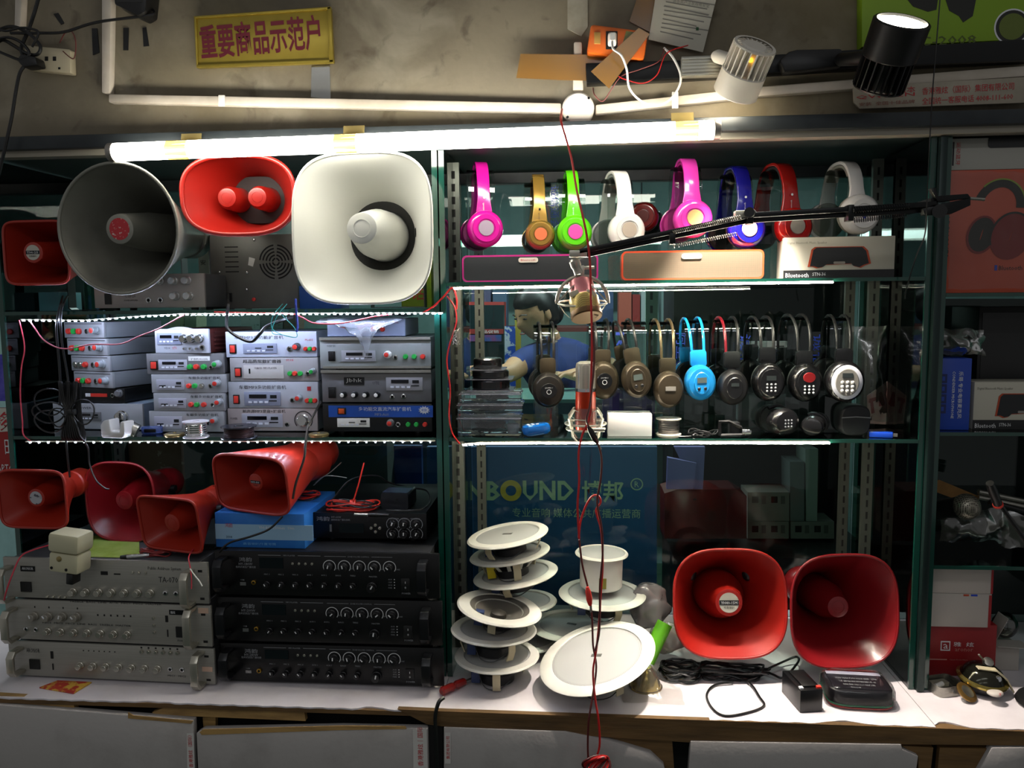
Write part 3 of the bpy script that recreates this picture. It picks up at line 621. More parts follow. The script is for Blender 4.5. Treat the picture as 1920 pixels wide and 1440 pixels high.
# -------------------- black rack amplifiers
BLKF = mat('black_rack_face', '0b0b0d', .35, .2); BLKB = mat('black_case', '101113', .5, .2); KB = mat('black_knob', '141416', .3, .2); INKG = mat('grey_ink', '8e9094', .6)
BY = -.052
def black(label, rect, zb, model, lit=False):
    t, zt = unit('rack_amplifier', label, 'amplifier', rect, BY, zb, .36, BLKF, BLKB, rz=.0, slope=.004, feet=.006, lip=.02, group='black rack amplifiers')
    x0, y0, x1, y1 = rect; W = (x1-x0)/415; H = (y1-y0)/84
    X = lambda u: x0+u*W
    Yp = lambda v: y0+v*H
    for u in (17, 388): handle(t, X(u), Yp(12), Yp(64), mat('black_handle', '18191c', .28, .4), out=.034, wd=.018)
    ftext(t, '鸿韵', X(58), Yp(15), 24, 8, INKG); ftext(t, model, X(58), Yp(23), 26, 4.5, INKG); ftext(t, '合并式定压广播功放', X(58), Yp(28.5), 38, 4, INKG)
    d = fbox(t, 'display_window', X(84), Yp(11), X(128), Yp(30), mat('dark_display', '0e1519', .12), .0012)
    fbox(t, 'print_line', X(82), Yp(6.4), X(124), Yp(7), INKG, .0005); fbox(t, 'print_line', X(156), Yp(6.4), X(198), Yp(7), INKG, .0005); ftext(t, 'MP3 PLAYER', X(140), Yp(6.7), 22, 2.6, INKG)
    fbox(t, 'print_line', X(205), Yp(6.8), X(245), Yp(7.3), INKG, .0005); fbox(t, 'print_line', X(292), Yp(6.8), X(330), Yp(7.3), INKG, .0005); ftext(t, 'ZONE VOLUME CONTROL', X(268), Yp(7), 40, 2.6, INKG)
    for k in range(4): button(t, X(146+k*12), Yp(21), 2.6, KN, .003)
    for k in range(5): knob(t, X(214+k*27.6), Yp(25), 8.0, KB, ln=.015, pointer=INKW, skirt=INKW); ftext(t, 'ZONE%d' % (k+1), X(229+k*27.6), Yp(28.5), 8, 2.6, INKG)
    ftext(t, 'MIC 1', X(85), Yp(40), 1, 1, INKG) if False else None
    for k in range(7): knob(t, X(97+k*26.6), Yp(59), 6.2, KB, ln=.013, pointer=INKW); ftext(t, ('MIC 1', 'MIC 2', 'MIC 3', 'AUX 1', 'AUX 2', 'BASS', 'TREBLE')[k], X(97+k*26.6), Yp(41), 10, 2.6, INKG)
    knob(t, X(292), Yp(60), 9.5, KB, ln=.016, pointer=INKW); ftext(t, 'MASTER', X(294), Yp(42), 15, 2.8, INKG)
    jack(t, X(72), Yp(56), 4.2, mat('gold_ring', 'b08a3a', .3, .9)); fbox(t, 'usb_slot', X(46), Yp(56), X(57), Yp(62), mat('usb_metal', '8b8b8b', .3, .8), .001); ftext(t, 'USB', X(51), Yp(52), 7, 2.6, INKG)
    for k in range(4): ftext(t, ('AUX', 'CLIP', 'SIG', 'PWR')[k], X(325), Yp(46.5+k*5), 7, 2.4, INKG); fbox(t, 'indicator', X(332), Yp(45.8+k*5), X(333.5), Yp(47.3+k*5), INKW, .0006)
    o = fbox(t, 'power_switch', X(345), Yp(44), X(361), Yp(66), BLACK, .002, bev=.0006); ftext(t, '0', X(353), Yp(60), 3, 4, INKW, .0026, par=o); ftext(t, 'I', X(353), Yp(51), 1, 4, INKW, .0026, par=o)
    ftext(t, 'POWER', X(354), Yp(71), 16, 3.2, INKG)
    return t, zt
t, zb = black('bottom black rack amplifier marked HY-280W', (414, 1209, 830, 1291), .0008, 'HY-280W')
t, zb = black('middle black rack amplifier marked HY-200W', (408, 1122, 827, 1207), zb+.0006, 'HY-200W')
t, zb = black('upper black rack amplifier marked HY-180W', (403, 1034, 822, 1121), zb+.0006, 'HY-180W')
ZBLK = zb
# black half-width mixer amplifier on top of them
t, zm = unit('mixer_amplifier', 'small black mixer amplifier with six knobs below the power adapter', 'amplifier', (588, 962, 800, 1027), .02, ZBLK+.0004, .28, BLKF, BLKB, feet=.008, lip=.003)
ZMIX = zm
ftext(t, '鸿韵', 607, 975, 24, 8, INKG); ftext(t, 'HY-60W', 632, 971, 18, 3.2, INKG); ftext(t, '迷你定压广播功放机', 640, 977, 36, 3.6, INKG)
fbox(t, 'usb_slot', 619, 988, 623, 1004, mat('usb_metal', '8b8b8b', .3, .8), .0012); fbox(t, 'display_window', 637, 985, 683, 1006, mat('dark_display', '0e1519', .12), .0012)
for dx, dy in ((0, -7), (0, 8), (-8, 0), (8, 0)): button(t, 705+dx, 995+dy, 3, KN, .003)
for a_ in range(3):
    for b_ in range(2): knob(t, 737+a_*22, 985+b_*22, 8, KB, ln=.014, pointer=INKW, skirt=INKG)
ftext(t, 'MASTER   BASS   TREBLE', 759, 973, 58, 2.8, INKG)

# ================================================================== mini amplifiers on the middle shelf
GF = mat('grey_face', 'a3a5a8', .45, .2); GB = mat('grey_sheet_case', '8d9296', .5, .35); BLF = mat('pale_face', 'b9bcc4', .45, .15); BRWN = mat('brown_finned_case', '4a1d18', .5, .2)
DGF = mat('dark_grey_face', '6f6f70', .5, .25); KGR = mat('soft_grey_knob', '9aa0a4', .5)
GR = 'mini amplifiers stacked on the middle shelf'
def mini(label, rect, Y, zb, depth=.17, face=GF, body=GB, rz=0, feet=.002, name='mini_amplifier', ztop=None, lip=.0015):
    return unit(name, label, 'amplifier', rect, Y, zb, depth, face, body, rz, 0, GR, feet, ztop, lip)
def trio(t, xs, y, cols, r=4.6):
    for x, c in zip(xs, cols): button(t, x, y, r, {'r': REDC, 'g': GRNC, 'w': KN}[c], .007, 'control_knob')
RZ = -.32
# column one
z = Z2+.0004
t, z = mini('wide silver amplifier with chrome dial at the bottom of first stack', (98, 757, 272, 808), .09, z, .22, GF, mat('blue_grey_case', '8492a4', .5, .3), rz=-.06)
media(t, 140, 773, 192, 790, DGF); knob(t, 234, 782, 12, CHROME, ln=.016); ftext(t, 'POWER', 160, 765, 28, 4)
C1B = z
t, z = mini('flat black player box with red and white strip in first stack', (112, 728, 240, 755), .10, z+.0004, .2, BLACK, BLACK, rz=-.12)
fbox(t, 'red_strip', 172, 737, 205, 743, REDC, .0015); fbox(t, 'white_strip', 162, 737, 172, 743, INKW, .0016); jack(t, 217, 740, 4); knob(t, 230, 736, 7, DGF, ln=.01)
rows = (('grey mini mixer fourth from the top in first stack', (131, 697, 222, 726)), ('grey mini mixer third from the top in first stack', (126, 667, 216, 696)), ('grey mini mixer second from the top under red wire', (118, 635, 212, 665)), ('topmost grey mini mixer in first stack with sticker behind', (112, 604, 206, 633)))
for i, (lb, r) in enumerate(rows):
    t, z = mini(lb, r, .10, z+.0004, .16, GF, GB, rz=RZ)
    x0, y0, x1, y1 = r; s_ = (x1-x0)/93.; ym = y0+(y1-y0)*.56
    trio(t, (x0+13*s_, x0+25*s_, x0+37*s_), ym, ('rgr', 'wwr', 'rgr', 'rgr')[i], 5); jack(t, x0+55*s_, ym, 4.2, CHROME); knob(t, x0+78*s_, ym-2, 7, KGR, REDC, .016)
    fbox(t, 'vent_slots', x0+3, y0+2, x1-4, y0+4, DGF, .0004)
# column two
z = Z2+.0004; Y2 = .06
two = (('grey mini amplifier behind the solder spool at the bottom of second stack', (281, 771, 421, 808)), ('grey mini amplifier second from bottom in second stack', (289, 737, 422, 769)), ('grey mini amplifier third from bottom in second stack', (285, 702, 424, 735)))
for i, (lb, r) in enumerate(two):
    t, z = mini(lb, r, Y2, z+.0003, .18, GF, DGF, feet=.0015)
    x0, y0, x1, y1 = r; media(t, x0+10, y0+9, x0+62, y1-6, mat('panel_grey', 'a7a7b2', .45), disp=(.1, .55, .34, .75)); 
    trio(t, (x0+71, x0+82, x0+95), y0+20, 'rgw' if i == 2 else 'rgr'); jack(t, x0+111, y0+20, 4); knob(t, x0+125, y0+15, 6.5, KGR, REDC, .018); ftext(t, '车载多功能扩音机', x0+100, y0+6, 60, 5, DARK)
t, z = mini('dark grey mini amplifier with red switch and green knobs in second stack', (276, 663, 420, 701), Y2, z+.0003, .19, DGF, mat('dark_case', '3c3b3c', .5, .3), feet=.0015)
rocker(t, 283, 676, 297, 692); media(t, 299, 674, 352, 693, mat('panel_grey', 'a7a7b2', .45)); trio(t, (358, 370, 384), 687, 'grg', 5); jack(t, 397, 688, 4); knob(t, 410, 682, 7, KGR, GRNC, .02)
fbox(t, 'paper_label', 355, 668, 395, 676, WHITE, .0006); ftext(t, '扩音机 MODEL', 376, 673, 32, 4, INKK, .0012)
t, z = mini('bright silver karaoke amplifier on top of second stack with finned brown case', (289, 617, 395, 661), Y2, z+.0003, .19, BLF, BRWN, rz=-.10, feet=.0015)
x0, y0, x1, y1, wd, h, _ = INFO[t.name]
MB().prism([(-wd*.3, h-.001)]+[(-wd*.3+wd*.55*k/10, h-.001+.006*math.sin(PI*k/10)) for k in range(1, 10)]+[(wd*.25, h-.001)], -.003, .0039).build('arched_crest', BLF, t, smooth=0)
media(t, 294, 624, 342, 645, mat('panel_blue_grey', '8a90a4', .4)); 
for k in range(3): knob(t, 349+k*15.5, 634, 7.5, CHROME, ln=.014); button(t, 349+k*12, 652, 2.6, CHROME, .008, 'toggle_switch')
jack(t, 383, 650, 5); ftext(t, 'KTV', 328, 651, 8, 5, INKR); ftext(t, '卡拉OK', 313, 651, 12, 4)
for k in range(5): MB().box((-wd/2-.0025, .02, h*(.15+k*.17)), (wd/2+.0025, .185, h*(.15+k*.17)+.003)).build('fin', BRWN, t, smooth=0)
# column three
z = Z2+.0004; Y3 = .075
t, z = mini('grey amplifier with large chrome dial at the bottom of third stack', (428, 766, 596, 812), Y3, z, .2, mat('pinkish_grey_face', 'b0a4a2', .45, .2), GB)
media(t, 455, 776, 531, 803, mat('panel_grey', 'a7a7b2', .45)); jack(t, 540, 797, 4.5); knob(t, 570, 789, 11.5, CHROME, ln=.016, skirt=INKK); ftext(t, '新声源MP3录音+扩音机', 497, 771, 80, 6, DARK); ftext(t, 'POWER', 440, 786, 13, 4)
t, z = mini('blue-white amplifier lettered MP3 second from bottom of third stack', (429, 716, 597, 762), Y3, z+.0003, .2, BLF, GB)
rocker(t, 438, 738, 450, 754); media(t, 459, 733, 527, 757, mat('panel_blue_grey', '8a90a4', .4)); jack(t, 549, 747, 4.5); knob(t, 562, 743, 6.5, KGR, REDC, .016); trio(t, (577, 584, 591), 748, 'rgr', 4.4); ftext(t, '车载MP3多功能扩音机', 494, 725, 88, 7, DARK); fbox(t, 'red_seal', 577, 724, 584, 731, INKR, .0006)
t, z = mini('plain grey amplifier with green knobs in the third stack', (432, 671, 597, 714), Y3, z+.0003, .2, mat('light_grey_face', 'a9a6a6', .45, .2), GB)
rocker(t, 441, 688, 454, 705); o = fbox(t, 'player_panel', 458, 684, 533, 708, mat('cream_panel', 'bdb8b2', .45), .002, bev=.0005); fbox(t, 'usb_slot', 468, 690, 471, 699, HOLE, .0026, o); ftext(t, 'USB/SD MP3 PLAYER', 500, 689, 42, 3.5, INKK, .0026, par=o)
trio(t, (545, 554, 564), 699, 'grg', 4.6); jack(t, 578, 699, 4.5); knob(t, 588, 695, 6, KGR, GRNC, .016); ftext(t, '超品质车载扩音器', 493, 677, 72, 6.5, DARK); ftext(t, '热线', 545, 675, 14, 4, INKR)
t, z = mini('bright blue-white amplifier with red switch on top of third stack', (424, 622, 594, 669), Y3, z+.0003, .21, mat('icy_face', 'c2c8d6', .4, .1), mat('icy_case', 'a9b2c0', .45, .2))
rocker(t, 431, 644, 444, 661); media(t, 457, 643, 520, 661, mat('panel_blue_grey', '8a90a4', .4), disp=(.36, .42, .55, .5)); jack(t, 544, 653, 5); knob(t, 558, 649, 7, mat('dark_soft_knob', '3b4046', .5), REDC, .016); trio(t, (574, 582, 590), 653, 'rgr', 4); ftext(t, '车载MP3多功能扩音机', 487, 632, 92, 6.5, DARK); ftext(t, 'M-601', 580, 637, 14, 4, INKR)
Z3T = z
# column four
z = Z2+.0004; Y4 = .045
t, z = mini('black and blue car amplifier at the bottom of fourth stack', (606, 757, 810, 812), Y4, z, .2, BLACK, BLACK, feet=.006)
o = fbox(t, 'blue_band', 617, 760, 812, 781, mat('blue_band', '1c4fa8', .4), .0008); rocker(t, 634, 764, 650, 776, mat('orange_rocker', 'd2551f', .35)); ftext(t, '多功能交直流汽车扩音机', 723, 766, 98, 7.5, INKW, .0014); ftext(t, 'MP3-A60', 717, 776, 26, 5, INKG, .0014)
x0, y0, x1, y1, wd, h, _ = INFO[t.name]; c = fp(t, 796, 768, .0012); pts = []
for k in range(24):
    rr = (.013 if k % 2 else .008); pts.append((c.x+rr*math.cos(2*PI*k/24), c.z+rr*.7*math.sin(2*PI*k/24)))
MB().prism(pts, c.y-.0004, c.y).build('starburst_sticker', INKW, t, smooth=0); ftext(t, '新款', 796, 768, 10, 5, INKB, .0022)
media(t, 633, 783, 694, 799, WHITE, disp=(.36, .42, .55, .5)); knob(t, 733, 791, 7, DGF, REDC, .014); jack(t, 747, 794, 4.5); trio(t, (766, 781, 797), 794, 'ggr', 4.4)
t, z = mini('grey amplifier with four pointed white knobs and black badge', (604, 694, 809, 752), Y4, z+.0004, .22, DGF, mat('grey_lipped_case', '8f8f90', .4, .4), feet=.004)
rocker(t, 616, 723, 630, 742, BLACK); o = fbox(t, 'badge', 646, 706, 684, 719, BLACK, .0012); ftext(t, 'Jbhk', 665, 712, 30, 9, CHROME, .0018); ftext(t, 'UTE', 706, 716, 12, 5)
for k in range(4): knob(t, 645+k*21, 736, 6, DARK, WHITE, .015, pointer=INKW)
media(t, 725, 706, 793, 729, mat('panel_silver', '99999c', .4)); jack(t, 736, 740, 4.5); jack(t, 757, 739, 4.5)
fbox(t, 'case_lip', 604, 693, 809, 698, ALU, .006)
t, z = mini('grey amplifier with plastic sheet over its top in fourth stack', (600, 633, 808, 689), Y4, z+.0004, .23, mat('grey_green_face', '8f9390', .45, .2), mat('grey_lipped_case', '8f8f90', .4, .4), feet=.004)
rocker(t, 616, 656, 629, 673, BLACK); media(t, 641, 655, 705, 674, mat('panel_silver', '99999c', .4)); knob(t, 728, 662, 7, WHITE, REDC, .016); jack(t, 742, 667, 4.5); trio(t, (761, 777, 793), 666, 'ggr', 4.8); ftext(t, '多功能扩音机', 622, 647, 16, 4)
fbox(t, 'case_lip', 606, 682, 808, 686, ALU, .005); fbox(t, 'case_lip', 601, 632, 808, 637, ALU, .006)
Z4T = z
t, z = mini('small pale amplifier lying under the crumpled plastic on top', (614, 598, 760, 629), .08, z+.0004, .15, mat('lilac_face', '9aa4bc', .45), GB)
trio(t, (700, 718), 616, 'rr', 4.6); ftext(t, '多功能扩音机 MODEL', 724, 604, 48, 5, mat('red_faint', '9a4a5a', .6))
Z5T = z
# ================================================================== horn speakers
def inv(o, p): return MW[o.name].inverted() @ V(p)
def horn(label, px, py, Y, wp, hp, e, depth, yaw=0, pit=0, m=None, plug=(.03, .022), plug_out=.02, throat=.18, flare=2.0, cap=None, cap_text=None, driver=None, rim=.003, base_z=None, roll=0, plug2=None, bracket=BLACK, groove=None, rimm=None, foot=True, n=56, bell_label=None):
    """re-entrant horn; mouth centre at a pixel of the plane Y, mouth size in pixels, rear towards +y"""
    k = mpp(px, py, Y); wd, hh = wp*k/max(.6, math.cos(yaw)), hp*k/max(.6, math.cos(pit))
    c = at(px, py, Y)
    t = thing('horn_speaker', label, 'horn speaker', c, (pit, roll, yaw))
    NR = 16; ro, ri = [], []
    for j in range(NR):
        f = j/(NR-1); s_ = throat+(1-throat)*(1-f)**flare; ee = e+(2-e)*min(1, f*1.4)
        if groove: s_ = throat+(1-throat)*(1-f)**flare*(1 if f < .05 else .97)
        mx = s_; base = max(wd, hh)
        w_ = wd*s_*(1-f)+f*min(wd, hh)*s_*1.0; h_ = hh*s_*(1-f)+f*min(wd, hh)*s_*1.0
        ri.append([V((x, depth*f, z)) for x, z in supe(w_, h_, ee, n)]); ro.append([V((x, depth*f+.002, z)) for x, z in supe(w_+.006, h_+.006, ee, n)])
    MB().loft(ri, False, False).loft(ro, False, False).loft([ri[0], ro[0]], False, False).build('bell', m, t, smooth=60)
    MB().tube([V((x, 0, z)) for x, z in supe(wd+.003, hh+.003, e, n)], rim, 8, closed=True).build('rim', rimm or m, t, smooth=60)
    thr = throat*min(wd, hh)/2
    offs = [0] if not plug2 else plug2
    for ox in offs:
        r0, r1 = plug
        pg = MB().lathe([(r0*1.15, depth*.98), (r0*1.04, depth*.7), (r0, depth*.45), (r1*1.04, -plug_out+.006), (r1, -plug_out+.001), (r1*.86, -plug_out)], (ox, 0, 0), (0, 1, 0), 32).build('throat_cone', m, t)
        if cap:
            d_ = MB().lathe([(.0005, -plug_out-.0004), (r1*.74, -plug_out-.0004), (r1*.74, -plug_out)], (ox, 0, 0), (0, 1, 0), 28).build('round_label', cap, pg)
            if cap_text:
                b_ = MB().box((ox-r1*.72, -plug_out-.001, -r1*.16), (ox+r1*.72, -plug_out-.0004, r1*.18)).build('label_band', INKK, d_, smooth=0)
                text(cap_text, INKW, d_, (ox, -plug_out-.0014, 0), r1*1.2, r1*.2); text('号角喇叭', INKK, d_, (ox, -plug_out-.0010, -r1*.36), r1*.8, r1*.18)
        else: MB().lathe([(r1*.62, -plug_out+.0006), (r1*.62, -plug_out-.0004), (r1*.56, -plug_out-.0006), (r1*.54, -plug_out+.0006)], (ox, 0, 0), (0, 1, 0), 28, False, False).build('cap_ring', m, pg)
    dl = driver or .05; dr = max(thr*1.15, .03)
    MB().lathe([(thr*.9, depth-.01), (dr, depth+.004), (dr, depth+dl*.7), (dr*.8, depth+dl)], d=(0, 1, 0), n=28).build('driver_housing', m, t, bev=0)
    if base_z is not None and foot:
        base_z += .0006
        a = MW[t.name] @ V((0, depth*.8, 0)); hw = dr+.008
        pts = [V((-hw, 0, 0)), V((-hw, 0, base_z-a.z+.006)), V((-hw+.006, 0, base_z-a.z+.0015)), V((hw-.006, 0, base_z-a.z+.0015)), V((hw, 0, base_z-a.z+.006)), V((hw, 0, 0))]
        pts = [a+q for q in pts]
        MB().strip(pts, (0, .014, 0), [V((.001, 0, 0)), V((.001, 0, .001)), V((.0005, 0, .001)), V((-.0005, 0, .001)), V((-.001, 0, .001)), V((-.001, 0, 0))]).build('bracket', bracket, t, world=True)
        for sx in (-1, 1): MB().cyl(a+V((sx*hw, 0, 0)), a+V((sx*(hw+.010), 0, 0)), .008, n=12).build('wing_bolt', BLACK, t, world=True)
    return t
GRYH = mat('grey_aluminium_horn', '8f8e84', .38, .35, c2='7f7e75', ns=6); REDH = mat('red_horn_plastic', '961810', .38, coat=.15); ORH = mat('orange_red_plastic', '9c2414', .42, coat=.1); WHH = mat('white_horn_enamel', 'e4e4dc', .38, coat=.15)
DRED = mat('deep_red_plastic', '7c1016', .32, coat=.2)
CAPW = mat('silver_label', 'b8b4a8', .4); CAPR = mat('red_label', 'b4262e', .45, c2='d8c8c0', ns=160, lo=.6, hi=.66)
# upper left shelf
horn('red rectangular horn at the left edge of the top shelf', 68, 474, -.02, 120, 108, 7, .20, -.03, 0, ORH, (.030, .021), .01, .42, 1.6, CAPW, 'TH-25', base_z=Z1)
gt = horn('large round grey metal horn with red centre label', 221, 429, -.085, 228, 228, 2, .24, -.06, .03, GRYH, (.040, .029), -.005, .36, 1.35, CAPR, base_z=None, rim=.0035)
horn('wide oval red horn with twin throat cones under the tube', 446, 366, -.03, 206, 138, 2.7, .13, .02, .04, REDH, (.024, .019), -.045, .62, .8, base_z=None, plug2=[-.042, .022], rim=.005); OH = bpy.data.objects[[o.name for o in col.objects if o.name.startswith('horn_speaker') and o.parent is None][-1]]
MB().prism(supe(.16, .098, 2.4, 40), .112, .116).build('dark_back_plate', mat('dark_back_plate', '1c0605', .6), OH)  # added plate closing the bell; the dark inside is put into its colour
wt = horn('big white rounded-square horn with black collar', 678, 428, -.075, 262, 272, 3.4, .20, -.07, -.03, WHH, (.050, .030), .0, .42, 1.7, base_z=None, rim=.003)
MB().lathe([(.054, .142), (.072, .132), (.076, .140), (.056, .155)], (0, 0, 0), (0, 1, 0), 44, False, False).build('black_collar', BLACK, wt)
MB().ball((.082, .118, .004), (.010, .010, .014)).build('wing_bolt', BLACK, wt)
def leg(t, y, hw, bz, m=BLACK, up=0.0):      # straight floor bracket of a horn that stands high
    a = MW[t.name] @ V((0, y, -.03))
    MB().strip([a+V((-hw, 0, up)), V((a.x-hw, a.y, bz+.002)), V((a.x+hw, a.y, bz+.002)), a+V((hw, 0, up))], (0, .014, 0), [V((.0012, 0, 0)), V((.0008, 0, .001)), V((-.0008, 0, .001)), V((-.0012, 0, 0))]).build('bracket', m, t, world=True)
leg(wt, .24, .06, Z1); leg(gt, .295, .034, Z1, GREYM)
# oval horn stands on a metal device below
# bottom left
horn('red rectangular horn lying at the left edge above silver amplifiers', 61, 936, -.065, 128, 102, 6, .12, -.05, .03, ORH, (.026, .019), -.01, .34, 1.4, mat('grey_label', 'a9a9ae', .4, c2='4a4a52', ns=90, lo=.55, hi=.6), base_z=None)
horn('crimson rounded-square horn behind the white plastic box', 226, 941, .06, 134, 142, 3.2, .15, -.10, .03, DRED, (.034, .021), -.012, .38, 1.4, base_z=ZSIL+.0022)
horn('smallest red rectangular horn with square mouth over the wires', 318, 983, -.06, 128, 98, 7, .11, -.28, .14, ORH, (.030, .019), -.006, .5, 1.3, base_z=ZSIL+.0022)
horn('large orange-red rectangular horn resting on the blue carton', 470, 908, -.05, 160, 104, 5, .20, -.38, .12, ORH, (.045, .018), -.014, .55, .9, mat('orange_red_label', 'a83a2c', .4), 'HY-50', base_z=None)
# bottom right
horn('bright red rounded horn with silver label standing on the counter', 1369, 1132, .02, 210, 200, 3.0, .20, .05, -.16, REDH, (.050, .028), -.01, .34, 1.5, CAPW, 'YH40-15M', base_z=.0006, bracket=BLACK); RH = bpy.data.objects[[o.name for o in col.objects if o.name.startswith('horn_speaker') and o.parent is None][-1]]
for sx in (-1, 1): MB().ball((sx*.062, .095, .045), (.013, .012, .016)).build('wing_bolt', BLACK, RH)
horn('darker red rounded horn leaning against the right post', 1584, 1146, .03, 206, 214, 3.0, .19, .12, -.10, DRED, (.038, .022), -.03, .34, 1.5, base_z=.0006, foot=False)

# ================================================================== other things in the left cabinet
t, zq = unit('silver_amplifier', 'silver amplifier with crystal knobs below the grey metal horn', 'amplifier', (177, 514, 384, 571), .05, Z1+.0004, .11, mat('cream_silver_face', 'b5ada6', .4, .25), DGF, feet=.006)
fbox(t, 'power_switch', 197, 544, 209, 561, BLACK, .002); ftext(t, 'CTB-20', 245, 548, 20, 5); ftext(t, 'POWER AMPLIFIER', 246, 555, 26, 3)
for x in (280, 302): jack(t, x, 555, 5)
for x, y in ((278, 527), (303, 525), (329, 525), (354, 525), (331, 549), (356, 549)): knob(t, x, y, 8, mat('crystal_knob', 'd8d8d8', .1, .6), ln=.018)
t, zq = unit('power_unit', 'grey metal power unit with round fan grille behind the white horn', 'power unit', (396, 440, 558, 576), .17, Z1+.0004, .14, mat('grey_sheet_steel', '6b6a66', .5, .4, c2='5f5e5a', ns=5), GREYB, feet=.002)
cx, cy = 519, 490
for ring in range(5):
    r0 = 6+ring*6
    for q in range(4):
        a0 = PI/2*q+.12; pts = []
        k = pk(t); c = fp(t, cx, cy, .0006)
        N_ = 8
        o_ = [(c.x+(r0+1.4)*k*math.cos(a0+(PI/2-.24)*i/N_), c.z+(r0+1.4)*k*math.sin(a0+(PI/2-.24)*i/N_)) for i in range(N_+1)]
        i_ = [(c.x+(r0-1.4)*k*math.cos(a0+(PI/2-.24)*i/N_), c.z+(r0-1.4)*k*math.sin(a0+(PI/2-.24)*i/N_)) for i in range(N_+1)]
        mb = MB(); mb.add([(x, c.y, z) for x, z in o_+i_], [(i, i+1, N_+2+i, N_+1+i) for i in range(N_)]); mb.build('grille_slot', HOLE, t, smooth=0)
for k in range(6): fbox(t, 'vent_slot', 424, 461+k*9, 449, 463+k*9, HOLE, .0005)
pxpoly(t, 'white_sticker', [(467, 482), (478, 485), (474, 500), (465, 497)], .116, .0008, WHITE)
for x, y in ((412, 508), (464, 509), (462, 540), (480, 450)): button(t, x, y, 2.4, CHROME, .002, 'screw')
button(t, 475, 558, 3.5, REDC, .003, 'red_terminal'); fbox(t, 'black_socket', 421, 546, 434, 562, BLACK, .006)
# blue and green cartons behind the white horn
def carton(label, rect, Y, zb, depth, m, rz=0, ztop=None, name='carton', lid=True, cat='carton', side=None):
    x0, y0, x1, y1 = rect; xc = (x0+x1)/2; ym = (y0+y1)/2; wd = span(x0, x1, ym, Y)/math.cos(rz)
    zt = ztop if ztop is not None else at(xc, y0, Y).z; h = zt-zb
    t = thing(name, label, cat, (at(xc, ym, Y).x, Y, zb), (0, 0, rz)); INFO[t.name] = (x0, y0, x1, y1, wd, h, 0)
    MB().box((-wd/2, -.003, 0), (wd/2, depth, h)).build('box_body', m, t, bev=.0008)
    if lid: MB().box((-wd/2-.0003, depth*.5-.0006, h), (wd/2+.0003, depth*.5+.0006, h+.0004)).build('lid_seam', DARK, t, smooth=0)
    return t, zt
GRC = mat('lime_carton', '8fae1a', .5); BLC = mat('blue_carton', '1d4f9c', .45)
t, _ = carton('lime green carton with red characters behind the white horn', (752, 462, 809, 574), .20, Z1+.0004, .06, GRC)
ftext(t, '话', 784, 545, 26, 30, mat('orange_red_ink', 'd23a1e', .5))
carton('dark blue carton on the top shelf below the white horn', (562, 536, 640, 575), .14, Z1+.0004, .06, BLC)
carton('pale cyan carton on the top shelf below the left red horn', (74, 548, 112, 574), .11, Z1+.0004, .08, mat('cyan_carton', '5c9aa4', .5))
o, _ = carton('narrow white paper sleeve with black handwriting near grey horn', (372, 444, 392, 498), .30, Z1+.0004, .02, mat('off_white_sleeve', 'b9b8a8', .6), name='paper_sleeve', cat='paper', lid=False)
for i, ch in enumerate('乔安老师'): ftext(o, ch, 381, 452+i*11, 10, 9)
for lb, pts, r in (('black cable running down from the grey power unit', [(427, 552, .1), (427, 562, .03), (428, 572, -.012), (425, 600, -.015), (428, 618, -.02), (450, 634, -.02), (472, 640, -.02), (488, 625, -.02), (500, 612, -.01), (530, 600, .0), (548, 594, .02)], .0034),
                   ('black cable pair hanging past the first amplifier stack', [(118, 556, .02), (114, 570, -.014), (110, 585, -.016), (106, 620, -.02), (111, 680, -.02), (113, 720, -.02), (112, 760, -.02)], .0026)):
    wire('black_cable', lb, 'cable', pts, r, BLKW)
wire('black_cable', 'second black cable hanging straight onto the coiled bundle', 'cable', [(126, 556, .02), (120, 568, -.018), (114, 590, -.022), (116, 640, -.025), (126, 700, -.025), (130, 735, -.03)], .0024, BLKW)
wire('twin_wire', 'red and white twin wire sagging across the first stack', 'wire', [(345, 590, -.006), (300, 615, -.012), (262, 630, -.016), (225, 645, -.02), (170, 646, -.025), (120, 654, -.028), (85, 640, -.02), (65, 615, -.012), (55, 600, -.004)], .0015, mat('pinkish_wire', 'b05560', .4))
wire('twin_wire', 'red wire running down beside the left slotted rail', 'wire', [(36, 600, -.004), (46, 650, -.006), (40, 690, -.006), (38, 740, -.006), (42, 790, -.006), (44, 815, -.006), (60, 829, -.004)], .0014, mat('pink_red_wire', 'c23a4a', .4))
wire('twin_wire', 'bright red wire dipping under the strip above the plastic wrap', 'wire', [(402, 585, -.006), (480, 587, -.006), (545, 588, -.008), (568, 596, -.012), (590, 606, -.014), (640, 606, -.014), (700, 594, -.01), (735, 589, -.005)], .0016, mat('coral_wire', 'd0404a', .4))
wire('twin_wire', 'red and black wire leaving the strip around the middle pane', 'wire', [(790, 588, -.005), (812, 575, -.01), (830, 558, -.012), (848, 540, -.010), (856, 560, -.006), (856, 580, -.004)], .0018, REDW)
for i, (dx, lb) in enumerate(((0, 'teal thread tied above the third stack'), (8, 'looser teal thread loop above the third stack'))):
    wire('teal_thread', lb, 'thread', [(530+dx, 570, -.02), (512+dx, 592, -.02), (510, 615+dx, -.02), (530, 628, -.02), (556, 632, -.02), (552, 615, -.02), (538, 600, -.02), (528+dx, 590, -.02)], .0008, mat('teal_thread', '2f9a94', .5))
wire('blue_thread', 'bundle of dark blue thread hanging above the third stack', 'thread', [(554, 560, -.03), (556, 590, -.03), (558, 610, -.03), (556, 622, -.03)], .0026, mat('blue_thread', '1a2f8a', .6))
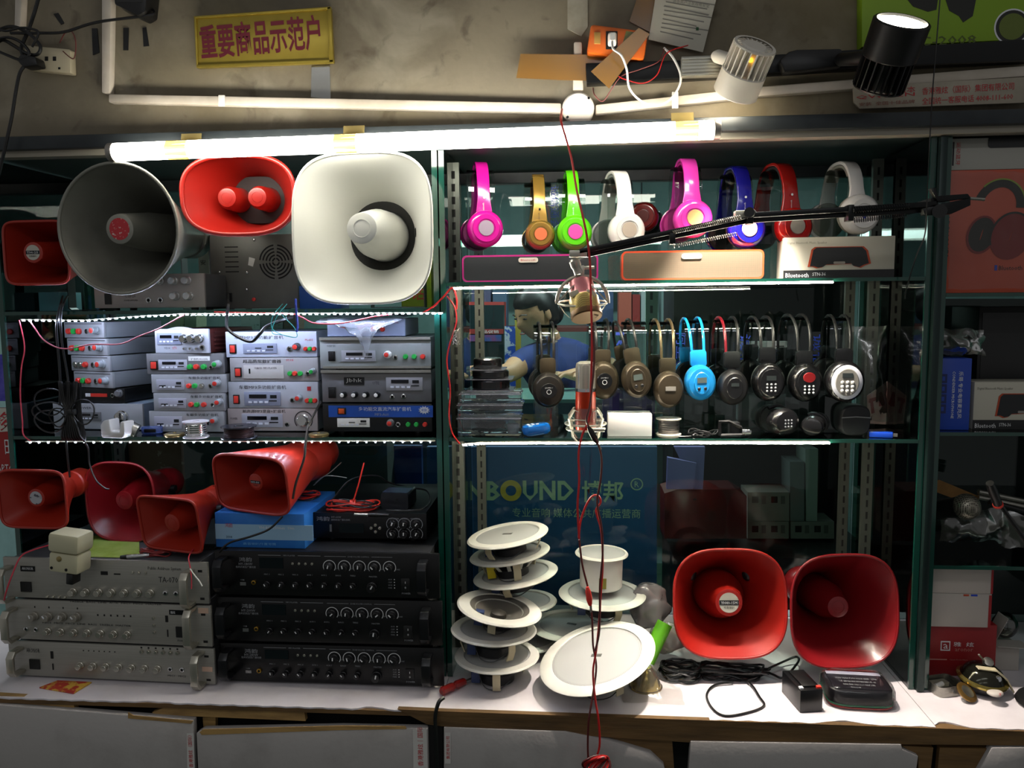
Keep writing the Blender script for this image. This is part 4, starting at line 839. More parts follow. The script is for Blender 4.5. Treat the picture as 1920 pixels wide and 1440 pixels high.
wire('red_black_wire', 'red wire running down the front rail of the headphone cabinet', 'wire', [(838, 555, -.006), (852, 575, -.006), (856, 600, -.006), (850, 625, -.006), (842, 650, -.006), (838, 680, -.006), (844, 730, -.006), (842, 780, -.006), (848, 812, -.006), (862, 832, -.005)], .0018, REDW)
# tangle of thin wires on the rail
q = at(856, 632, -.01); mb = MB(); random.seed(3)
for k in range(7):
    pts = [V((random.uniform(-.008, .008), random.uniform(-.008, .004), random.uniform(-.017, .017))) for _ in range(5)]; cable(pts, .0009, 5, 5, mb)
tag(mb.build('wire_knot', mat('tinned_wire', 'a39f95', .35, .7), None, q), 'small knot of bare wire ends on the front rail', 'wire')
# coiled cord bundle
q = at(133, 770, -.03); t = thing('cord_bundle', 'coiled black cord bundle hanging before the first stack', 'cord', q)
for k in range(9):
    a = (k-4)*.0035
    cable([V((a*1.6, -.004*(k % 3), .062)), V((a, -.006, .02)), V((a*.3, -.006-.002*(k % 2), 0)), V((a, -.006, -.03)), V((a*1.5, -.004, -.056)), V((a*1.5+.004, .004, -.058)), V((a+.003, .006, 0)), V((a*1.5, .006, .058))], .0021, 5, 5).build('strand', BLKW, t)
for k, (cx, cz, rx, rz_) in enumerate(((-.045, .018, .034, .028), (-.048, -.004, .036, .022), (-.045, -.022, .034, .024), (-.026, -.014, .018, .020), (.032, -.002, .024, .026))):
    MB().tube([V((cx+rx*math.cos(2*PI*i/24), -.002*k+.004*math.sin(4*PI*i/24), cz+rz_*math.sin(2*PI*i/24))) for i in range(24)], .0017, 6, closed=True).build('loop', BLKW, t)
MB().lathe([(.012, -.006), (.0135, 0), (.012, .006)], (0, 0, -.002), (0, 0, 1), 14).build('tie', BLACK, t)
wire('black_cable', 'black cord tail dropping from the bundle to crimson horn', 'cable', [(140, 800, -.03), (152, 820, -.03), (165, 840, -.02), (168, 870, -.02), (180, 900, -.03), (196, 915, -.035), (204, 917, -.03)], .0019, BLKW)
wire('black_cable', 'straight black cord below the bundle behind the left horn', 'cable', [(122, 800, -.028), (126, 850, -.024), (131, 895, -.02)], .0022, BLKW)
wire('black_cable', 'black cord dropping from fourth stack past the orange horn', 'cable', [(602, 752, -.01), (590, 775, -.02), (578, 800, -.04), (573, 830, -.07), (570, 860, -.08), (555, 905, -.09), (549, 935, -.09)], .0026, BLKW)
wire('black_cable', 'black cord sweeping under orange horn over the blue carton', 'cable', [(530, 968, -.075), (505, 992, -.085), (470, 1006, -.09), (430, 1018, -.09), (412, 1035, -.08)], .0024, BLKW)
# small things on the middle shelf front
def onshelf(px, py): p = onz(px, py, Z2); p.z = Z2+.0003; return p
p = onshelf(212, 822)
o = MB().prism([(-.03, 0), (.022, 0), (.030, .010), (.030, .036), (.020, .036), (.016, .014), (-.006, .014), (-.008, .040), (-.024, .036), (-.032, .026)], 0, .03).build('plastic_bracket', mat('white_clip', 'd0cfcb', .4), None, p, (0, 0, -.2), bev=.003); tag(o, 'white U-shaped plastic bracket lying on the shelf edge', 'bracket')
p = onshelf(247, 818); t = thing('metal_can', 'small silver round can tilted beside the white bracket', 'can', p+V((0, 0, .016)), (0, .5, .3))
MB().lathe([(.014, -.014), (.0155, -.013), (.0155, .013), (.014, .014)], d=(1, 0, 0), n=24).build('can_body', STEEL, t)
MB().lathe([(.012, -.0146), (.0125, -.0138)], d=(1, 0, 0), n=20).build('can_lid', mat('dark_lens', '33383c', .2, .4), t)
p = onshelf(284, 814); o = MB().box((-.022, 0, 0), (.02, .016, .016)).build('blue_clip', clear('blue_clear_plastic', '8fa6dc', .08, .1, .8, '6a86d0', .35), None, p, (0, 0, .15), bev=.003); tag(o, 'translucent blue plastic clip box on the shelf', 'clip'); MB().box((-.015, -.002, .003), (.01, 0, .011)).build('dark_insert', DARK, o, bev=.001)
def spool(label, px, py, rp, hp, wire_m, flange, tilt_=0):
    p = onshelf(px, py) if py < 1000 else onz(px, py, 0); k = mpp(px, py, p.y); r, h = rp*k, hp*k; p.y += r*.2
    t = thing('solder_spool', label, 'spool', p, (0, tilt_, 0))
    MB().lathe([(r, 0), (r, .002), (r*.97, .0026)], n=32).build('spool_flange', flange, t); MB().lathe([(r*.97, h-.0026), (r, h-.002), (r, h), (r*.3, h), (r*.28, h-.002)], n=32).build('spool_flange', flange, t)
    MB().lathe([(r*.8, .0027)]+[(r*(.84 if i % 2 else .80), .0027+(h-.0054)*i/13) for i in range(1, 13)]+[(r*.8, h-.0027)], n=28).build('solder_wire', wire_m, t)
    return t
spool('shiny silver solder spool at the front of middle shelf', 366, 821, 23, 30, CHROME, mat('pale_flange', 'd6d3dc', .4))
spool('black topped solder spool lying before the third stack', 446, 822, 32, 22, mat('dark_solder', '4b3a3c', .4, .5), mat('dark_blue_flange', '20232c', .25))
for px, lb in ((325, 'thin brass disc lying between blue clip and silver spool'), (596, 'brass disc lying at the foot of fourth stack')):
    p = onshelf(px, 819); p.y += .006; o = MB().lathe([(.020, 0), (.021, .002), (.021, .005), (.019, .0065), (.004, .0065), (.003, .009)], n=28).build('brass_disc', mat('dull_brass', '9a8a5c', .35, .7), None, p); tag(o, lb, 'disc')
    MB().lathe([(.0005, .0066), (.012, .0066), (.012, .0070)], n=20).build('centre_plate', STEEL, o)
# crumpled plastic over the fourth stack
def crumple(label, name, cat, pts_fn, nu, nv, amp, m, seed=1, parent=None):
    mb = MB(); vs_ = []
    for i in range(nu+1):
        for j in range(nv+1):
            p = V(pts_fn(i/nu, j/nv)); s = p*55+V((seed*7.3, 0, 0)); d = V((mnoise.noise(s), mnoise.noise(s+V((9, 0, 0))), mnoise.noise(s+V((0, 9, 0)))))
            vs_.append(p+d*amp)
    mb.add(vs_, [(i*(nv+1)+j, (i+1)*(nv+1)+j, (i+1)*(nv+1)+j+1, i*(nv+1)+j+1) for i in range(nu) for j in range(nv)])
    c = sum(vs_, V())/len(vs_); c.z = min(v.z for v in vs_); mb.v = [tuple(V(q)-c) for q in mb.v]
    o = mb.build(name, m, None, c, smooth=180); return tag(o, label, cat)
def wrap(u, v):
    a, b = at(578+180*u, 608, .0), at(590+165*u, 606, .18)
    x = a.x*(1-.0)+.0; f = v
    if f < .5: g = f/.5; return (a.x*(1-g)+(a.x*.9+.1*(at(690, 620, 0).x))*g, .20-.19*g, Z5T+.009+.002*math.sin(u*9)-.012*g*g)
    g = (f-.5)/.5; xm = at(690, 640, 0).x; x0 = a.x*.9+.1*xm
    return (x0+(xm-x0)*g*.85, .01-.01*g, Z5T-.003-.080*g*(1-abs(u-.5)*1.6 if abs(u-.5) < .5 else .2))
crumple('crumpled clear plastic wrap hanging over the fourth stack', 'plastic_wrap', 'plastic wrap', wrap, 34, 26, .0045, clear('bright_wrap', 'e4e8ee', .16, .14, .9, 'cfd4dc', .22))
# bottom left: blue carton, adapter, wires, white box
t, zc = carton('blue and white worn carton under the orange-red horn', (404, 962, 572, 1021), -.03, ZBLK+.0005, .20, mat('blue_print', '1f66b8', .5, c2='2b78c4', ns=9), rz=-.02)
fbox(t, 'white_band', 404, 981, 588, 1007, mat('pale_blue_band', '8fb4d0', .5), .0006); ftext(t, 'YH-80P-230mm  10m', 520, 986, 66, 5, INKW, .001); ftext(t, '3004', 430, 1003, 11, 4.5, INKK, .001); ftext(t, '高音喇叭外置号筒', 487, 1014, 62, 4.5, mat('sky_ink', '6db2e8', .5), .001); ftext(t, '鸿韵', 430, 983, 14, 8, INKR, .001)
ZC = zc
p = at(740, 948, .05); p.z = ZMIX+.0004; t = thing('power_adapter', 'black power adapter lying on the small black mixer', 'adapter', p, (0, 0, -.08))
MB().loft([[V((x*s, y, z+.018)) for x, z in rrect(.062, .036, .006)] for y, s in ((0, .97), (.004, 1), (.06, 1), (.066, .95))]).build('adapter_body', mat('adapter_black', '15161a', .3), t)
MB().box((-.028, .004, .0361), (.028, .05, .0366)).build('label_plate', mat('adapter_label', '3c4258', .25, .3), t, smooth=0); MB().cyl((.005, -.002, .022), (.005, .001, .022), .0025, n=10).build('socket_hole', HOLE, t)
def on_mix(lst): return [V((at(x, y, Y).x, Y, ZMIX+dz)) for x, y, Y, dz in lst]
def coil(label, name, c, rx, ry, n, m, r, seed, cat='wire', zt=.012, tails=(), m2=None):
    random.seed(seed); t = thing(name, label, cat, c)
    for k in range(n):
        a0 = random.uniform(-.2, .2); pts = []
        fx, fy, oz = random.uniform(.75, 1.05), random.uniform(.55, 1.1), r+random.uniform(0, zt)
        for i in range(20):
            a = 2*PI*i/20; x, y = rx*fx*math.cos(a), ry*fy*math.sin(a)*(.6+.4*abs(math.cos(a)))
            pts.append(V((x*math.cos(a0)-y*math.sin(a0), x*math.sin(a0)+y*math.cos(a0), oz+.2*zt*math.sin(3*a+k))))
        MB().tube(pts, r, 6, closed=True).build('loop', (m2 if (m2 and k % 3 == 1) else m), t)
    for tl in tails: cable([V(q)-c for q in tl], r).build('tail', m, t)
    return t
c = at(662, 945, .05); c.z = ZMIX+.0004
t = coil('red and black speaker wire coil on the small black mixer', 'speaker_wire_coil', c, .060, .032, 8, mat('tomato_wire', 'cf2d1e', .4), .0018, 5, tails=[[c+V((.0, -.01, .01)), c+V((.012, -.0, .05)), c+V((.024, .01, .10))]], m2=BLKW)
MB().lathe([(.013, -.006), (.0145, 0), (.013, .006)], (-.0, 0, .008), (1, .15, 0), 14).build('wire_wrap', mat('tomato_wire', 'cf2d1e', .4), t)
c = at(560, 932, .10); c.z = ZC+.0004; coil('small red wire coil behind the orange-red horn', 'speaker_wire_coil', c, .05, .03, 6, mat('tomato_wire', 'cf2d1e', .4), .0017, 9, m2=BLKW)
wire('audio_cable', 'black audio cable with chrome jack plug arching over the mixer', 'cable', [(622, 940, .08), (650, 905, .10), (680, 893, .11), (710, 893, .12), (730, 905, .13), (772, 915, .14), (800, 920, .12), (806, 940, .06), (790, 955, .0), (750, 958, -.01), (725, 957, -.01)], .0022, BLKW)
p = at(690, 953, -.01); p.z = ZMIX+.0045; t = thing('jack_plug', 'chrome jack plug lying at the front of the mixer', 'plug', p, (0, 0, -.06))
MB().lathe([(.0028, -.03), (.0032, -.022), (.0030, -.02), (.0032, 0)], d=(1, 0, 0), n=12).build('tip', CHROME, t); MB().lathe([(.0042, 0), (.0042, .02), (.0028, .045)], d=(1, 0, 0), n=12).build('sleeve', BLACK, t)
for lb, pts in (('thin grey wire end sticking up over the blue carton', [(588, 910, .10), (605, 895, .10), (620, 885, .10), (640, 867, .10)]), ('second thin grey wire end curving right over the carton', [(592, 905, .09), (608, 893, .09), (630, 893, .09), (650, 896, .09)])): wire('bare_wire', lb, 'wire', pts, .001, mat('tinned_wire', 'a39f95', .35, .7))
o = thing('plug_box', 'off-white plastic plug box hung over the top silver amplifier', 'plug box', at(118, 1076, -.122), (0, .10, -.06))
IVB = mat('ivory_box', 'b7b294', .45); k = mpp(118, 1040, -.09)
MB().box((-29*k, 0, .0), (27*k, .045, 36*k)).build('base_shell', IVB, o, bev=.006); MB().box((-30*k, -.004, 36.5*k), (29*k, .049, 72*k)).build('cap_shell', IVB, o, bev=.008)
MB().lathe([(.0055, 0), (.0055, -.0015), (.004, -.002)], (-8*k, 0, 26*k), (0, 1, 0), 14).build('round_screw', mat('dull_brass', '9a8a5c', .35, .7), o)
for x in (-22, 6): MB().cyl((x*k, .002, 8*k), (x*k, -.001, 8*k), .003, n=10).build('screw', DARK, o)
MB().box((3*k, .004, -20*k), (16*k, .03, -.0004)).build('black_foot', BLACK, o, bev=.002)
p = [at(x, y, Y) for x, y, Y in ((150, 1040, .0), (262, 1046, -.02), (268, 1038, .05), (160, 1020, .1))]
o = MB().slab([(V(q).x, V(q).y) for q in (at(150, 1040, -.05), at(262, 1046, -.05), at(262, 1030, .10), at(150, 1030, .10))], ZSIL+.0006, ZSIL+.0016).build('green_sheet', mat('yellow_green_sheet', '8aa23a', .5, c2='a4b860', ns=20), None, smooth=0); tag(o, 'yellow-green bubble sheet on top of the silver amplifier', 'sheet')
p = at(253, 1040, -.055); p.z = ZSIL+.0062; t = thing('jack_plug', 'silver jack plug on the green sheet by the small horn', 'plug', p, (0, -.06, .1))
MB().lathe([(.0045, -.016), (.0045, 0), (.0035, .018), (.0025, .03)], d=(1, 0, 0), n=12).build('sleeve', CHROME, t); MB().lathe([(.0035, -.03), (.0046, -.016)], d=(1, 0, 0), n=12).build('boot', BLACK, t)
c = at(292, 1042, -.03); c.z = ZSIL+.0008; coil('dark red wire coil under the smallest horn', 'speaker_wire_coil', c, .035, .02, 6, mat('dark_red_wire', '8a2524', .4), .0014, 12)
wire('thin_wire', 'red wire dropping from the silver amplifier top to its left handle', 'wire', [(100, 1020, -.05), (60, 1032, -.075), (38, 1045, -.085), (22, 1080, -.10), (12, 1108, -.105), (8, 1125, -.10)], .0016, mat('pink_red_wire', 'c23a4a', .4))
wire('thin_wire', 'red wire hanging from the smallest horn before the handle', 'wire', [(362, 1030, -.06), (354, 1045, -.10), (357, 1066, -.11), (359, 1085, -.112), (359, 1104, -.112)], .0013, mat('pink_red_wire', 'c23a4a', .4))
wire('thin_wire', 'white wire hanging from the smallest horn before the handle', 'wire', [(356, 1066, -.114), (366, 1080, -.114), (374, 1090, -.114), (379, 1099, -.114)], .0013, WHITE)
q = [onz(x, y, 0) for x, y in ((74, 1291), (108, 1278), (172, 1281), (138, 1302))]
o = MB().slab([(p.x, p.y) for p in q[::-1]], .0005, .003).build('picture_card', mat('red_yellow_print', 'a5281e', .5, c2='c8a03c', ns=28, lo=.5, hi=.56), None, smooth=0); tag(o, 'red and yellow printed card under the bottom silver amplifier', 'card')
# ================================================================== headphones
def arch(a, z0, H, n=22, e=2.6):
    """band path in local y,z: from the front cup up, over and down to the rear cup"""
    out = []
    for i in range(n+1):
        u = PI*i/n; c, s_ = -math.cos(u), math.sin(u)
        out.append((math.copysign(abs(c)**(2/e), c)*a, z0+(H-z0)*abs(s_)**(2/e)))
    return out
def stand(label, x, y, z, wd, a, H, yaw=0):
    t = thing('headphone_stand', label, 'display stand', (x, y, z+.0003), (0, 0, yaw), group='clear acrylic headphone stands')
    pts = [V((0, -a*1.1, .001)), V((0, -a*1.02, H*.5))]+[V((0, yy, zz)) for yy, zz in arch(a, H*.72, H, 14, 2.4)]+[V((0, a*1.02, H*.5)), V((0, a*1.1, .001))]
    th = []
    for i, p in enumerate(pts):
        d = (pts[min(i+1, len(pts)-1)]-pts[max(i-1, 0)]).normalized(); th.append(V((0, -d.z, d.y))*.0011)
    MB().strip(pts, (wd/2, 0, 0), th).build('bent_sheet', ACRY, t, smooth=40)
    return t
def cup_mesh(r, th, n=30, sx=1, sz=1, dome=.35):
    mb = MB().lathe([(.0005, -th), (r*.55, -th), (r*.8, -th*.93), (r*.95, -th*.7), (r, -th*.35), (r, 0), (r*.9, .001), (.0005, .001)], d=(0, 1, 0), n=n)
    mb.v = [(x*sx, y, z*sz) for x, y, z in mb.v]; return mb
def beats(label, px, ytop, cyp, rp, Y, zs, m, badge, pad, yaw=.2, bw=24, a=.062, band_m=None, stand_label=None, mark=None, lean=0, text_=True):
    """glossy on-ear headphones seen from the side, hung over an acrylic stand; px,cyp,rp = front cup in pixels"""
    k = mpp(px, cyp, Y); r = rp*k; c = at(px, cyp, Y); H = at(px, ytop, Y).z-c.z+r
    t = thing('headphones', label, 'headphones', (c.x, Y+a*math.cos(yaw), c.z-r), (0, 0, yaw), group='glossy headphones on the upper shelf')
    t.location.x = c.x-a*math.sin(yaw)*1.0; MW[t.name] = Matrix.LocRotScale(t.location, t.rotation_euler, None)
    pts = arch(a, r*1.15, H, 26); P = [V((0, y, z)) for y, z in pts]; hb = bw*k/2
    wv, th = [], []
    for i, p in enumerate(P):
        f = min(i, len(P)-1-i)/(len(P)/2); wv.append(V((hb*(1+.55*max(0, 1-f*5)), 0, 0)))
        d = (P[min(i+1, len(P)-1)]-P[max(i-1, 0)]).normalized(); th.append(V((0, -d.z, d.y))*.0035)
    bd = MB().strip(P, wv, th).build('headband', band_m or m, t, bev=.0014, smooth=50)
    MB().strip([p-V(th[j+6])*2.1 for j, p in enumerate(P[6:-6])], (hb*.86, 0, 0), [q*.7 for q in th[6:-6]]).build('band_padding', pad, bd, smooth=50)
    for s_ in (-1, 1):
        cu = cup_mesh(r, .024).build('ear_cup', m, t, (0, s_*(a+.004), r), (0, 0, 0 if s_ < 0 else PI))
        MB().lathe([(r*.74, -.0245), (r*.72, -.0262), (r*.5, -.0262), (r*.48, -.0245)], d=(0, 1, 0), n=28, cap0=False, cap1=False).build('cup_ring', m, cu)
        MB().lathe([(.0005, -.0256), (r*.40, -.0256), (r*.42, -.0244)], d=(0, 1, 0), n=24).build('badge', badge, cu)
        MB().lathe([(r*.55, .001), (r*.9, .003), (r*.97, .011), (r*.88, .018), (r*.5, .018)], d=(0, 1, 0), n=26, cap0=False).build('ear_cushion', pad, t, (0, s_*(a+.004), r), (0, 0, 0 if s_ < 0 else PI))
    if mark:
        text('Bluetooth', mark, bd, (-.002, -a-.0045, r*2.15), None, .0035, rot=(PI/2, -PI/2, 0)); MB().lathe([(.0004, -.0003), (.0024, -.0003), (.0024, 0)], (0, -a-.0038, r*2.7), (0, 1, 0), 12).build('dot', mark, bd)
    if stand_label: stand(stand_label, t.location.x, t.location.y, zs, .056, a-.030, c.z-r-zs+H-.0145, yaw)
    return t
def gl(n, c): return mat(n, c, .18, coat=.6)
PADK = mat('black_padding', '141416', .7)
MAG = gl('magenta_gloss', 'c3148c'); PNK = gl('pink_gloss', 'd83aa8'); GLD = mat('gold_gloss', 'a5823a', .25, .6, coat=.4); LIM = gl('lime_gloss', '57c312'); WHG = gl('white_gloss', 'dedad6'); BLU = gl('navy_gloss', '14127e'); RED = gl('red_gloss', '96120e')
YU = .07
beats('magenta headphones with grey badge above dark speaker', 908, 299, 430, 34, YU, ZR, MAG, mat('grey_badge', '9a8a9c', .4), mat('purple_pad', '7a1a5c', .5), .26, 23, a=.052, stand_label='clear stand of the magenta headphones', mark=INKW)
beats('gold headphones with orange-red badge ring', 1012, 322, 441, 28, YU, ZR, GLD, mat('copper_badge', 'cf6a44', .35), PADK, .12, 22, stand_label='clear stand of the gold headphones', mark=DARK)
beats('lime green headphones with pink badge', 1076, 314, 437, 33, YU, ZR, LIM, mat('hot_pink_badge', 'e2479c', .4), mat('lime_pad', '3f8a14', .5), .12, 22, stand_label='clear stand of the lime green headphones', mark=INKW)
beats('white headphones with pale badge and dark padding', 1172, 315, 433, 34, YU-.02, ZR, WHG, mat('pearl_badge', 'c8b8a8', .25, .3), mat('grey_pad', '6f7472', .6), .25, 28, stand_label='clear stand of the left white headphones')
beats('dark red headphones half hidden behind the white pair', 1208, 380, 408, 28, .20, ZR, mat('brown_red_gloss', '641410', .2, coat=.5), mat('dark_red_badge', '4a0c0a', .3), PADK, -.2, 20, stand_label='clear stand of the half hidden dark red headphones')
beats('pink headphones with tan badge in the middle of upper shelf', 1297, 291, 411, 36, YU-.01, ZR, PNK, mat('tan_badge', 'c0a06a', .4), mat('pink_pad', 'a01a70', .5), .10, 28, stand_label='clear stand of the pink headphones')
beats('navy blue headphones with pinkish badge behind boom arm', 1396, 306, 431, 36, YU, ZR, BLU, mat('rose_badge', 'b58a86', .4), PADK, .16, 28, stand_label='clear stand of the navy blue headphones', mark=INKW)
beats('bright red headphones with grey badge behind boom arm', 1482, 300, 426, 36, YU, ZR, RED, mat('ash_badge', '9c948a', .4), PADK, .26, 30, stand_label='clear stand of the bright red headphones', mark=INKW)
beats('white headphones with small blue mark at right end', 1606, 297, 403, 38, YU, ZR, WHG, WHG, mat('beige_pad', '8a857a', .6), .18, 27, stand_label='clear stand of the right white headphones')
_cu = [o for o in col.objects if o.name.startswith('ear_cup')][-2]; MB().lathe([(.0004, -.0262), (.0042, -.0262), (.0042, -.0256)], (0, 0, -.006), (0, 1, 0), 14).build('blue_mark', INKB, _cu)

# ================================================================== bar speakers and carton on the upper shelf
def bar_speaker(label, x0, y0, x1, y1, Y, zs, edge, cloth, badge_x, badge_text):
    k = mpp((x0+x1)/2, (y0+y1)/2, Y); wd = span(x0, x1, (y0+y1)/2, Y); h = at((x0+x1)/2, y0, Y).z-zs-.001
    t = thing('bar_speaker', label, 'speaker', (at((x0+x1)/2, y1, Y).x, Y, zs+.0004), (0, 0, .0))
    o = [(x, z+h/2) for x, z in rrect(wd, h, .010, 5)]; i_ = [(x, z+h/2) for x, z in rrect(wd-.007, h-.007, .008, 5)]
    MB().loft([[V((x, 0, z)) for x, z in i_], [V((x, -.002, z)) for x, z in i_], [V((x, -.002, z)) for x, z in o], [V((x, .05, z)) for x, z in o]], cap0=False).build('housing', edge, t)
    MB().prism(i_, -.0022, .004).build('cloth_grille', cloth, t, smooth=0)
    bx = (badge_x-(x0+x1)/2)*k
    bg = MB().prism([(bx+x, h*.80+z) for x, z in rrect(.040, .010, .0045, 4)], -.0042, -.002).build('badge', mat('pearl_badge_plate', 'd8cfc2', .3), t)
    text(badge_text, INKR, bg, (bx, -.0046, h*.80), .030, .004)
    return t
bar_speaker('dark bar speaker with magenta edge left of the hanging microphone', 866, 477, 1121, 527, .03, ZR, mat('magenta_edge', 'b5287c', .35), dots('dark_cloth', '23262a', '0e1012', 700, .8), 991, 'Bluetooth')
bar_speaker('brown mesh bar speaker with orange edge on the upper shelf', 1164, 469, 1431, 523, .03, ZR, mat('orange_edge', 'cf4a28', .35), dots('brown_cloth', '6a5a46', '2a241c', 520, .7), 1296, 'Bluetooth')
def stn_box(label, x0, y0, x1, y1, Y, zs, rz=0, cut=False):
    t, zt = carton(label, (x0, y0, x1, y1), Y, zs+.0003, .06, mat('cream_card', 'b7b2a2', .55), rz, name='speaker_carton')
    W, H = x1-x0, y1-y0; X = lambda u: x0+u*W
    Yp = lambda v: y0+v*H
    fbox(t, 'black_band', x0, Yp(.80), x1, y1, mat('print_black_band', '141416', .5), .0005)
    ftext(t, 'Bluetooth', X(.125), Yp(.92), W*.21, H*.12, INKW, .001); ftext(t, 'STN-36', X(.325), Yp(.90), W*.12, H*.09, INKW, .001); ftext(t, 'Digital Bluetooth Music Speaker', X(.21), Yp(.14), W*.36, H*.08, mat('faint_print', '77746c', .7), .001)
    def car(s, dx=0):
        pts = [(.22, .72), (.25, .30), (.28, .24), (.72, .24), (.76, .34), (.79, .66), (.74, .70), (.70, .76), (.64, .72), (.62, .66), (.38, .68), (.35, .74), (.30, .76), (.26, .72)]
        return [(fp(t, X(.505+(u-.505)*s), Yp(.5+(v-.5)*s)).x, fp(t, X(.505+(u-.505)*s), Yp(.5+(v-.5)*s)).z) for u, v in pts]
    p = MB().prism(ccw(car(1)), -.0038, -.0032).build('printed_outline', mat('print_orange', 'a8401e', .5), t, smooth=0); MB().prism(ccw(car(.93)), -.0042, -.0036).build('printed_speaker', mat('print_dark', '191a1c', .5), p, smooth=0)
    a = fp(t, X(.505), Yp(.63)); MB().prism([(a.x+x, a.z+z) for x, z in rrect(.022, .005, .002, 3)], -.0046, -.0041).build('printed_badge', mat('print_grey', '86807a', .5), p, smooth=0)
    return t, zt
stn_box('cream carton with car-shaped speaker picture on the upper shelf', 1469, 444, 1675, 514, .03, ZR, -.03)

# ================================================================== black headsets on the lower shelf
BRZ = mat('bronze_plastic', '4a4133', .3, .5); BKG = mat('gloss_black', '101011', .25, coat=.4); BLH = gl('sky_blue_gloss', '1f8fd6'); BKS = mat('satin_black', '131314', .4)
def fm(label, px, ytop, yoke, cyp, rx, rz_, Y, m, rod, yaw=.1, roll=0, face=None, stand_label=None, rodm2=None, yokem=None, a=.058, zs=Z2):
    k = mpp(px, cyp, Y); rX, rZ = rx*k, rz_*k; c = at(px, cyp, Y); H = at(px, ytop, Y).z-c.z+rZ; zy = at(px, yoke, Y).z-c.z+rZ
    t = thing('wireless_headset', label, 'headset', (c.x-a*math.sin(yaw), Y+a*math.cos(yaw), c.z-rZ), (0, roll, yaw), group='wireless headsets on the lower shelf')
    pts = arch(a, zy, H, 24, 2.3)
    for sx in (-1, 1): MB().tube([V((sx*.0125*(1+.15*math.sin(PI*i/24)), y, z)) for i, (y, z) in enumerate(pts)], .0030, 7).build('band_rod', rod if (sx < 0 or rodm2 is None) else rodm2, t)
    for s_ in (-1, 1):
        rt = (0, 0, 0 if s_ < 0 else PI); yy = s_*a
        y0 = zy-.030
        MB().loft([[V((x, -.006, z)) for x, z in rrect(.033, .034, .006, 3, 0, zy-.016)], [V((x, .006, z)) for x, z in rrect(.033, .034, .006, 3, 0, zy-.016)]]).build('slider', yokem or m, t, (0, yy, 0), rt, bev=.001)
        MB().box((-.009, -.005, zy-.046), (.009, .005, zy-.030)).build('hinge', BKS, t, (0, yy, 0), rt, bev=.001)
        cu = cup_mesh(1, .026, sx=rX, sz=rZ).build('ear_cup', m, t, (0, yy-.004*s_*-1, rZ), rt)
        MB().lathe([(.55, .001), (.88, .003), (.95, .011), (.86, .018), (.5, .018)], d=(0, 1, 0), n=24, cap0=False)
        mb = MB().lathe([(.55, .001), (.88, .003), (.95, .011), (.86, .018), (.5, .018)], d=(0, 1, 0), n=24, cap0=False); mb.v = [(x*rX, y, z*rZ) for x, y, z in mb.v]
        mb.build('ear_cushion', PADK, t, (0, yy+.004*s_, rZ), rt)
        if s_ < 0 and face: face(cu, rX, rZ, -.0265)
    if stand_label: stand(stand_label, t.location.x, t.location.y, zs, .050, a-.034, c.z-rZ-zs+H-.006, yaw)
    return t
def oval(par, name, rx, rz_, y, m, cz=0, th=.0012, n=28):
    mb = MB().lathe([(.0005, -th), (.94, -th), (1, 0)], (0, 0, 0), (0, 1, 0), n); mb.v = [(x*rx, y+yy, cz+z*rz_) for x, yy, z in mb.v]; return mb.build(name, m, par)
def face_ring(cu, rX, rZ, y):
    oval(cu, 'badge', rX*.5, rZ*.42, y, BKG); text('JAMBO', INKW, cu, (0, y-.0016, rZ*.16), rX*.5, .003); MB().lathe([(.004, -.0004), (.0052, -.0004), (.0052, 0), (.004, 0)], (0, y-.0012, -rZ*.06), (0, 1, 0), 18, False, False).build('ring_mark', INKW, cu)
def face_lcd(cu, rX, rZ, y):
    pl_ = oval(cu, 'face_plate', rX*.52, rZ*.62, y, cu.data.materials[0]); MB().box((-rX*.3, y-.0022, rZ*.02), (rX*.3, y-.0010, rZ*.32)).build('display_window', mat('lcd_grey', '55605c', .2), pl_, smooth=0)
    for dx in (-.2, .2): MB().ball((dx*rX, y-.0014, -rZ*.3), (.0035, .0016, .0035), 10, 6).build('button', BKS, pl_)
def keypad(cu, rX, rZ, y, m=INKW, cz=-.38, r=.0022, dx=.26, dz=.17):
    me = cached(('key', r, m.name), lambda: MB().ball((0, 0, 0), (r, .0012, r), 10, 6).mesh('key', m))
    for i in range(3):
        for j in range(3): put('key', me, cu, ((i-1)*dx*rX, y-.0012, rZ*(cz+(1-j)*dz)))
def face_keys(cu, rX, rZ, y):
    p = oval(cu, 'face_plate', rX*.72, rZ*.72, y, BKG); MB().box((-rX*.3, y-.0022, rZ*.12), (rX*.3, y-.001, rZ*.36)).build('display_window', mat('lcd_dark', '2c3232', .2), p, smooth=0); keypad(p, rX, rZ, y-.001, mat('key_grey', 'a8a8a8', .4), -.25)
def face_red(cu, rX, rZ, y):
    p = oval(cu, 'face_plate', rX*.72, rZ*.76, y, BKG); oval(p, 'red_logo', rX*.38, rZ*.26, y-.0014, mat('red_logo', '8c1a1c', .35), rZ*.30); keypad(p, rX, rZ, y-.001, INKW, -.32)
def face_white(cu, rX, rZ, y):
    p = oval(cu, 'white_oval', rX*.80, rZ*.82, y, mat('white_oval', 'c4c6ce', .35)); q = oval(p, 'grey_oval', rX*.60, rZ*.66, y-.0012, mat('grey_oval', '77756e', .45)); MB().box((-rX*.26, y-.0034, rZ*.22), (rX*.26, y-.0022, rZ*.44)).build('display_window', mat('lcd_dark', '2c3232', .2), q, smooth=0); keypad(q, rX, rZ, y-.0022, WHITE, -.2, .0034, .26, .2)
def face_plain(cu, rX, rZ, y):
    MB().box((-rX*.34, y-.001, -.001), (rX*.34, y+.001, rZ*.2)).build('nameplate', mat('silver_plate', 'a8a49a', .35, .5), cu, smooth=0)
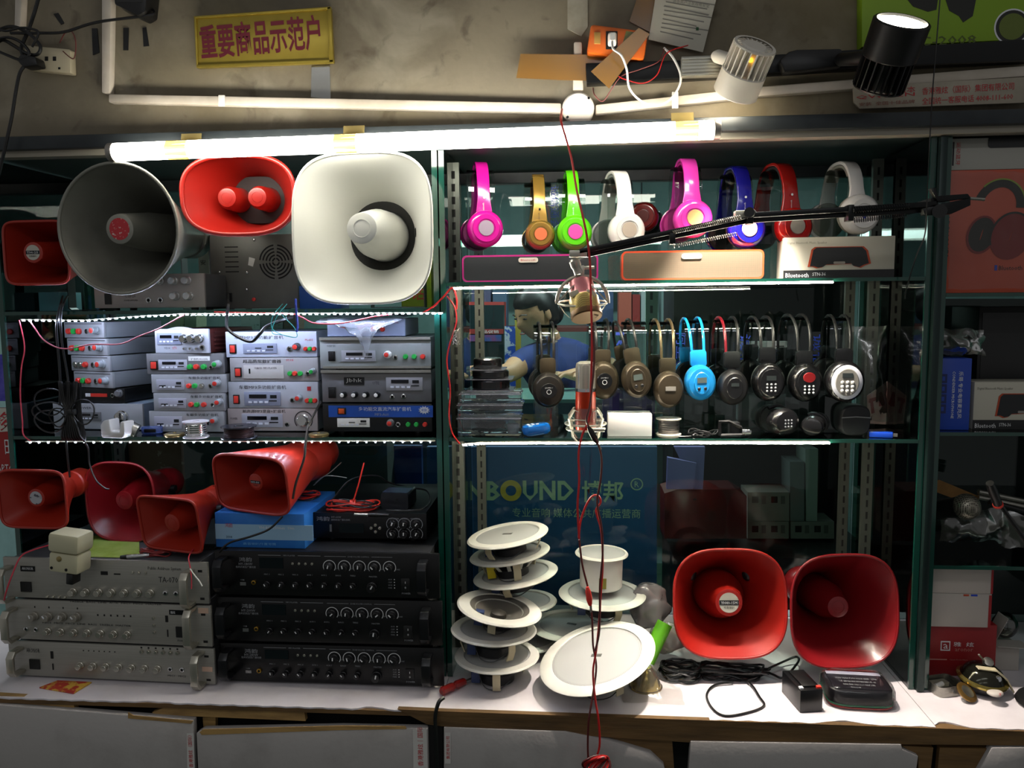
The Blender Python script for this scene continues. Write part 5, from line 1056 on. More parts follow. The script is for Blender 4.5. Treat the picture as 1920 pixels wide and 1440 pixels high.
def face_dark(cu, rX, rZ, y): oval(cu, 'face_plate', rX*.55, rZ*.6, y, BKG); MB().box((-rX*.26, y-.002, rZ*.1), (rX*.26, y-.001, rZ*.28)).build('display_window', mat('lcd_dark', '2c3232', .2), cu, smooth=0)
YL = .06
fm('black headset with white ring badge beside the clear cases', 1027, 606, 672, 730, 30, 33, YL, mat('warm_black', '262320', .3, .2), BKS, .12, 0, face_ring, 'clear stand of the headset beside clear cases', yokem=BRZ)
fm('bronze headset half hidden by the red microphone', 1130, 600, 656, 712, 29, 36, YL+.02, BRZ, BKS, .1, 0, face_ring, 'clear stand of the half hidden bronze headset')
fm('bronze headset with small screen tilted left', 1197, 600, 652, 710, 28, 35, YL, BRZ, BKS, .12, -.16, face_lcd, 'clear stand of the tilted bronze headset')
fm('bronze headset with plain silver nameplate', 1251, 600, 672, 729, 28, 35, YL, BRZ, mat('bronze_rod', '6a5c44', .3, .6), .12, .0, face_plain, 'clear stand of the headset with nameplate')
fm('sky blue headset with small screen', 1312, 597, 657, 716, 29, 34, YL, BLH, BLH, .06, -.05, face_lcd, 'clear stand of the sky blue headset')
fm('plain black headset with one red rod', 1371, 596, 660, 725, 28, 34, YL, BKS, mat('dark_red_rod', '6a1620', .3), .06, 0, face_dark, 'clear stand of the headset with red rod', rodm2=BKS)
fm('black headset with keypad and grey screen', 1437, 595, 652, 715, 30, 37, YL, BKG, BKS, .08, 0, face_keys, 'clear stand of the keypad headset')
fm('black headset with red oval logo over the keypad', 1506, 591, 658, 716, 31, 37, YL, BKG, BKS, .10, 0, face_red, 'clear stand of the red logo headset')
fm('black headset with large white oval keypad face', 1580, 592, 654, 714, 36, 40, YL-.015, BKG, BKS, -.04, 0, face_white, 'clear stand of the white oval headset')
# folded headsets, pouch, bag on the lower shelf
def folded(label, px, py, rp, Y, keys, yaw):
    k = mpp(px, py, Y); r = rp*k; c = at(px, py, Y); t = thing('folded_headset', label, 'headset', (c.x, Y, Z2+.0004), (0, 0, yaw))
    cu = cup_mesh(1, .03, sx=r, sz=.9*r).build('ear_cup', BKG, t, (0, .0, r*.92)); cu2 = cup_mesh(1, .026, sx=r*.95, sz=.9*r).build('ear_cup', BKS, t, (.004, .034, r*.92), (0, 0, PI))
    MB().lathe([(r*.5, .001), (r*.85, .004), (r*.85, .030), (r*.5, .033)], d=(0, 1, 0), n=22).build('ear_cushion', PADK, t, (.002, .0, r*.92))
    MB().tube([V((r*1.0*math.cos(a), .015, r*.95+r*.9*math.sin(a))) for a in [(-.2+i*.12)*PI*.9 for i in range(9)]], .004, 7).build('band_rod', BKS, t)
    if keys: keypad(cu, r, r, -.030, INKG, -.05, .002, .22, .2)
folded('folded black headset with keypad lying on the lower shelf', 1462, 778, 30, .05, True, .35)
folded('folded plain black headset lying beside the keypad one', 1526, 784, 22, .045, False, -.4)
p = at(1603, 810, .04); p.z = Z2+.0004
o = MB().loft([[V((x*s, y, z*s2+.032)) for x, z in supe(.062, .062, 3.2, 28)] for y, s, s2 in ((-.004, .86, .90), (0, .95, 1.0), (.03, 1, 1.0), (.05, .9, .95))]).build('black_pouch', mat('black_cloth', '121214', .7), None, p, bev=0); tag(o, 'small black zipped pouch at the right of lower shelf', 'pouch')
MB().tube([V((-.028, -.0056, .038)), V((0, -.0060, .040)), V((.028, -.0056, .038))], .0012, 5).build('zip', DGF, o)
p = at(1652, 808, .02); p.z = Z2+.0004; o = MB().box((-.022, 0, 0), (.022, .02, .011)).build('usb_stick', gl('usb_blue', '123ea8'), None, p, (0, 0, -.35), bev=.002); tag(o, 'small dark blue usb stick by the pouch', 'usb stick'); MB().box((.0221, .004, .003), (.030, .016, .008)).build('connector', STEEL, o)
def bagfn(u, v):
    x0, x1 = 1597+5*v, 1662; q = at(x0+(x1-x0)*u, 612+178*v, .16); q.y += .03*math.sin(PI*u)*math.sin(PI*v)*-1; return q
crumple('clear plastic bag with red printed card hanging at shelf end', 'plastic_bag', 'bag', bagfn, 10, 18, .005, BAG, 4)
o = flat('printed_card', 'white card with red tool drawings inside the clear bag', 'card', [(1626, 742), (1664, 715), (1664, 796), (1628, 794)], .17, .002, mat('pinkish_card', 'a89890', .6, c2='a85a50', ns=9))
for pts in ([(1630, 748), (1643, 744), (1643, 751), (1637, 753), (1640, 774), (1634, 776), (1632, 755), (1629, 755)], [(1649, 737), (1653, 734), (1660, 757), (1656, 761), (1648, 762)]): pxpoly(o, 'red_drawing', pts, .1688, .0005, mat('drawing_red', '7a2420', .6))
# clear cases stacked on the left
p0 = at(915, 815, .03)
GB_ = .0
def case_stack():
    z = Z2+.0004; rows = [('large clear box of black cables at the left of lower shelf', 858, 975, 778, 821, 1), ('flat clear case second in the left pile', 858, 978, 757, 777, 1), ('flat clear case third in the left pile', 862, 975, 735, 756, 1), ('round black disc in clear shell under the other two', 872, 962, 712, 733, 0), ('round black disc in clear shell between the other two', 872, 960, 693, 711, 0), ('topmost round black disc in clear shell', 876, 945, 668, 691, 0)]
    for lb, x0, x1, y0, y1, sq in rows:
        Y = .025 if sq else .04; wd = span(x0, x1, (y0+y1)/2, Y); h = (y1-y0)*mpp(900, y0, Y)-.001; c = at((x0+x1)/2, y1, Y)
        if sq:
            t = thing('clear_case', lb, 'case', (c.x, Y, z))
            MB().box((-wd/2, 0, 0), (wd/2, .075, h)).build('shell', clear('clear_case_plastic', 'dfe6ea', .06, .05, .9, 'b8c0c8', .08), t, bev=.0015)
            MB().box((-wd/2-.002, -.002, h*.72), (wd/2+.002, .077, h*.80)).build('lid_edge', clear('clear_lid', 'e4e6f2', .14, .06, .9, 'c8c8d8', .25), t, bev=.0005)
            random.seed(int(y0)); q = MB()
            for k in range(5): q.tube([V((random.uniform(-.8, .8)*wd*.42*math.cos(a)+0, .045+.03*math.sin(a), .004+h*.4*random.random())) for a in [i*PI/4 for i in range(8)]], .0022, 5, closed=True)
            q.build('coiled_cable', BLKW, t, smooth=40)
            if h > .03: MB().lathe([(.012, 0), (.013, .02), (.008, .022)], (wd*.38, .02, .002), n=12).build('cable_tie', mat('frosted_cap', 'b8bcc0', .4), t)
        else:
            t = thing('disc_case', lb, 'case', (c.x, Y+.04, z)); r = wd*.40
            MB().slab([(x, y) for x, y in rrect(wd, .09, .008, 3)], 0, .0012).build('clear_tray', clear('clear_lid', 'e4e6f2', .14, .06, .9, 'c8c8d8', .25), t)
            MB().lathe([(r*.94, .0013), (r, .004), (r, h-.004), (r*.93, h-.001), (r*.3, h-.0006)], n=36).build('black_disc', BKG, t)
        z += h+.0006
case_stack()
p = at(1006, 808, .03); p.z = Z2+.004; t = thing('blue_player', 'small shiny blue player with white buttons on lower shelf', 'player', p, (0, -.1, .3))
MB().loft([[V((x*s, y*s, z)) for x, y in supe(.060, .044, 3, 32)] for z, s in ((0, .8), (.004, .95), (.013, 1), (.019, .92), (.021, .75))]).build('player_body', gl('blue_chrome', '1468c0'), t)
for k in range(5): MB().lathe([(.0036, 0), (.003, .0012)], (-.015+.009*(k % 3), -.004+.009*(k//3), .0206), n=10).build('button', INKW, t)
t, _ = carton('white carton lying behind the red microphone', (1140, 776, 1222, 820), .03, Z2+.0003, .05, WHITE)
carton('purple and white carton standing behind the bronze headsets', (1130, 730, 1228, 772), .24, Z2+.0003, .05, mat('purple_carton', '5b4aa0', .5, c2='c0b8d0', ns=6, lo=.5, hi=.55))
t, _ = carton('white leaflet box with blue print behind the black headsets', (1384, 640, 1474, 785), .26, Z2+.0003, .02, mat('leaflet_white', '8f959c', .5))
for k in range(7): fbox(t, 'print_line', 1452, 648+k*9, 1468, 650+k*9, INKK, .0005)
for px, Y, s_, hp, y in ((1397, .25, '诚信通', 26, 672), (1533, .25, '诚信通', 24, 672), (1160, .3, 'imai', 34, 668), (1276, .3, '阿里巴巴', 22, 670), (1040, .34, '诚信通会员', 20, 395)):
    o = flat('blue_sticker', {1397: 'blue vertical lettering behind the red-rod headset', 1533: 'blue vertical lettering left of the white oval headset', 1160: 'blue vertical latin lettering by the tilted bronze headset', 1276: 'blue vertical lettering left of the sky blue headset', 1040: 'blue vertical lettering left of the lime green headphones'}[px], 'sticker', [(px-hp*.45, y-50), (px+hp*.45, y-50), (px+hp*.45, y+60), (px-hp*.45, y+60)], Y, .0015, clear('sticker_film', 'e0e6e6', .04, .1, .6))
    text(s_, INKB, o, inpx(o, px, y+4, Y-.0008), 100*mpp(px, y, Y), hp*.8*mpp(px, y, Y), rot=(PI/2, PI/2 if px != 1160 else -PI/2, 0))
spool('white flanged solder spool in front of the nameplate headset', 1254, 815, 24, 31, mat('grey_solder', '6b6663', .3, .7), mat('cream_flange', 'd8d2c2', .4))
p = at(1318, 812, .02); p.z = Z2+.0004; coil('thin black lavalier cord coiled on the lower shelf', 'lavalier_cord', p, .030, .02, 4, BLKW, .0011, 21, 'cord', .02, tails=[[p+V((0, 0, .004)), p+V((-.03, -.01, .003)), p+V((-.05, -.012, .003))]])
p = at(1377, 815, .02); p.z = Z2+.0004; t = thing('clip_microphone', 'black clip microphone with chrome ball on lower shelf', 'microphone', p, (0, 0, .1))
mb = MB(); mb.tube([V((-.030, 0, .004)), V((-.030, 0, .032)), V((-.012, 0, .032)), V((.012, 0, .020)), V((.02, 0, .005)), V((-.028, 0, .004))], .004, 6); mb.build('clip', BKS, t)
MB().box((-.008, .0, .002), (.012, .02, .03)).build('holder', BKS, t, bev=.002); MB().lathe([(.0065, 0), (.0068, .014), (.005, .018)], (.014, -.004, .012), (1, -.2, -.05), 14).build('capsule', CHROME, t)
# ------------------------------------------------ red condenser microphone in its cradle
WM = mat('cradle_metal', 'b5b2a4', .3, .6)
c = at(1098, 815, -.02); c.z = Z2+.0004; k = mpp(1098, 740, -.02)
t = thing('condenser_microphone', 'red condenser microphone with silver mesh head in spider cradle', 'microphone', c)
R_ = 19*k
MB().lathe([(R_*.9, 18*k), (R_, 22*k), (R_, 92*k), (R_*1.02, 93*k)], n=30).build('red_barrel', mat('orange_red_barrel', 'b5300f', .3, .2, coat=.4), t)
MB().lathe([(R_*1.04, 93*k), (R_*1.04, 99*k)], n=30).build('chrome_collar', CHROME, t)
hd = MB().lathe([(R_*.98, 99*k), (R_*.98, 140*k), (R_*.9, 146*k), (R_*.6, 149*k)], n=30).build('mesh_head', dots('silver_mesh', 'cfc8b8', '4c483e', 420, .3, .8, .3), t)
MB().lathe([(R_*1.0, 99*k), (R_*1.04, 120*k), (R_*1.0, 142*k)], n=4, cap0=False, cap1=False).build('head_frame', CHROME, hd)
for z, rr in ((32, 38), (22, 36)): MB().tube([V((rr*k*math.cos(2*PI*i/36), rr*k*math.sin(2*PI*i/36), z*k)) for i in range(36)], .0022, 6, closed=True).build('cradle_ring', WM, t)
for i in range(4):
    a = PI/4+i*PI/2; ca, sa = math.cos(a), math.sin(a)
    MB().strip([V((38*k*ca, 38*k*sa, 24*k)), V((44*k*ca, 44*k*sa, 44*k)), V((30*k*ca, 30*k*sa, 60*k)), V((21*k*ca, 21*k*sa, 56*k))], V((-sa, ca, 0))*.0025, V((ca, sa, 0))*.001).build('cradle_arm', WM, t)
    MB().strip([V((37*k*ca, 37*k*sa, 30*k)), V((34*k*ca, 34*k*sa, 10*k)), V((24*k*ca, 24*k*sa, .5*k))], V((-sa, ca, 0))*.0022, V((ca, sa, 0))*.001).build('cradle_leg', WM, t)
    MB().tube([V((44*k*ca, 44*k*sa, 44*k)), V((20*k*math.cos(a+.8), 20*k*math.sin(a+.8), 40*k))], .0008, 5).build('elastic', INKK if False else WM, t)
MB().lathe([(R_*1.12, 26*k), (R_*1.12, 62*k)], n=24, cap0=False, cap1=False).build('cradle_sleeve', clear('sleeve_film', 'd8d0c0', .15, .2, .6), t)
MB().cyl((10*k, -40*k, 26*k), (34*k, -40*k, 26*k), 4*k, n=12).build('clamp_screw', WM, t)
# ------------------------------------------------ boom arm
AY = -.13
BA = mat('black_arm', '121313', .3, .5); P0, P1, P2 = at(1086, 476, AY), at(1405, 408, AY), at(1752, 387, AY)
t = thing('boom_arm', 'black scissor microphone arm stretched across the headphone rows', 'microphone arm', P2)
def bar(a, b, w_, name='arm_bar', m=BA, off=V()):
    d_ = (b-a).normalized(); up_ = V((0, 0, 1)); MB().strip([a+off, b+off], up_*w_, V((0, .003, 0))).build(name, m, t, world=True, bev=.001)
for dz, yo in ((.0035, -.006), (-.0045, .006)):
    bar(P0, P1, .0046, off=V((0, yo, dz))); bar(P1, P2, .0046, off=V((0, yo, dz)))
def spring(a, b, r, n, name='spring'):
    a, b = V(a), V(b); d_ = (b-a); L2 = d_.length; d_.normalize(); u = d_.orthogonal().normalized(); v = d_.cross(u)
    MB().tube([a+d_*L2*i/(n*8)+(u*math.cos(2*PI*i/8)+v*math.sin(2*PI*i/8))*r for i in range(n*8+1)], .0007, 4).build(name, STEEL if r < .004 else DARK, t, world=True)
spring(at(1262, 436, AY-.012), at(1390, 406, AY-.012), .0028, 36); spring(at(1262, 462, AY+.012), at(1382, 438, AY+.012), .0028, 30)
spring(at(1598, 394, AY-.012), at(1706, 386, AY-.012), .0048, 24); spring(at(1600, 413, AY+.012), at(1700, 402, AY+.012), .0048, 24)
for q, w_ in ((P1, .012), (at(1260, 448, AY), .010), (at(1592, 400, AY), .014)): MB().box((q.x-.005, q.y-.012, q.z-w_), (q.x+.005, q.y+.012, q.z+w_)).build('joint', BA, t, world=True, bev=.001)
MB().box((P1.x-.026, P1.y-.010, P1.z-.001), (P1.x-.004, P1.y+.010, P1.z+.012)).build('bright_joint_plate', WM, t, world=True, bev=.001); MB().box((P0.x-.018, P0.y-.009, P0.z-.006), (P0.x+.014, P0.y+.009, P0.z+.006)).build('end_plate', WM, t, world=True, bev=.001)
MB().cyl(at(1405, 398, AY-.02), at(1410, 402, AY+.02), .009, n=14).build('tension_knob', BLACK, t, world=True)
# clamp on the cabinet post
q = at(1760, 390, AY)
MB().prism(ccw(polypx([(1726, 392), (1776, 380), (1816, 372), (1816, 386), (1780, 402), (1730, 404)], AY)), AY-.008, AY+.008).build('clamp_arm', BA, t, world=True, bev=.001)
MB().cyl(at(1762, 396, AY-.016), at(1762, 396, AY+.016), .012, n=18).build('clamp_knob', BLACK, t, world=True)
MB().prism(ccw(polypx([(1742, 354), (1752, 352), (1756, 368), (1812, 364), (1818, 372), (1756, 380)], AY)), AY-.006, AY+.006).build('clamp_jaw', BA, t, world=True, bev=.001)
MB().cyl(at(1818, 372, AY), at(1846, 374, AY), .0028, n=10).build('clamp_bolt', STEEL, t, world=True)
MB().box((at(1752, 380, AY).x-.006, AY, at(1752, 380, AY).z-.008), (at(1752, 380, AY).x+.006, -.0125, at(1752, 380, AY).z+.008)).build('post_grip', BA, t, world=True)
# hanging microphone
c = at(1092, 552, AY); k = mpp(1092, 552, AY)
t = thing('studio_microphone', 'pink and gold studio microphone hanging in round spider cradle', 'microphone', c)
MB().lathe([(9*k, 0), (8*k, 12*k), (10*k, 16*k), (10*k, 26*k), (7*k, 30*k)], (-6*k, 0, 38*k), (-.35, 0, .94), 16).build('ball_joint', WM, t); MB().cyl((0, 0, 50*k), (22*k, -.002, 50*k), 3*k, n=10).build('joint_lever', WM, t); MB().box((-3.5*k, -.004, 26*k), (3.5*k, .004, 54*k)).build('stem', WM, t, bev=.001)
MB().tube([V((48*k*math.cos(a), 0, 48*k*math.sin(a)-14*k)) for a in [PI*(-.02+1.04*i/30) for i in range(31)]], .0034, 8).build('cradle_ring', WM, t)
MB().tube([V((46*k*math.cos(2*PI*i/36), 34*k*math.sin(2*PI*i/36), -16*k+6*k*math.sin(2*PI*i/36))) for i in range(36)], .0020, 6, closed=True).build('inner_ring', WM, t)
ax = V((.16, -.42, -.9)).normalized(); o_ = V((-4*k, .012, 26*k))
MB().lathe([(19*k, 0), (23*k, 4*k), (24*k, 12*k), (25*k, 34*k), (26*k, 36*k)], o_, ax, 30).build('pink_body', mat('rose_gold', 'c07a80', .3, .5), t)
MB().lathe([(26*k, 36*k), (28*k, 40*k), (29*k, 64*k), (29*k, 66*k)], o_, ax, 30).build('gold_mesh', dots('gold_mesh', '9a8850', '3f3618', 520, .35, .7, .3), t)
MB().lathe([(29.5*k, 66*k), (30*k, 68*k), (30*k, 76*k), (28*k, 78*k)], o_, ax, 30).build('bronze_rim', mat('bronze_rim', '6a543a', .3, .8), t)
for sx in (-1, 1):
    for sy in (-1, 1):
        MB().strip([V((0, sy*.004, 30*k)), V((sx*26*k, sy*16*k, 8*k)), V((sx*47*k, sy*6*k, -14*k))], V((0, .0022, 0)), V((sx*.0006, 0, .001))).build('cradle_arm', WM, t)
        MB().strip([V((sx*46*k, sy*6*k, -16*k)), V((sx*34*k, sy*20*k, -34*k)), V((sx*24*k, sy*24*k, -44*k))], V((0, .0022, 0)), V((sx*.001, 0, .0006))).build('cradle_leg', WM, t)
    MB().box((sx*14*k-9*k, -.025, 2*k), (sx*14*k+9*k, -.021, 12*k)).build('clamp_pad', mat('cream_pad', 'cfc8ac', .5), t, (0, 0, 0), (0, sx*.35, 0), bev=.001)
# red and black lead hanging through the whole picture
LY = -.185
wire('hanging_lead', 'long red lead hanging from the junction box to the counter front', 'lead', [(1054, 205, -.012), (1052, 226, -.115), (1062, 262, -.13), (1072, 300, -.145), (1082, 360, -.165), (1098, 430, LY), (1106, 490, LY), (1108, 560, LY), (1110, 640, LY), (1108, 720, LY), (1106, 780, LY), (1092, 815, LY), (1085, 850, LY), (1086, 900, LY), (1083, 950, LY), (1086, 1010, LY)], .0022, REDW)
wire('hanging_lead', 'black lead twisted beside the red one below the microphone', 'lead', [(1112, 610, LY-.006), (1114, 680, LY-.006), (1106, 760, LY-.006), (1100, 790, LY-.006), (1120, 830, LY-.006), (1128, 860, LY-.006), (1126, 900, LY-.006), (1120, 935, LY-.006), (1122, 960, LY-.006), (1128, 990, LY-.006), (1130, 1040, LY-.006), (1125, 1100, LY-.006), (1124, 1180, LY-.006), (1116, 1220, LY-.006)], .0019, mat('dark_red_black_wire', '4c1212', .4))
wire('hanging_lead', 'red lead looping back up to a knot over the cup speaker', 'lead', [(1085, 1008, LY+.004), (1088, 980, LY+.004), (1098, 950, LY+.004), (1110, 931, LY+.004), (1122, 930, LY+.004), (1126, 942, LY+.004), (1118, 955, LY+.004), (1120, 968, LY+.004), (1128, 1000, LY+.004), (1130, 1060, LY+.004), (1126, 1120, LY+.004), (1124, 1160, LY+.004), (1118, 1220, LY+.004), (1112, 1260, LY+.004), (1116, 1310, LY+.004), (1122, 1350, LY), (1124, 1400, LY), (1112, 1432, LY)], .0020, REDW)
wire('hanging_lead', 'dark lead crossing the big ceiling speaker to the floor', 'lead', [(1086, 1012, LY+.01), (1092, 1060, LY+.01), (1104, 1110, LY+.01), (1110, 1160, LY+.01), (1112, 1210, LY+.01), (1118, 1250, LY+.01), (1112, 1300, LY+.01), (1104, 1350, LY), (1102, 1400, LY), (1104, 1436, LY)], .0019, mat('dark_red_black_wire', '4c1212', .4))
c = at(1118, 1434, LY-.005); t = thing('lead_coil', 'knotted red lead coil at the bottom edge', 'lead', c)
for k_ in range(6): MB().tube([V((.026*math.cos(2*PI*i/20)*(1-.08*k_), .006*math.sin(4*PI*i/20+k_), .018*math.sin(2*PI*i/20+.3*k_))) for i in range(20)], .0021, 6, closed=True).build('loop', REDW if k_ % 3 else mat('dark_red_black_wire', '4c1212', .4), t)
def croc(label, px, py, Y, m, rot):
    t = thing('crocodile_clip', label, 'clip', at(px, py, Y), rot)
    MB().loft([[V((x*s, y*s, z)) for x, y in rrect(.011, .008, .003, 3)] for z, s in ((.018, .45), (.010, .9), (-.006, 1.0), (-.014, .75), (-.018, .5))]).build('sleeve', m, t)
    MB().strip([V((0, .001, -.016)), V((.001, .002, -.03))], (.0016, 0, 0), (0, .0006, 0)).build('jaw', STEEL, t); MB().strip([V((0, -.001, -.016)), V((-.001, -.002, -.03))], (.0016, 0, 0), (0, .0006, 0)).build('jaw', STEEL, t)
croc('red crocodile clip dangling over the white disc speakers', 1104, 1118, LY, REDC, (0, -.15, .2)); croc('black crocodile clip hanging under the red microphone', 1112, 816, LY-.004, BLACK, (0, -.5, .2))
wire('dangling_cable', 'thin dark cord hanging at the right post', 'cord', [(1764, -20, -.1), (1756, 80, -.1), (1748, 180, -.09), (1742, 290, -.08), (1738, 380, -.16), (1734, 440, -.10), (1718, 480, -.05), (1700, 540, -.02), (1697, 560, -.01)], .0011, BLKW)
# ================================================================== ceiling speakers on the counter
SPW = mat('speaker_white', 'd2d0c8', .42, c2='c8c5bc', ns=6); GRL = dots('speaker_grille', 'a2a2a0', '7b7b79', 330, .5, 0, .3); CONE = mat('paper_cone', '4e4b46', .8, c2='5c5851', ns=30, stretch=(.2, .2, 1)); MAGM = mat('magnet', '2a2a2c', .45, .4); YEL = mat('yellow_coil', 'c8b312', .5)
def disc(label, px, py, rx, ry, Y, tilt_x=0, roll=0, open_cone=False, body=.05, legs=True, cup=0, spin=0, z=None, ringw=.22, badge=True, basket=False):
    """in-ceiling speaker lying face up; px,py = centre of its face ellipse, rx = half width in pixels"""
    k = mpp(px, py, Y); r = rx*k; c = at(px, py, Y)
    if z is not None: c.z = z
    t = thing('ceiling_speaker', label, 'ceiling speaker', c, (tilt_x, roll, 0), group='round white ceiling speakers')
    ri = r*(1-ringw)
    MB().lathe([(ri, -.004), (ri, -.0008), (ri+.001, 0), (r*.96, -.001), (r, -.004), (r*.985, -.006), (ri, -.006)], n=56, cap0=False, cap1=False).build('flange', SPW, t)
    if open_cone:
        cn = MB().lathe([(ri*1.0, -.002), (ri*.92, -.003), (ri*.86, -.006), (ri*.3, -.022), (ri*.28, -.022)], n=44, cap0=False, cap1=False).build('cone', CONE, t)
        MB().lathe([(ri*.28, -.022), (ri*.26, -.014), (ri*.14, -.010), (.0005, -.009)], n=24, cap0=False).build('dust_cap', mat('dark_cap', '2e2a26', .5), cn)
    else:
        g = MB().lathe([(ri*1.0, -.0030), (ri*.9, -.0018), (.0005, -.0012)], n=52, cap0=False).build('grille', GRL, t)
        if badge: MB().box((-.011, -.0045, -.0011), (.011, .0045, -.0004)).build('badge', mat('badge_grey', '6b6a66', .35, .5), g, (0, 0, 0), (0, 0, -.35), bev=.0004)
    if cup:
        MB().lathe([(r*.86, -.0062), (r*.80, -.012), (r*.80, -cup), (r*.76, -cup-.003)], n=40, cap0=False).build('can', mat('can_white', 'c6c1bb', .45), t)
        MB().box((-.006, -r*.82-.001, -cup*.9), (.010, -r*.80+.003, -cup*.6)).build('maker_label', mat('yellow_print', '6b6322', .5), t); return t
    b = body
    if basket:
        for i in range(12):
            a = 2*PI*i/12; MB().strip([V((ri*.92*math.cos(a), ri*.92*math.sin(a), -.006)), V((ri*.62*math.cos(a), ri*.62*math.sin(a), -b*.62))], V((-math.sin(a), math.cos(a), 0))*.004, V((math.cos(a), math.sin(a), 0))*.001).build('basket_rib', SPW, t)
    else: MB().lathe([(ri*.82, -.0062), (ri*.72, -b*.3), (ri*.46, -b*.62)], n=36, cap0=False, cap1=False).build('basket', mat('pale_steel', 'b5b4ac', .4, .5), t)
    MB().lathe([(ri*.46, -b*.60), (ri*.52, -b*.66), (ri*.52, -b), (ri*.44, -b-.001)], n=32).build('magnet', MAGM, t)
    q = V((-ri*.6, -ri*.42, 0)); MB().box((q.x-.009, q.y-.006, -b*.9), (q.x+.009, q.y+.010, -.0064)).build('transformer', mat('transformer_blue', '27365e', .5) if not basket else YEL, t, bev=.001)
    if legs:
        for i in range(3):
            a = spin+2*PI*i/3; ca, sa = math.cos(a), math.sin(a)
            MB().strip([V((ri*.96*ca, ri*.96*sa, -.006)), V((ri*.98*ca, ri*.98*sa, -b*.55)), V((ri*.86*ca, ri*.86*sa, -b*.95))], V((-sa, ca, 0))*.008, V((ca, sa, 0))*.0014).build('spring_clip', mat('clip_cream', 'b9ae90', .5), t)
    cable([V((-ri*.5, -ri*.5, -b*.5)), V((-ri*.3, -ri*.74, -b*.9)), V((ri*.1, -ri*.8, -b*.95)), V((ri*.45, -ri*.62, -b*.7))], .0011, 5, 6).build('lead_wire', BLKW, t)
    return t
# left pile, bottom to top
disc('lowest ceiling speaker of the left pile, standing on the counter', 932, 1236, 79, 36, -.005, .0, .0, body=.055, z=.0575, spin=.6)
disc('second lowest ceiling speaker of the left pile with cream rim', 926, 1184, 80, 27, .0, -.02, .03, body=.052, z=.1115, spin=1.2)
disc('open cone ceiling speaker tilted right near the pile bottom', 937, 1132, 80, 20, .0, .02, .16, True, body=.040, z=.158, spin=.4, ringw=.30)
disc('ceiling speaker behind the open cone one', 984, 1128, 60, 22, .14, .0, -.02, body=.03, z=.120, legs=False)
disc('ceiling speaker lying low behind the left pile', 985, 1196, 72, 34, .15, .0, 0, body=.026, z=.031, legs=False)
disc('ceiling speaker with yellow coil under the second one from top', 966, 1068, 80, 26, .10, .0, -.14, body=.034, z=.197, basket=False, spin=.3)
disc('white ribbed ceiling speaker second from the top of left pile', 955, 1008, 76, 19, .10, -.01, -.14, body=.05, z=.244, basket=True, spin=.8)
disc('topmost ceiling speaker of the left pile tilted up right', 951, 969, 77, 18, .09, .02, -.15, body=.04, z=.288, spin=2.0)
# middle pile
disc('ceiling speaker lying low under the middle pile', 1072, 1166, 78, 30, .15, .0, 0, body=.026, z=.062, legs=False)
disc('broad ceiling speaker carrying the white cup speaker', 1129, 1110, 82, 24, .135, .02, .02, body=.045, spin=1.0)
disc('small white cup-shaped ceiling speaker on top of middle pile', 1128, 1034, 50, 13, .135, 0, .02, cup=.076, badge=False, ringw=.12)
disc('largest ceiling speaker leaning forward at the counter front', 1118, 1230, 112, 72, -.055, .17, -.27, body=.05, spin=-1.2, z=.082)
# bag of small parts, green cylinder, brass bell
def lump(cx, cy, Y, rx, rz_, ry):
    c = at(cx, cy, Y)
    def fn(u, v):
        a, b_ = 2*PI*u, PI*v; return c+V((rx*math.sin(b_)*math.cos(a), ry*math.sin(b_)*math.sin(a), -rz_*math.cos(b_)))
    return fn
def closed_lump(label, name, cat, cx, cy, Y, rx, rz_, ry, m, seed, amp=.006):
    c = at(cx, cy, Y); c.z = max(c.z, rz_+amp+.001); mb = MB(); rings = []
    for k in range(15):
        b_ = PI*k/14; ring = []
        for i in range(24):
            a = 2*PI*i/24; p = V((rx*math.sin(b_)*math.cos(a), ry*math.sin(b_)*math.sin(a), -rz_*math.cos(b_))); s = p*40+V((seed, 0, 0)); ring.append(p+V((mnoise.noise(s), mnoise.noise(s+V((5, 5, 0))), mnoise.noise(s+V((0, 5, 5)))))*amp)
        rings.append(ring)
    mb.loft(rings, False, False); return tag(mb.build(name, m, None, c, smooth=180), label, cat)
closed_lump('grey lump of parts in a clear bag behind the ceiling speakers', 'parts_bag', 'bag', 1215, 1135, .16, .045, .052, .04, clear('bag_over_grey', 'cfc8cc', .10, .16, .8, '8f888a', .65), 2, .016)
closed_lump('smaller bag of pale parts behind the green cylinder', 'parts_bag', 'bag', 1252, 1196, .10, .035, .034, .03, clear('bag_over_pale', 'd8d2cc', .10, .16, .8, 'a59a92', .6), 8, .012)
a, b = at(1213, 1206, .03), at(1247, 1168, .055); a.z = .032
t = thing('battery_sleeve', 'bright green hollow cylinder beside the largest ceiling speaker', 'cylinder', a); d_ = (b-a)
MB().lathe([(.0165, 0), (.0165, d_.length), (.012, d_.length), (.012, d_.length-.01)], d=d_, n=26).build('green_sleeve', mat('leaf_green', '5fae1c', .4), t)
MB().lathe([(.0005, d_.length-.012), (.0118, d_.length-.012)], d=d_, n=20, cap0=False, cap1=False).build('dark_inside', HOLE, t)
c = onz(1212, 1297, 0); c.y += .02; c.z = .0006; t = thing('brass_bell', 'shiny brass bell in clear film behind the largest speaker', 'bell', c)
MB().lathe([(.030, .0), (.032, .004), (.027, .018), (.020, .034), (.012, .044), (.0005, .047)], n=34).build('dome', mat('yellow_brass', 'a8924c', .15, .95), t); MB().lathe([(.0340, 0), (.0345, .0025), (.031, .004)], n=34).build('lip', mat('yellow_brass', 'a8924c', .15, .95), t)
def film(u, v):
    p = V((c.x-.05+.12*u, c.y-.075+.07*v, .003)); p.z = .002+.052*math.exp(-((u-.42)**2*9+(v-.95)**2*3)); return p
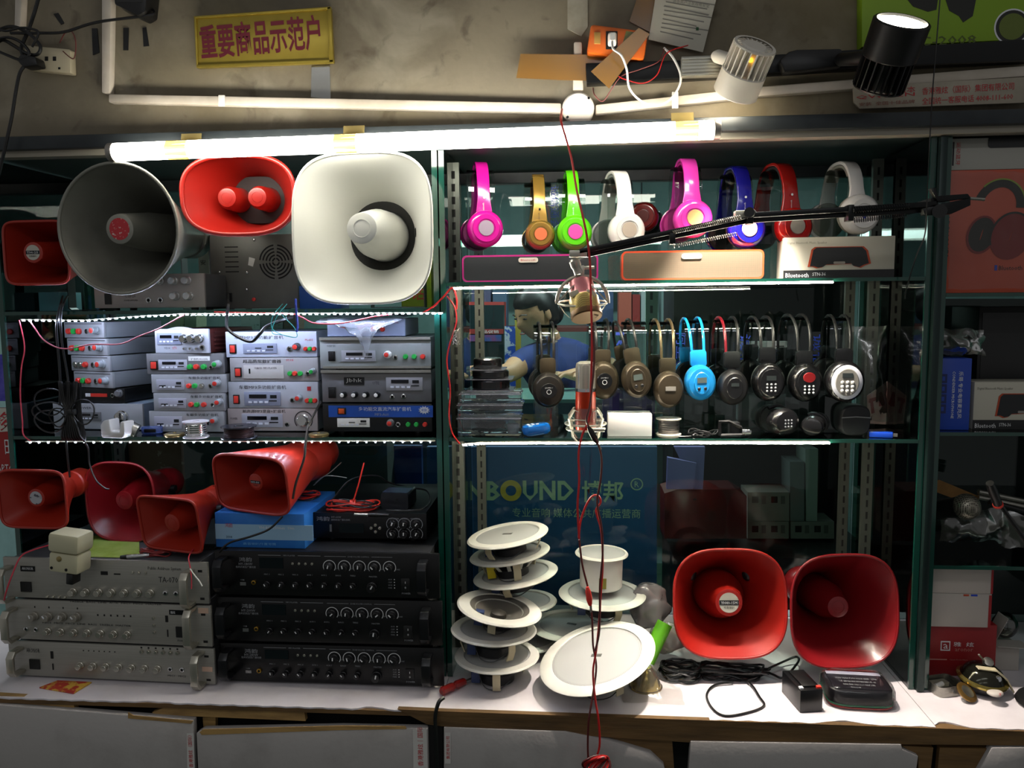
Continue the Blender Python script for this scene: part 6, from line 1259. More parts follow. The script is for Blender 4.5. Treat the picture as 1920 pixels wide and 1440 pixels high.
crumple('clear plastic film spread in front of the brass bell', 'plastic_film', 'film', film, 16, 10, .003, clear('thin_film', 'f0f0ee', .06, .12, .8, 'd8d4d4', .05), 6)
# red translucent screwdriver handle at the left
q0, q1 = onz(827, 1306, 0), onz(885, 1280, 0); q0.z = q1.z = .010
t = thing('screwdriver', 'red translucent screwdriver handle lying at the counter edge', 'screwdriver', q0); d_ = q1-q0
MB().lathe([(.006, 0), (.0088, .004), (.0088, .03), (.007, .036), (.0088, .042), (.0075, .062), (.004, .066)], d=d_, n=8).build('handle', mat('red_acetate', 'b02420', .2, trans=.5, coat=.3), t, smooth=25)
MB().cyl(d_.normalized()*.066, d_.normalized()*.10, .0022, n=10).build('shaft', STEEL, t)
wire('black_cable', 'black cable dropping over the counter edge below red handle', 'cable', [(832, 1308, -.146), (822, 1318, -.155), (816, 1345, -.156), (818, 1380, -.156), (820, 1450, -.156)], .004, BLKW)
# power brick, wrapped device, coiled cables on the right
c = onz(1521, 1336, 0); c.z = .0005
t = thing('power_brick', 'black rectangular power brick with white and red terminals', 'power brick', c, (0, 0, .16)); k = mpp(1521, 1300, c.y)
wd = 45*k; h = .045
MB().box((-wd/2, 0, 0), (wd/2, .085, h)).build('brick_body', mat('brick_black', '0d0d0f', .3), t, bev=.0015)
MB().box((-wd/2+.001, .004, h), (-wd/2+.008, .012, h+.003)).build('white_terminal', INKW, t); MB().box((wd/2-.010, .004, h), (wd/2-.001, .012, h+.003)).build('red_terminal', REDC, t)
MB().box((-wd*.3, .01, h), (wd*.3, .075, h+.004)).build('brick_lid', BLACK, t, bev=.001)
c = onz(1618, 1332, 0); c.z = .0005; t = thing('wrapped_device', 'black printed device wrapped in clear plastic on the counter', 'device', c, (0, 0, -.06))
MB().loft([[V((x*s, .045+y*s, z)) for x, y in supe(.122, .092, 4, 36)] for z, s in ((0, .9), (.006, .98), (.022, 1.0), (.034, .99), (.036, .96))]).build('device_body', mat('device_black', '1d1c20', .35), t)
o = MB().box((-.052, .010, .0361), (.052, .084, .0372)).build('printed_top', mat('device_label', '17151c', .4), t, smooth=0)
MB().box((-.052, .070, .0373), (.052, .084, .0378)).build('pale_strip', mat('pale_strip', 'a8a8b8', .5), o, smooth=0)
text('BOVE', INKG, o, (-.01, .016, .0376), .018, .005, rot=(0, 0, PI)); 
for i_, s_ in enumerate(('家用汽车音响', '多功能播放器收音机', '低音炮功放板')): text(s_, INKG, o, (0, .028+.013*i_, .0376), .06+.01*i_, .007, rot=(0, 0, PI))
MB().tube([V((x*1.0, .045+y*1.0, .008)) for x, y in supe(.124, .094, 4, 40)], .0014, 6, closed=True).build('green_wire', mat('green_wire', '1f6a4a', .4), t); MB().tube([V((x*1.0, .045+y*1.0, .003)) for x, y in supe(.121, .091, 4, 40)], .0016, 6, closed=True).build('red_wire', REDW, t)
rings = []
for z, s in ((.0005, 1.06), (.012, 1.10), (.030, 1.08), (.0405, 1.0), (.0412, .6)):
    rings.append([V((x*s, .045+y*s, z))+V((mnoise.noise(V((x*60, y*60, z*60))), mnoise.noise(V((y*60, x*60, z*60+3))), 0))*.004 for x, y in supe(.122, .092, 4, 48)])
MB().loft(rings, False, True).build('plastic_wrapping', clear('device_film', 'f0f0f0', .015, .10, .7), t, smooth=180)
def coilpx(label, cx, cy, rxp, n, seed, ry=.03, r=.0024, name='cable_coil', zt=.02, tails=()):
    c = onz(cx, cy, 0); c.z = .0006; k = mpp(cx, cy, c.y); return coil(label, name, c, rxp*k, ry, n, BLKW, r, seed, 'cable', zt, tails)
def cpts(lst): return [onz(x, y, 0)+V((0, 0, dz)) for x, y, dz in lst]
coilpx('black cable coil lying left below the bright red horn', 1275, 1268, 42, 8, 31, .05)
coilpx('long flattened black cable bundle under the bright red horn', 1370, 1270, 70, 9, 32, .028)
P = cpts([(1345, 1270, .008), (1400, 1282, .006), (1425, 1312, .004), (1432, 1326, .003), (1405, 1338, .003), (1360, 1345, .003), (1335, 1330, .003), (1325, 1305, .003), (1340, 1288, .004), (1375, 1284, .006)]); a = P[0]
tag(cable([p-a for p in P], .0022).build('black_cable', BLKW, None, a), 'black cable loop spread at the counter front', 'cable')
P = cpts([(1440, 1262, .010), (1470, 1250, .012), (1492, 1248, .02), (1496, 1258, .02), (1470, 1275, .006), (1450, 1270, .006), (1430, 1262, .008)]); a = P[0]
tag(cable([p-a for p in P], .0024).build('black_cable', BLKW, None, a), 'black cable looping from bundle to the power brick', 'cable')
# ================================================================== right cabinet
HX = .0
t, z = carton('white carton stacked just above the red box', (1737, 1112, 1856, 1167), .03, 0, .10, mat('white_grey_card', 'a8a29a', .55)) if False else (None, 0)
t, z = carton('red carton with white square logo at the bottom of stack', (1735, 1170, 1866, 1262), .07, .0006, .12, mat('deep_red_card', '8c1418', .5), .0, ztop=None)
ftext(t, '雅  炫', 1805, 1205, 38, 9, INKW, .0006); ftext(t, 'aronor', 1806, 1215, 34, 6, mat('logo_pink', 'b87a70', .5), .0006); ftext(t, 'Open From Here', 1797, 1233, 34, 3.6, mat('logo_pink', 'b87a70', .5), .0006)
fbox(t, 'logo_square', 1762, 1200, 1780, 1217, INKW, .0005); fbox(t, 'logo_inner', 1764, 1202, 1778, 1215, mat('deep_red_card', '8c1418', .5), .0008); ftext(t, 'a', 1771, 1209, 9, 10, INKW, .0012); fbox(t, 'print_line', 1742, 1232, 1775, 1234, mat('logo_pink', 'b87a70', .5), .0005)
t, z = carton('white carton in the middle of the stack, red edged', (1738, 1112, 1857, 1168), .055, z+.0006, .11, mat('white_grey_card', 'a8a29a', .55), .0)
fbox(t, 'red_edge', 1852, 1114, 1857, 1168, mat('deep_red_card', '8c1418', .5), .0006); fbox(t, 'blue_print', 1818, 1113, 1830, 1116, INKB, .0006); fbox(t, 'orange_print', 1804, 1113, 1814, 1116, mat('print_orange', 'a8401e', .5), .0006)
t, z = carton('topmost white carton of the red and white stack', (1740, 1056, 1861, 1110), .055, z+.0006, .11, mat('white_grey_card', 'a8a29a', .55), .0)
fbox(t, 'red_edge', 1857, 1057, 1861, 1110, mat('deep_red_card', '8c1418', .5), .0006)
a = INFO[t.name]; MB().box((-a[4]*.1, .002, a[5]), (a[4]*.4, .09, a[5]+.0006)).build('colour_print', mat('colour_stripes', '234a78', .5, c2='a03a1e', ns=18, lo=.48, hi=.52), t, smooth=0)
p = onz(1782, 1308, 0); p.z = .0006; t = thing('metal_tin', 'open silver metal tin with small parts on the counter', 'tin', p+V((0, .03, 0)), (0, 0, .3))
o = [V((x, y, 0)) for x, y in rrect(.062, .055, .010, 4)]; i_ = [V((x*.95, y*.95, 0)) for x, y in rrect(.062, .055, .010, 4)]
MB().loft([[q for q in o], [q+V((0, 0, .020)) for q in o], [q+V((0, 0, .020)) for q in i_], [q+V((0, 0, .002)) for q in i_]]).build('tin_body', STEEL, t); MB().lathe([(.003, -.002), (.003, .001)], (.0, -.0275, .011), (0, 1, 0), 10).build('rivet', CHROME, t)
MB().cyl((-.02, .0, .010), (.0, .004, .012), .005, n=12).build('small_part', WHITE, t); MB().box((-.022, .006, .003), (.018, .022, .012)).build('small_part', mat('tan_part', '8f8a78', .5), t)
p = onz(1846, 1302, 0); p.z = .0062; p.y += .018; t = thing('gong_bell', 'domed black and gold alarm bell with cream strap', 'bell', p, (.12, .08, 0))
BR2 = mat('gold_rim', 'a39250', .2, .9)
MB().lathe([(.030, .0), (.040, .010), (.043, .016)], n=36).build('black_base', BLACK, t); MB().lathe([(.043, .016), (.047, .019), (.047, .023), (.041, .026)], n=36, cap0=False, cap1=False).build('gold_rim', BR2, t); MB().lathe([(.041, .025), (.034, .040), (.022, .048), (.0005, .050)], n=34, cap0=False).build('dark_dome', mat('dome_dark', '2a2a22', .12, .7), t)
MB().strip([V((-.02, -.012, .050)), V((.012, -.018, .052)), V((.034, -.02, .036)), V((.050, -.022, .012))], V((0, .006, 0)), V((.0008, 0, .001))).build('cream_strap', mat('cream_strap', 'b5ab8c', .5), t)
MB().lathe([(.008, 0), (.010, .004), (.010, .010), (.006, .012)], (.006, .006, .050), (0, -.5, .8), 16).build('bolt_head', STEEL, t); MB().cyl((-.004, 0, .060), (-.018, -.004, .074), .0018, n=8).build('bolt', STEEL, t); MB().lathe([(.005, 0), (.0065, .003), (.005, .006)], (.014, -.026, .038), (0, -1, .3), 14).build('screw', CHROME, t)
p = onz(1810, 1312, 0); p.y += .0; p.z = .014; o = MB().lathe([(.019, 0), (.021, .002), (.021, .004), (.018, .006), (.0005, .006)], n=28).build('brass_cup', mat('copper_disc', '8a6a38', .3, .8), None, p, (.5, .45, 0)); tag(o, 'small copper disc leaning against the gold rimmed bell', 'disc'); MB().lathe([(.0005, .0062), (.013, .0062), (.013, .0066)], n=20).build('centre_plate', STEEL, o)
closed_lump('white plastic scrap with red print at foot of bell', 'plastic_scrap', 'scrap', 1866, 1300, -.05, .014, .006, .012, mat('scrap_white', 'b8b0a8', .5, c2='a8484a', ns=50, lo=.6, hi=.64), 11, .003)
p = onz(1940, 1300, 0); p.z = .0008; p.y = -.05; t = thing('microphone_stand', 'black table microphone stand with round base at right edge', 'microphone stand', p)
MB().lathe([(.055, 0), (.058, .004), (.054, .012), (.025, .018), (.012, .022)], n=44).build('round_base', BKS, t)
top = at(1878, 950, -.05)-p; MB().tube([V((0, 0, .02)), V((0, .0, .16)), V((-.004, .004, .25)), top], .0042, 8).build('gooseneck', BKS, t)
a, b = at(1872, 948, -.05)-p, at(1856, 906, -.08)-p; MB().lathe([(.008, 0), (.0085, (b-a).length*.7), (.007, (b-a).length)], a, b-a, 16).build('head', BKS, t); MB().lathe([(.0092, .001), (.0092, .006)], a, b-a, 16).build('red_ring', REDC, t)
# crumpled white box behind
p = at(1885, 1200, .1); t = thing('crushed_carton', 'crushed white carton with clear blister beside the stack', 'carton', (p.x, .1, .0006))
MB().box((-.025, 0, 0), (.030, .05, .055)).build('box_body', mat('white_grey_card', 'a8a29a', .55), t, bev=.001); MB().strip([V((-.025, .0, .060)), V((.03, -.02, .066))], (0, .02, 0), (.0004, 0, .0006)).build('flap', mat('white_grey_card', 'a8a29a', .55), t, smooth=0); MB().strip([V((-.03, .01, .058)), V((-.02, -.005, .10)), V((-.012, -.01, .125))], (0, .02, 0), (.0006, 0, .0003)).build('flap', mat('white_grey_card', 'a8a29a', .55), t, smooth=0)
MB().ball((.008, .02, .092), (.026, .024, .028)).build('clear_blister', clear('blister', 'c8c8bc', .12, .08, .9), t); MB().ball((.002, .02, .088), (.012, .012, .016)).build('dark_part', BLACK, t)
# third shelf: microphone, wires, bags
ZE3 = .26
p = at(1800, 975, .06)
a, b = at(1752, 955, .10), at(1812, 950, .04); t = thing('hand_microphone', 'black hand microphone with silver mesh ball in right cabinet', 'microphone', a); d_ = b-a; Ln = d_.length
MB().lathe([(.012, -.06), (.017, 0), (.022, Ln-.018), (.024, Ln-.012)], d=d_, n=24).build('handle', BKS, t); MB().ball(tuple(d_), .0265, 22, 16).build('mesh_ball', dots('steel_mesh', '8f8a7c', '22201a', 300, .35, .7, .36), t)
sup = MB(); 
t2 = flat('cardboard_strip', 'plain brown cardboard strip lying behind the microphone', 'cardboard', [(1746, 902), (1762, 900), (1834, 930), (1830, 950), (1748, 920)], .16, .004, mat('kraft_card', '8a6334', .8, c2='755329', ns=20))
c = at(1800, 1000, .1)
def bag1(u, v): q = at(1765+125*u, 955+60*v, .10); q.z = max(q.z, ZE3+.004); q.y += -.03*math.sin(PI*u)*math.sin(PI*v); return q
crumple('crumpled clear bag below the hand microphone', 'plastic_bag', 'bag', bag1, 18, 10, .009, clear('dull_bag', 'c8c8c0', .12, .2, .8, '8a887c', .18), 9)
def bag2(u, v): q = at(1878+70*u, 958+66*v, .06); q.z = max(q.z, ZE3+.004); q.y += -.02*math.sin(PI*u); return q
crumple('crumpled clear bag at the right edge by the gooseneck', 'plastic_bag', 'bag', bag2, 12, 10, .009, clear('dull_bag', 'c8c8c0', .12, .2, .8, '8a887c', .18), 14)
a, b = at(1834, 932, .13), at(1960, 958, .13); t = thing('metal_tubes', 'bundle of grey metal tubes lying at right edge', 'tubes', a)
for dz in (0, .012): MB().cyl((0, 0, dz), b-a+V((0, 0, dz)), .0055, n=12).build('tube', STEEL, t)
MB().cyl((.02, -.006, -.008), b-a+V((0, -.006, -.012)), .006, n=12).build('dark_tube', BLACK, t)
# second shelf: blue box, speaker carton, black speaker, bag
ZE2 = Z2+.015
t, _ = carton('blue condenser microphone carton with white lettering', (1755, 672, 1818, 792), .03, ZE2+.0005, .07, mat('blue_box', '1b3fa0', .45), -.05)
text('乐哥·专业电容麦克风', INKW, t, fp(t, 1799, 733, .0008), 92*pk(t), 8*pk(t), rot=(PI/2, PI/2, 0)); text('CONDENSER MICROPHONE', INKW, t, fp(t, 1786, 733, .0008), 92*pk(t), 5*pk(t), rot=(PI/2, PI/2, 0))
for k_ in range(4): fbox(t, 'symbol_frame', 1761, 698+k_*17, 1774, 713+k_*17, mat('navy_print', '0e1f5a', .5), .0005); fbox(t, 'symbol', 1765, 702+k_*17, 1770, 709+k_*17, mat('blue_box', '1b3fa0', .45), .0008)
stn_box('second cream speaker carton at the right edge of lower shelf', 1824, 716, 2010, 790, .04, ZE2, .0)
t, zt = carton('tall black speaker box standing behind the cream carton', (1832, 575, 1985, 716), .14, ZE2+.0004, .12, mat('speaker_black', '0c0c0c', .6), 0, lid=False, name='black_speaker', cat='speaker', ztop=at(1900, 575, .14).z)
a = INFO[t.name]; MB().box((-a[4]*.46, -.0042, a[5]*.05), (a[4]*.46, -.003, a[5]*.95)).build('speaker_grille', dots('black_grille', '1a1a1a', '050505', 400), t, smooth=0)
crumple('crumpled clear bag on top of the blue microphone carton', 'plastic_bag', 'bag', lambda u, v: at(1760+85*u, 618+48*v, .05)+V((0, -.02*math.sin(PI*u)*math.sin(PI*v), 0)), 14, 10, .010, clear('dull_bag', 'c8c8c0', .12, .2, .8, '8a887c', .18), 17)
# top shelf: red headphone box, white carton above
ZE1 = .80
t, z = carton('large red headphone carton with black headphone picture', (1769, 318, 2005, 566), .03, ZE1+.0005, .08, mat('salmon_red_card', 'bf5038', .45, c2='c75c40', ns=3), 0)
ftext(t, 'Bluetooth', 1896, 516, 44, 9, INKK, .0006); fbox(t, 'bluetooth_mark', 1866, 510, 1871, 521, INKB, .0006); text('HEADPHONES', mat('ink_brown', '3a1410', .5), t, fp(t, 1773, 440, .0006), 100*pk(t), 9*pk(t), rot=(PI/2, PI/2, 0))
def ring_print(name, cx, cy, rx, ry, w_, m, a0, a1, out, rot=0):
    pts = []; N_ = 24
    for rr in ((rx, ry), (rx-w_, ry-w_)):
        seq = range(N_+1) if rr[0] == rx else range(N_, -1, -1)
        for i in seq:
            a_ = a0+(a1-a0)*i/N_; x, y = rr[0]*math.cos(a_), rr[1]*math.sin(a_); q = fp(t, cx+x*math.cos(rot)-y*math.sin(rot), cy-(x*math.sin(rot)+y*math.cos(rot))); pts.append((q.x, q.z))
    mb = MB(); M_ = len(pts); mb.add([(x, -.003-out, z_) for x, z_ in pts], [(i, i+1, M_-2-i, M_-1-i) for i in range(N_)]); mb.build(name, m, t, smooth=0)
pk_ = mat('print_black', '17180f', .5)
ring_print('printed_band', 1868, 395, 48, 58, 16, pk_, .2, PI*.95, .0008, -.25); ring_print('printed_band_edge', 1868, 395, 50, 60, 3, mat('print_lime', '8aa030', .5), .2, PI*.8, .0012, -.25)
ring_print('printed_cup', 1838, 448, 27, 38, 26, pk_, 0, 2*PI, .0014, -.25); ring_print('printed_cup_ring', 1838, 448, 28, 39, 4, mat('print_red', '7c1a16', .5), 0, 2*PI, .0018, -.25); ring_print('printed_cup', 1893, 452, 38, 48, 37, mat('print_red', '7c1a16', .5), 0, 2*PI, .0016, -.3); ring_print('printed_cup_ring', 1893, 452, 40, 50, 4, pk_, .6, PI*1.2, .0020, -.3)
crumple('glossy clear wrapping over the large red headphone carton', 'shrink_wrap', 'wrap', lambda u, v: at(1778+190*u, 322+220*v, .016), 20, 24, .0035, clear('shrink_film', 'f2f0ee', .03, .09, .7), 23)
t, _ = carton('white carton with dark window on top of red carton', (1776, 258, 2005, 314), .03, z+.0006, .08, mat('white_card_dim', 'a8a59c', .5), 0)
text('运动蓝牙', INKR, t, fp(t, 1795, 285, .0006), 44*pk(t), 8*pk(t), rot=(PI/2, PI/2, 0)); fbox(t, 'black_bar', 1784, 264, 1787, 306, INKK, .0005)
a = fp(t, 1915, 266); MB().prism([(a.x+x, a.z+z_) for x, z_ in rrect(130*pk(t), 22*pk(t), .006, 4)], -.0045, -.003).build('dark_window', mat('window_dark', '1c1e20', .2), t, smooth=0)
# ================================================================== the shop behind the glass
BK = 1.0
def back_box(name, label, cat, pts, Y, th, m, group=None, floor=False):
    if floor or name in ('standing_board', 'white_sheet', 'brown_carton', 'green_board', 'dark_curtain', 'blue_poster', 'dark_screen', 'yellow_tool', 'blue_sign_board', 'pale_ruler_board', 'dark_backdrop'):
        ys = sorted(q[1] for q in pts); mid = (ys[0]+ys[-1])/2; P = [at(x, y, Y) for x, y in pts]
        for q, (x, y) in zip(P, pts):
            if y > mid: q.z = -.798
        c = sum(P, V())/len(P); c.z = -.798
        return tag(MB().prism(ccw([(p.x-c.x, p.z-c.z) for p in P]), 0, th).build(name, m, None, c, smooth=0), label, cat, group)
    return flat(name, label, cat, pts, Y, th, m, 0, group)
NAVY = mat('navy_sign', '1c4a7c', .5)
o = back_box('blue_sign_board', 'blue sign board behind the glass with pale company lettering', 'sign board', [(800, 838), (1232, 838), (1236, 1052), (800, 1045)], .46, .02, NAVY)
SG = mat('sign_pale', '9aa890', .6); SY_ = mat('sign_gold', 'b99a3a', .6)
ptext(o, 'SUNB', 876, 920, .4594, 124, 38, SG, bold=.03); ptext(o, 'UND', 1028, 920, .4594, 96, 38, SG, bold=.03); ptext(o, '博邦', 1130, 922, .4594, 78, 42, SG, bold=.02); ptext(o, 'R', 1194, 908, .4594, 8, 11, SG); ptext(o, '专业音响 媒体公共广播运营商', 1080, 962, .4594, 240, 18, SG)
c = inpx(o, 958, 920, .459); k = mpp(958, 920, .46); MB().lathe([(10*k, 0), (20*k, 0), (20*k, .0006), (10*k, .0006)], c, (0, 1, 0), 28, False, False).build('gold_ring', SY_, o); MB().lathe([(9.5*k, 0), (11.5*k, 0), (11.5*k, .0006), (9.5*k, .0006)], inpx(o, 1194, 908, .459), (0, 1, 0), 24, False, False).build('mark_ring', SG, o)
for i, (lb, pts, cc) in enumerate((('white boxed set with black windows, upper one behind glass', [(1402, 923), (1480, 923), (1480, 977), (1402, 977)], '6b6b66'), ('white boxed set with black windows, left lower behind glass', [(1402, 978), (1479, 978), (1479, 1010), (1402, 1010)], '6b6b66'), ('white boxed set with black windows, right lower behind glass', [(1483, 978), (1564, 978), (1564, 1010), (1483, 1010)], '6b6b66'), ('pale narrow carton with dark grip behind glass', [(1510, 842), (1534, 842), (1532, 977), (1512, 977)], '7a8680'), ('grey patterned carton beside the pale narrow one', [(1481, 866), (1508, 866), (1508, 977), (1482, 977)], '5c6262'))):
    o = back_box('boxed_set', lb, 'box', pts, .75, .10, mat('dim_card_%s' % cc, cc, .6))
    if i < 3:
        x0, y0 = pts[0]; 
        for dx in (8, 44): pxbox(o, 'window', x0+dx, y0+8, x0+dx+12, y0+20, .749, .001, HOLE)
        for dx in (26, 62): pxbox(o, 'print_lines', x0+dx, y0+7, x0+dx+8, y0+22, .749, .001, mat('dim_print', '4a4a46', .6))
o = back_box('red_case', 'dark red case behind the glass above red horns', 'case', [(1246, 925), (1270, 918), (1380, 918), (1400, 930), (1400, 1010), (1246, 1010)], .62, .12, mat('dark_red_case', '4a1618', .3)); pxbox(o, 'latch', 1300, 935, 1306, 938, .619, .002, CHROME)
for i, (lb, pts) in enumerate((('lilac packet tilted behind the glass over red case', [(1252, 858), (1306, 868), (1300, 917), (1250, 917)]), ('upper lilac packet behind the glass', [(1264, 838), (1322, 838), (1318, 917), (1302, 917)]))): back_box('lilac_packet', lb, 'packet', pts, .55+.03*i, .02, mat('lilac', '6b66a0', .5))
# shelf of coloured cartons opposite (upper middle)
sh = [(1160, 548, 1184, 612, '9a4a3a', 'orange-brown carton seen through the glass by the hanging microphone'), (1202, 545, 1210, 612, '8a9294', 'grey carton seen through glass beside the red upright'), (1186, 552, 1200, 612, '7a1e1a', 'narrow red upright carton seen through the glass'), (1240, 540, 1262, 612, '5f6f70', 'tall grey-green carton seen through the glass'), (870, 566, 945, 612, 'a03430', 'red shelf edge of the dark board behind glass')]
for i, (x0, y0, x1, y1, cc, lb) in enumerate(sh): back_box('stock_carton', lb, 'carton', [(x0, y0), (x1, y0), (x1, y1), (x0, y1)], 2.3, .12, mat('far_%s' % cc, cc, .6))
o = back_box('pale_ruler_board', 'pale green upright board with dark slots behind the glass', 'board', [(1211, 538), (1234, 538), (1230, 680), (1213, 680)], 1.12, .02, mat('pale_green_board', '8fae9e', .5))
for k in range(5): pxbox(o, 'slot', 1219, 548+k*25, 1224, 562+k*25, 1.119, .001, mat('slot_dark', '34453e', .6))
o = back_box('dark_screen', 'dark display board with red caption strip behind glass', 'board', [(872, 572), (944, 572), (944, 640), (872, 640)], 1.9, .05, mat('dark_screen', '16272a', .25)); pxbox(o, 'caption_strip', 874, 617, 944, 626, 1.898, .002, mat('caption_red', '8a2a26', .5))
ptext(o, '新品促销', 915, 622, 1.896, 40, 6, INKW); pxbox(o, 'colour_panel', 880, 628, 940, 640, 1.898, .002, mat('colour_panel', '35508a', .4, c2='7a3a6a', ns=20))
o = back_box('blue_poster', 'narrow bright blue and white poster behind glass', 'poster', [(946, 612), (966, 612), (966, 668), (946, 668)], 1.85, .01, mat('blue_poster', '2a52b8', .4, c2='c8d0e0', ns=30, lo=.5, hi=.54)); o['category'] = 'poster'
back_box('yellow_tool', 'yellow upright tool standing behind the woman', 'tool', [(965, 560), (970, 545), (976, 545), (972, 585), (966, 585)], 2.0, .03, mat('dull_yellow', '9a8a34', .5))
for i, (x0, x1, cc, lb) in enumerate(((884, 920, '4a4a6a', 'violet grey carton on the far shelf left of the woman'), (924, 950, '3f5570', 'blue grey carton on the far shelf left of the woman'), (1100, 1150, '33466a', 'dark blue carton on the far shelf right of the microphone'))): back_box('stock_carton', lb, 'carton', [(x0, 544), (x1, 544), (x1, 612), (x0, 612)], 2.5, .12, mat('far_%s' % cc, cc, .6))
z_ = at(1050, 612, 2.4).z
t = thing('storage_rack', 'dark rack of cartons far behind the glass', 'rack', (0, 2.25, -.798))
MB().box((-.6, 0, z_+.798-.022), (1.0, .42, z_+.798-.001)).build('rack_board', mat('rack_board', '5a2a26', .5), t, smooth=0)
for x in (-.55, .95): MB().box((x-.02, .1, 0), (x+.02, .3, z_+.798-.023)).build('rack_post', DARK, t, smooth=0)
z_ = at(1400, 1010, .75).z
t = thing('storage_rack', 'low dark rack behind the large red horns', 'rack', (.55, .58, -.798))
MB().box((-.28, 0, z_+.798-.03), (.28, .36, z_+.798-.003)).build('rack_board', DARK, t, smooth=0); MB().box((-.26, .02, 0), (.26, .34, z_+.798-.031)).build('rack_body', BLACK, t, smooth=0)
z_ = at(440, 640, .45).z
t = thing('storage_rack', 'narrow rack of cartons just behind the mini amplifiers', 'rack', (-.78, .44, -.798))
MB().box((-.3, 0, z_+.798-.02), (.3, .10, z_+.798-.001)).build('rack_board', DARK, t, smooth=0); MB().box((-.28, .01, 0), (.28, .09, z_+.798-.021)).build('rack_body', mat('rack_grey', '3a4442', .6), t, smooth=0)
back_box('dark_backdrop', 'tall black cupboard added behind the black headsets', 'backdrop', [(1264, 532), (1600, 528), (1600, 836), (1264, 836)], .95, .3, mat('backdrop_black', '0b0d0e', .4))  # added dark panel; the darkness behind the shelf is put into its colour
back_box('dark_backdrop', 'dark cupboard added behind the right cabinet shelves', 'backdrop', [(1742, 560), (2060, 560), (2060, 1060), (1742, 1060)], .43, .3, mat('backdrop_black', '0b0d0e', .4))  # added dark board that keeps the view behind these shelves near black
# tables in the rear shop
o = thing('glass_counter', 'pale glass topped counter in the rear shop before the woman', 'counter', (.0, 1.35, -.79))
MB().box((-.75, -.12, 0), (.24, .22, 1.225)).build('counter_body', mat('glass_counter', '274052', .4), o, smooth=0); MB().box((-.77, -.14, 1.2255), (.26, .24, 1.2385)).build('counter_top', mat('rear_glass_top', '6f948a', .15), o, smooth=0)
# left side of the rear shop
o = back_box('standing_board', 'pale green panel standing at the left behind the first stack', 'panel', [(52, 300), (112, 300), (120, 900), (64, 900)], .50, .02, mat('pale_sea_panel', '7fa3a0', .5))
o = back_box('white_sheet', 'bluish white sheet standing behind the left red horn', 'sheet', [(30, 836), (58, 836), (62, 900), (30, 900)], .42, .006, mat('blue_white_sheet', 'a8c4d0', .5))  # even pale blue colour, no emission
o = back_box('brown_carton', 'brown carton with white marks behind the shelf', 'carton', [(240, 826), (392, 820), (380, 850), (318, 868), (244, 872)], .62, .15, mat('brown_card', '5a3f2c', .7, c2='8a7a68', ns=20, lo=.62, hi=.66))
o = back_box('green_board', 'dark green board standing behind the crimson horn', 'board', [(252, 856), (400, 828), (600, 828), (600, 960), (252, 960)], .80, .02, mat('green_board', '35503f', .6))
o = back_box('dark_curtain', 'black scalloped curtain behind the left shelf', 'curtain', [(110, 832), (232, 832), (236, 890), (110, 895)], .60, .03, mat('black_curtain', '0d1010', .8))
o = back_box('blue_poster', 'large dark blue poster behind the small black mixer', 'poster', [(640, 836), (790, 836), (790, 930), (640, 930)], .55, .02, mat('dark_blue_poster', '12285e', .4, c2='1d4a7a', ns=5))
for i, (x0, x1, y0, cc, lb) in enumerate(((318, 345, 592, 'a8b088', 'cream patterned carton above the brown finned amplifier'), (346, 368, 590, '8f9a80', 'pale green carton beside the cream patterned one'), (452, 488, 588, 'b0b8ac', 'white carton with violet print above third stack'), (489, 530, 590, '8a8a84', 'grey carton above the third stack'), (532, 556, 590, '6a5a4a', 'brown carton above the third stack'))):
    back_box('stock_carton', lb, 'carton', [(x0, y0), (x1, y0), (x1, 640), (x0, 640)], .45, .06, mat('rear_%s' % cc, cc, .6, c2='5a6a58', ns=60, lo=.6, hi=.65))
o = back_box('shop_poster', 'red and white poster with large letters at the left edge', 'poster', [(-60, 765), (26, 765), (32, 905), (-60, 905)], .06, .01, mat('poster_red', '9a1c18', .5)); pxpoly(o, 'white_field', [(-60, 765), (26, 765), (27, 808), (-60, 814)], .059, .001, mat('poster_white', 'c8c4b8', .5))
ptext(o, '移', 4, 790, .0578, 30, 34, INKR); ptext(o, 'CAPTO', 6, 878, .0578, 40, 14, INKW); ptext(o, '田', 16, 838, .0578, 14, 26, INKW)
o = back_box('purple_bag', 'purple and violet plastic bag hanging at left edge', 'bag', [(-60, 670), (8, 664), (34, 690), (30, 738), (10, 752), (-60, 752)], .08, .03, mat('violet_bag', '3a36a8', .35, c2='6a62c8', ns=18))
o = back_box('white_packet', 'round white packet above the purple bag at left edge', 'packet', [(-20, 610), (18, 602), (34, 625), (33, 650), (18, 664), (-20, 660)], .08, .02, mat('pale_cyan_packet', 'a8cfc8', .4))  # plain pale packet, no emission
# added glowing tube between the headphones, imitating the reflection of a lamp
a, b = at(880, 452, 2.6), at(1240, 448, 2.6); t = thing('rear_tube_light', 'added white glowing tube behind the headphones, like a reflected lamp', 'lamp', a); d_ = b-a
MB().cyl((0, 0, 0), d_, .02, n=14).build('tube', mat('rear_tube_glow', 'ffffff', .4, emit=6, ec=(.9, 1, .97)), t); MB().box((0, .02, -.03), (d_.x, .06, .03)).build('fitting', WHITE, t)
for f_ in (.1, .9): MB().cyl((d_.x*f_, .04, .03), (d_.x*f_, .04, 1.9-a.z), .004, n=6).build('hanger_rod', DARK, t)

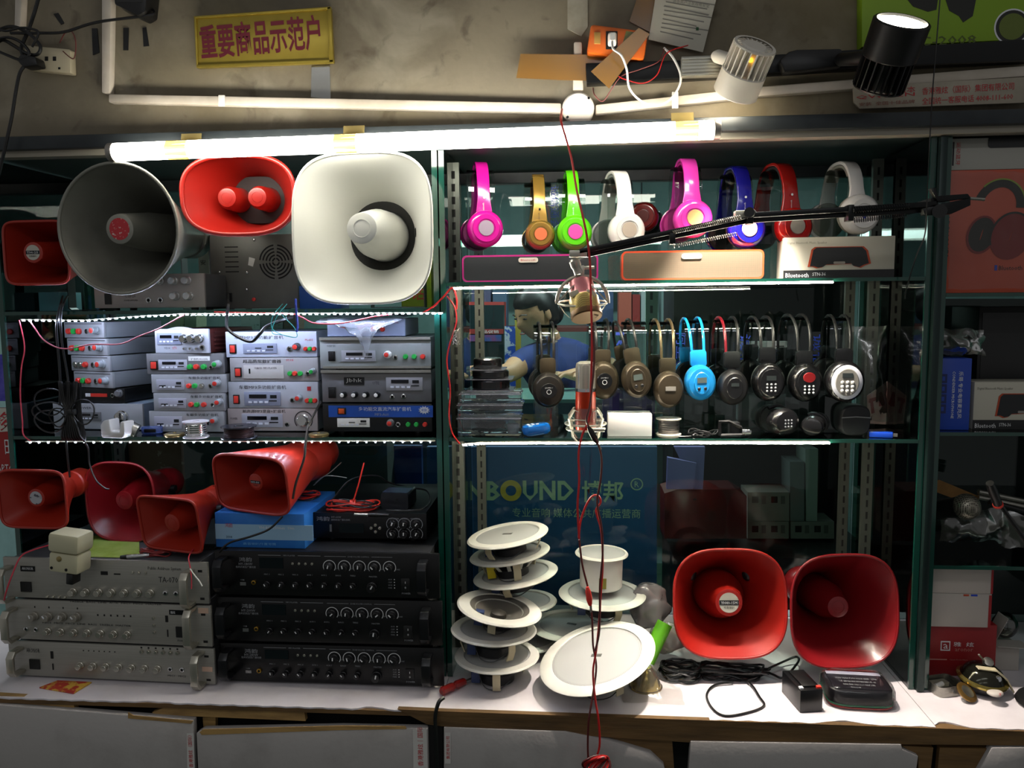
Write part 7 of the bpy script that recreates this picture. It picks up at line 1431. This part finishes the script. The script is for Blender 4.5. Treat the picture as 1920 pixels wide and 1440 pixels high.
# ------------------------------------------------------------------ the woman
SK = mat('skin', 'b98d6c', .5, c2='ad8060', ns=14); HAIR = mat('black_hair', '0e0d0e', .45, c2='1a1716', ns=60, stretch=(1, 1, .2)); SHIRT = mat('navy_shirt', '1c2f6c', .8, c2='17285c', ns=12, bump=.3, bs=14)
WY = 1.78
hc = at(1006, 588, WY); hs = .235/2                      # head centre and half height
t = thing('person', 'woman in navy shirt bending over her work behind the glass', 'person', (hc.x+.08, WY, hc.z-.62))
B0 = V(t.location)
sk = bpy.data.meshes.new('body')
J = [('pelvis', (.04, .10, -.05), .15), ('waist', (.03, .09, .12), .13), ('chest', (.02, .04, .32), .15), ('collar', (.0, .02, .45), .09), ('neck', (-.02, .0, .50), .052), ('skull', (-.045, -.01, .56), .05),
     ('sh_l', (-.13, -.03, .43), .062), ('el_l', (-.19, -.17, .375), .044), ('wr_l', (-.31, -.22, .395), .030), ('pa_l', (-.355, -.245, .40), .026),
     ('sh_r', (.19, .05, .40), .065), ('el_r', (.25, -.12, .375), .046), ('wr_r', (.10, -.25, .385), .030), ('pa_r', (.055, -.275, .385), .026)]
E_ = [(0, 1), (1, 2), (2, 3), (3, 4), (4, 5), (3, 6), (6, 7), (7, 8), (8, 9), (3, 10), (10, 11), (11, 12), (12, 13)]
vs_ = [V(j[1]) for j in J]; rad = [j[2] for j in J]; ed = list(E_)
for base, sgn, dirx in ((9, -1, V((-.9, -.42, 0)).normalized()), (13, -1, V((-.8, -.55, 0)).normalized())):
    side = V((-dirx.y, dirx.x, 0))
    for fi, (off, ln, sp) in enumerate(((-.026, .060, -.25), (-.010, .074, -.08), (.006, .078, .04), (.021, .066, .16), (.026, .05, .75))):
        st = vs_[base]+side*off+(V((0, 0, 0)) if fi < 4 else -dirx*.03); d1 = (dirx+side*sp).normalized()
        i0 = len(vs_); vs_ += [st+d1*.012, st+d1*ln*.55+V((0, 0, .006)), st+d1*ln+V((0, 0, -.010))]; rad += [.0098, .0088, .0072]; ed += [(base, i0), (i0, i0+1), (i0+1, i0+2)]
sk.from_pydata(vs_, ed, []); bo = bpy.data.objects.new('body', sk); col.objects.link(bo)
mo = bo.modifiers.new('skin', 'SKIN'); mo.use_smooth_shade = True
for i, sv in enumerate(sk.skin_vertices[0].data): sv.radius = (rad[i], rad[i]*(.72 if i in (0, 1, 2) else 1)); sv.use_root = (i == 0)
bo.modifiers.new('sub', 'SUBSURF').levels = 2
bpy.context.view_layer.update()
me = bpy.data.meshes.new_from_object(bo.evaluated_get(bpy.context.evaluated_depsgraph_get())); bpy.data.objects.remove(bo)
me.name = 'body'; me.materials.clear(); me.materials.append(SHIRT); me.materials.append(SK)
for p in me.polygons:
    c_ = V(p.center); best = (9, 0, 0)
    for ei, (i0, i1) in enumerate(ed):
        a_, b_ = vs_[i0], vs_[i1]; tt = max(0, min(1, (c_-a_).dot(b_-a_)/(b_-a_).length_squared)); dd = (c_-(a_+(b_-a_)*tt)).length/((rad[i0]+rad[i1])/2); best = min(best, (dd, ei, tt))
    _, ei, tt = best; skin = ei in (4, 7, 8, 11, 12) or ei > 12 or (ei in (6, 10) and tt > .5) or (ei == 3 and tt > .5)
    p.material_index = 1 if skin else 0; p.use_smooth = True
put('body', me, t)
MB().strip([V((-.08, -.155, .28)), V((-.03, -.165, .31))], (.0, .004, .012), (0, .001, 0)).build('red_print', INKR, t)
# head: shaped from a sphere, face towards local -y, turned left and down
def head_mesh():
    mb = MB(); rings = []; n, m_ = 36, 26
    for k in range(m_+1):
        ph = PI*k/m_; ring = []
        for i in range(n):
            a = 2*PI*i/n; x, y, z = math.sin(ph)*math.sin(a), -math.sin(ph)*math.cos(a), -math.cos(ph)
            X, Y_, Zz = x*.66, y*.80, z
            if z < 0: X *= 1-.28*z*z; Y_ *= 1-.12*z*z                     # jaw
            if y < -.2:
                Y_ += -.16*math.exp(-((x/.14)**2+((z+.16)/.17)**2))         # nose
                Y_ += .05*math.exp(-(((abs(x)-.30)/.15)**2+((z-.06)/.10)**2))   # eye sockets
                Y_ += -.05*math.exp(-((x/.22)**2+((z+.46)/.06)**2))         # lips
                Y_ += -.05*math.exp(-((x/.2)**2+((z+.80)/.14)**2))          # chin
            ring.append(V((X*hs, Y_*hs, Zz*hs)))
        rings.append(ring)
    return mb.loft(rings, False, False)
Rh = Matrix.Rotation(-.95, 4, 'Z') @ Matrix.Rotation(.35, 4, 'X')
hr = Rh.to_euler(); hl = hc-B0
hd = head_mesh().build('head', SK, t, hl, hr, smooth=180)
for sx in (-1, 1):
    MB().ball((sx*.30*hs, -.70*hs, .06*hs), (.13*hs, .05*hs, .035*hs), 12, 8).build('eye', mat('eye_dark', '1c1512', .3), hd); MB().tube([V((sx*.14*hs, -.80*hs, .20*hs)), V((sx*.30*hs, -.78*hs, .24*hs)), V((sx*.46*hs, -.66*hs, .20*hs))], .022*hs, 6).build('eyebrow', HAIR, hd)
    mb = MB().ball((0, 0, 0), (.05*hs, .13*hs, .22*hs), 14, 10); mb.v = [(x+sx*.68*hs, y+.05*hs, z-.02*hs) for x, y, z in mb.v]; mb.build('ear', SK, hd)
MB().tube([V((-.16*hs, -.80*hs, -.46*hs)), V((0, -.88*hs, -.45*hs)), V((.16*hs, -.80*hs, -.46*hs))], .03*hs, 6).build('mouth', mat('lips', '8a4a44', .5), hd)
hb = head_mesh(); nv = []
for x, y, z in hb.v:
    X, Y_, Z_ = x/hs, y/hs, z/hs
    line = .42-.10*abs(X) if Y_ < -.30 else (.42-(Y_+.30)*1.5 if Y_ < .12 else -.55)          # hairline: forehead, temple, nape
    f = max(0, min(1, (Z_-line)/.10)); s_ = .95+.16*f+.012*math.sin(14*X+5*Y_)*f
    nv.append((x*s_, y*s_, z*s_))
hb.v = nv; hb.build('hair', HAIR, hd, smooth=180)
MB().ball((0, 1.0*hs, .10*hs), (.38*hs, .36*hs, .40*hs), 16, 12).build('hair_bun', HAIR, hd)
MB().ball((0, .62*hs, -.15*hs), (.55*hs, .40*hs, .52*hs), 16, 12).build('nape_hair', HAIR, hd)
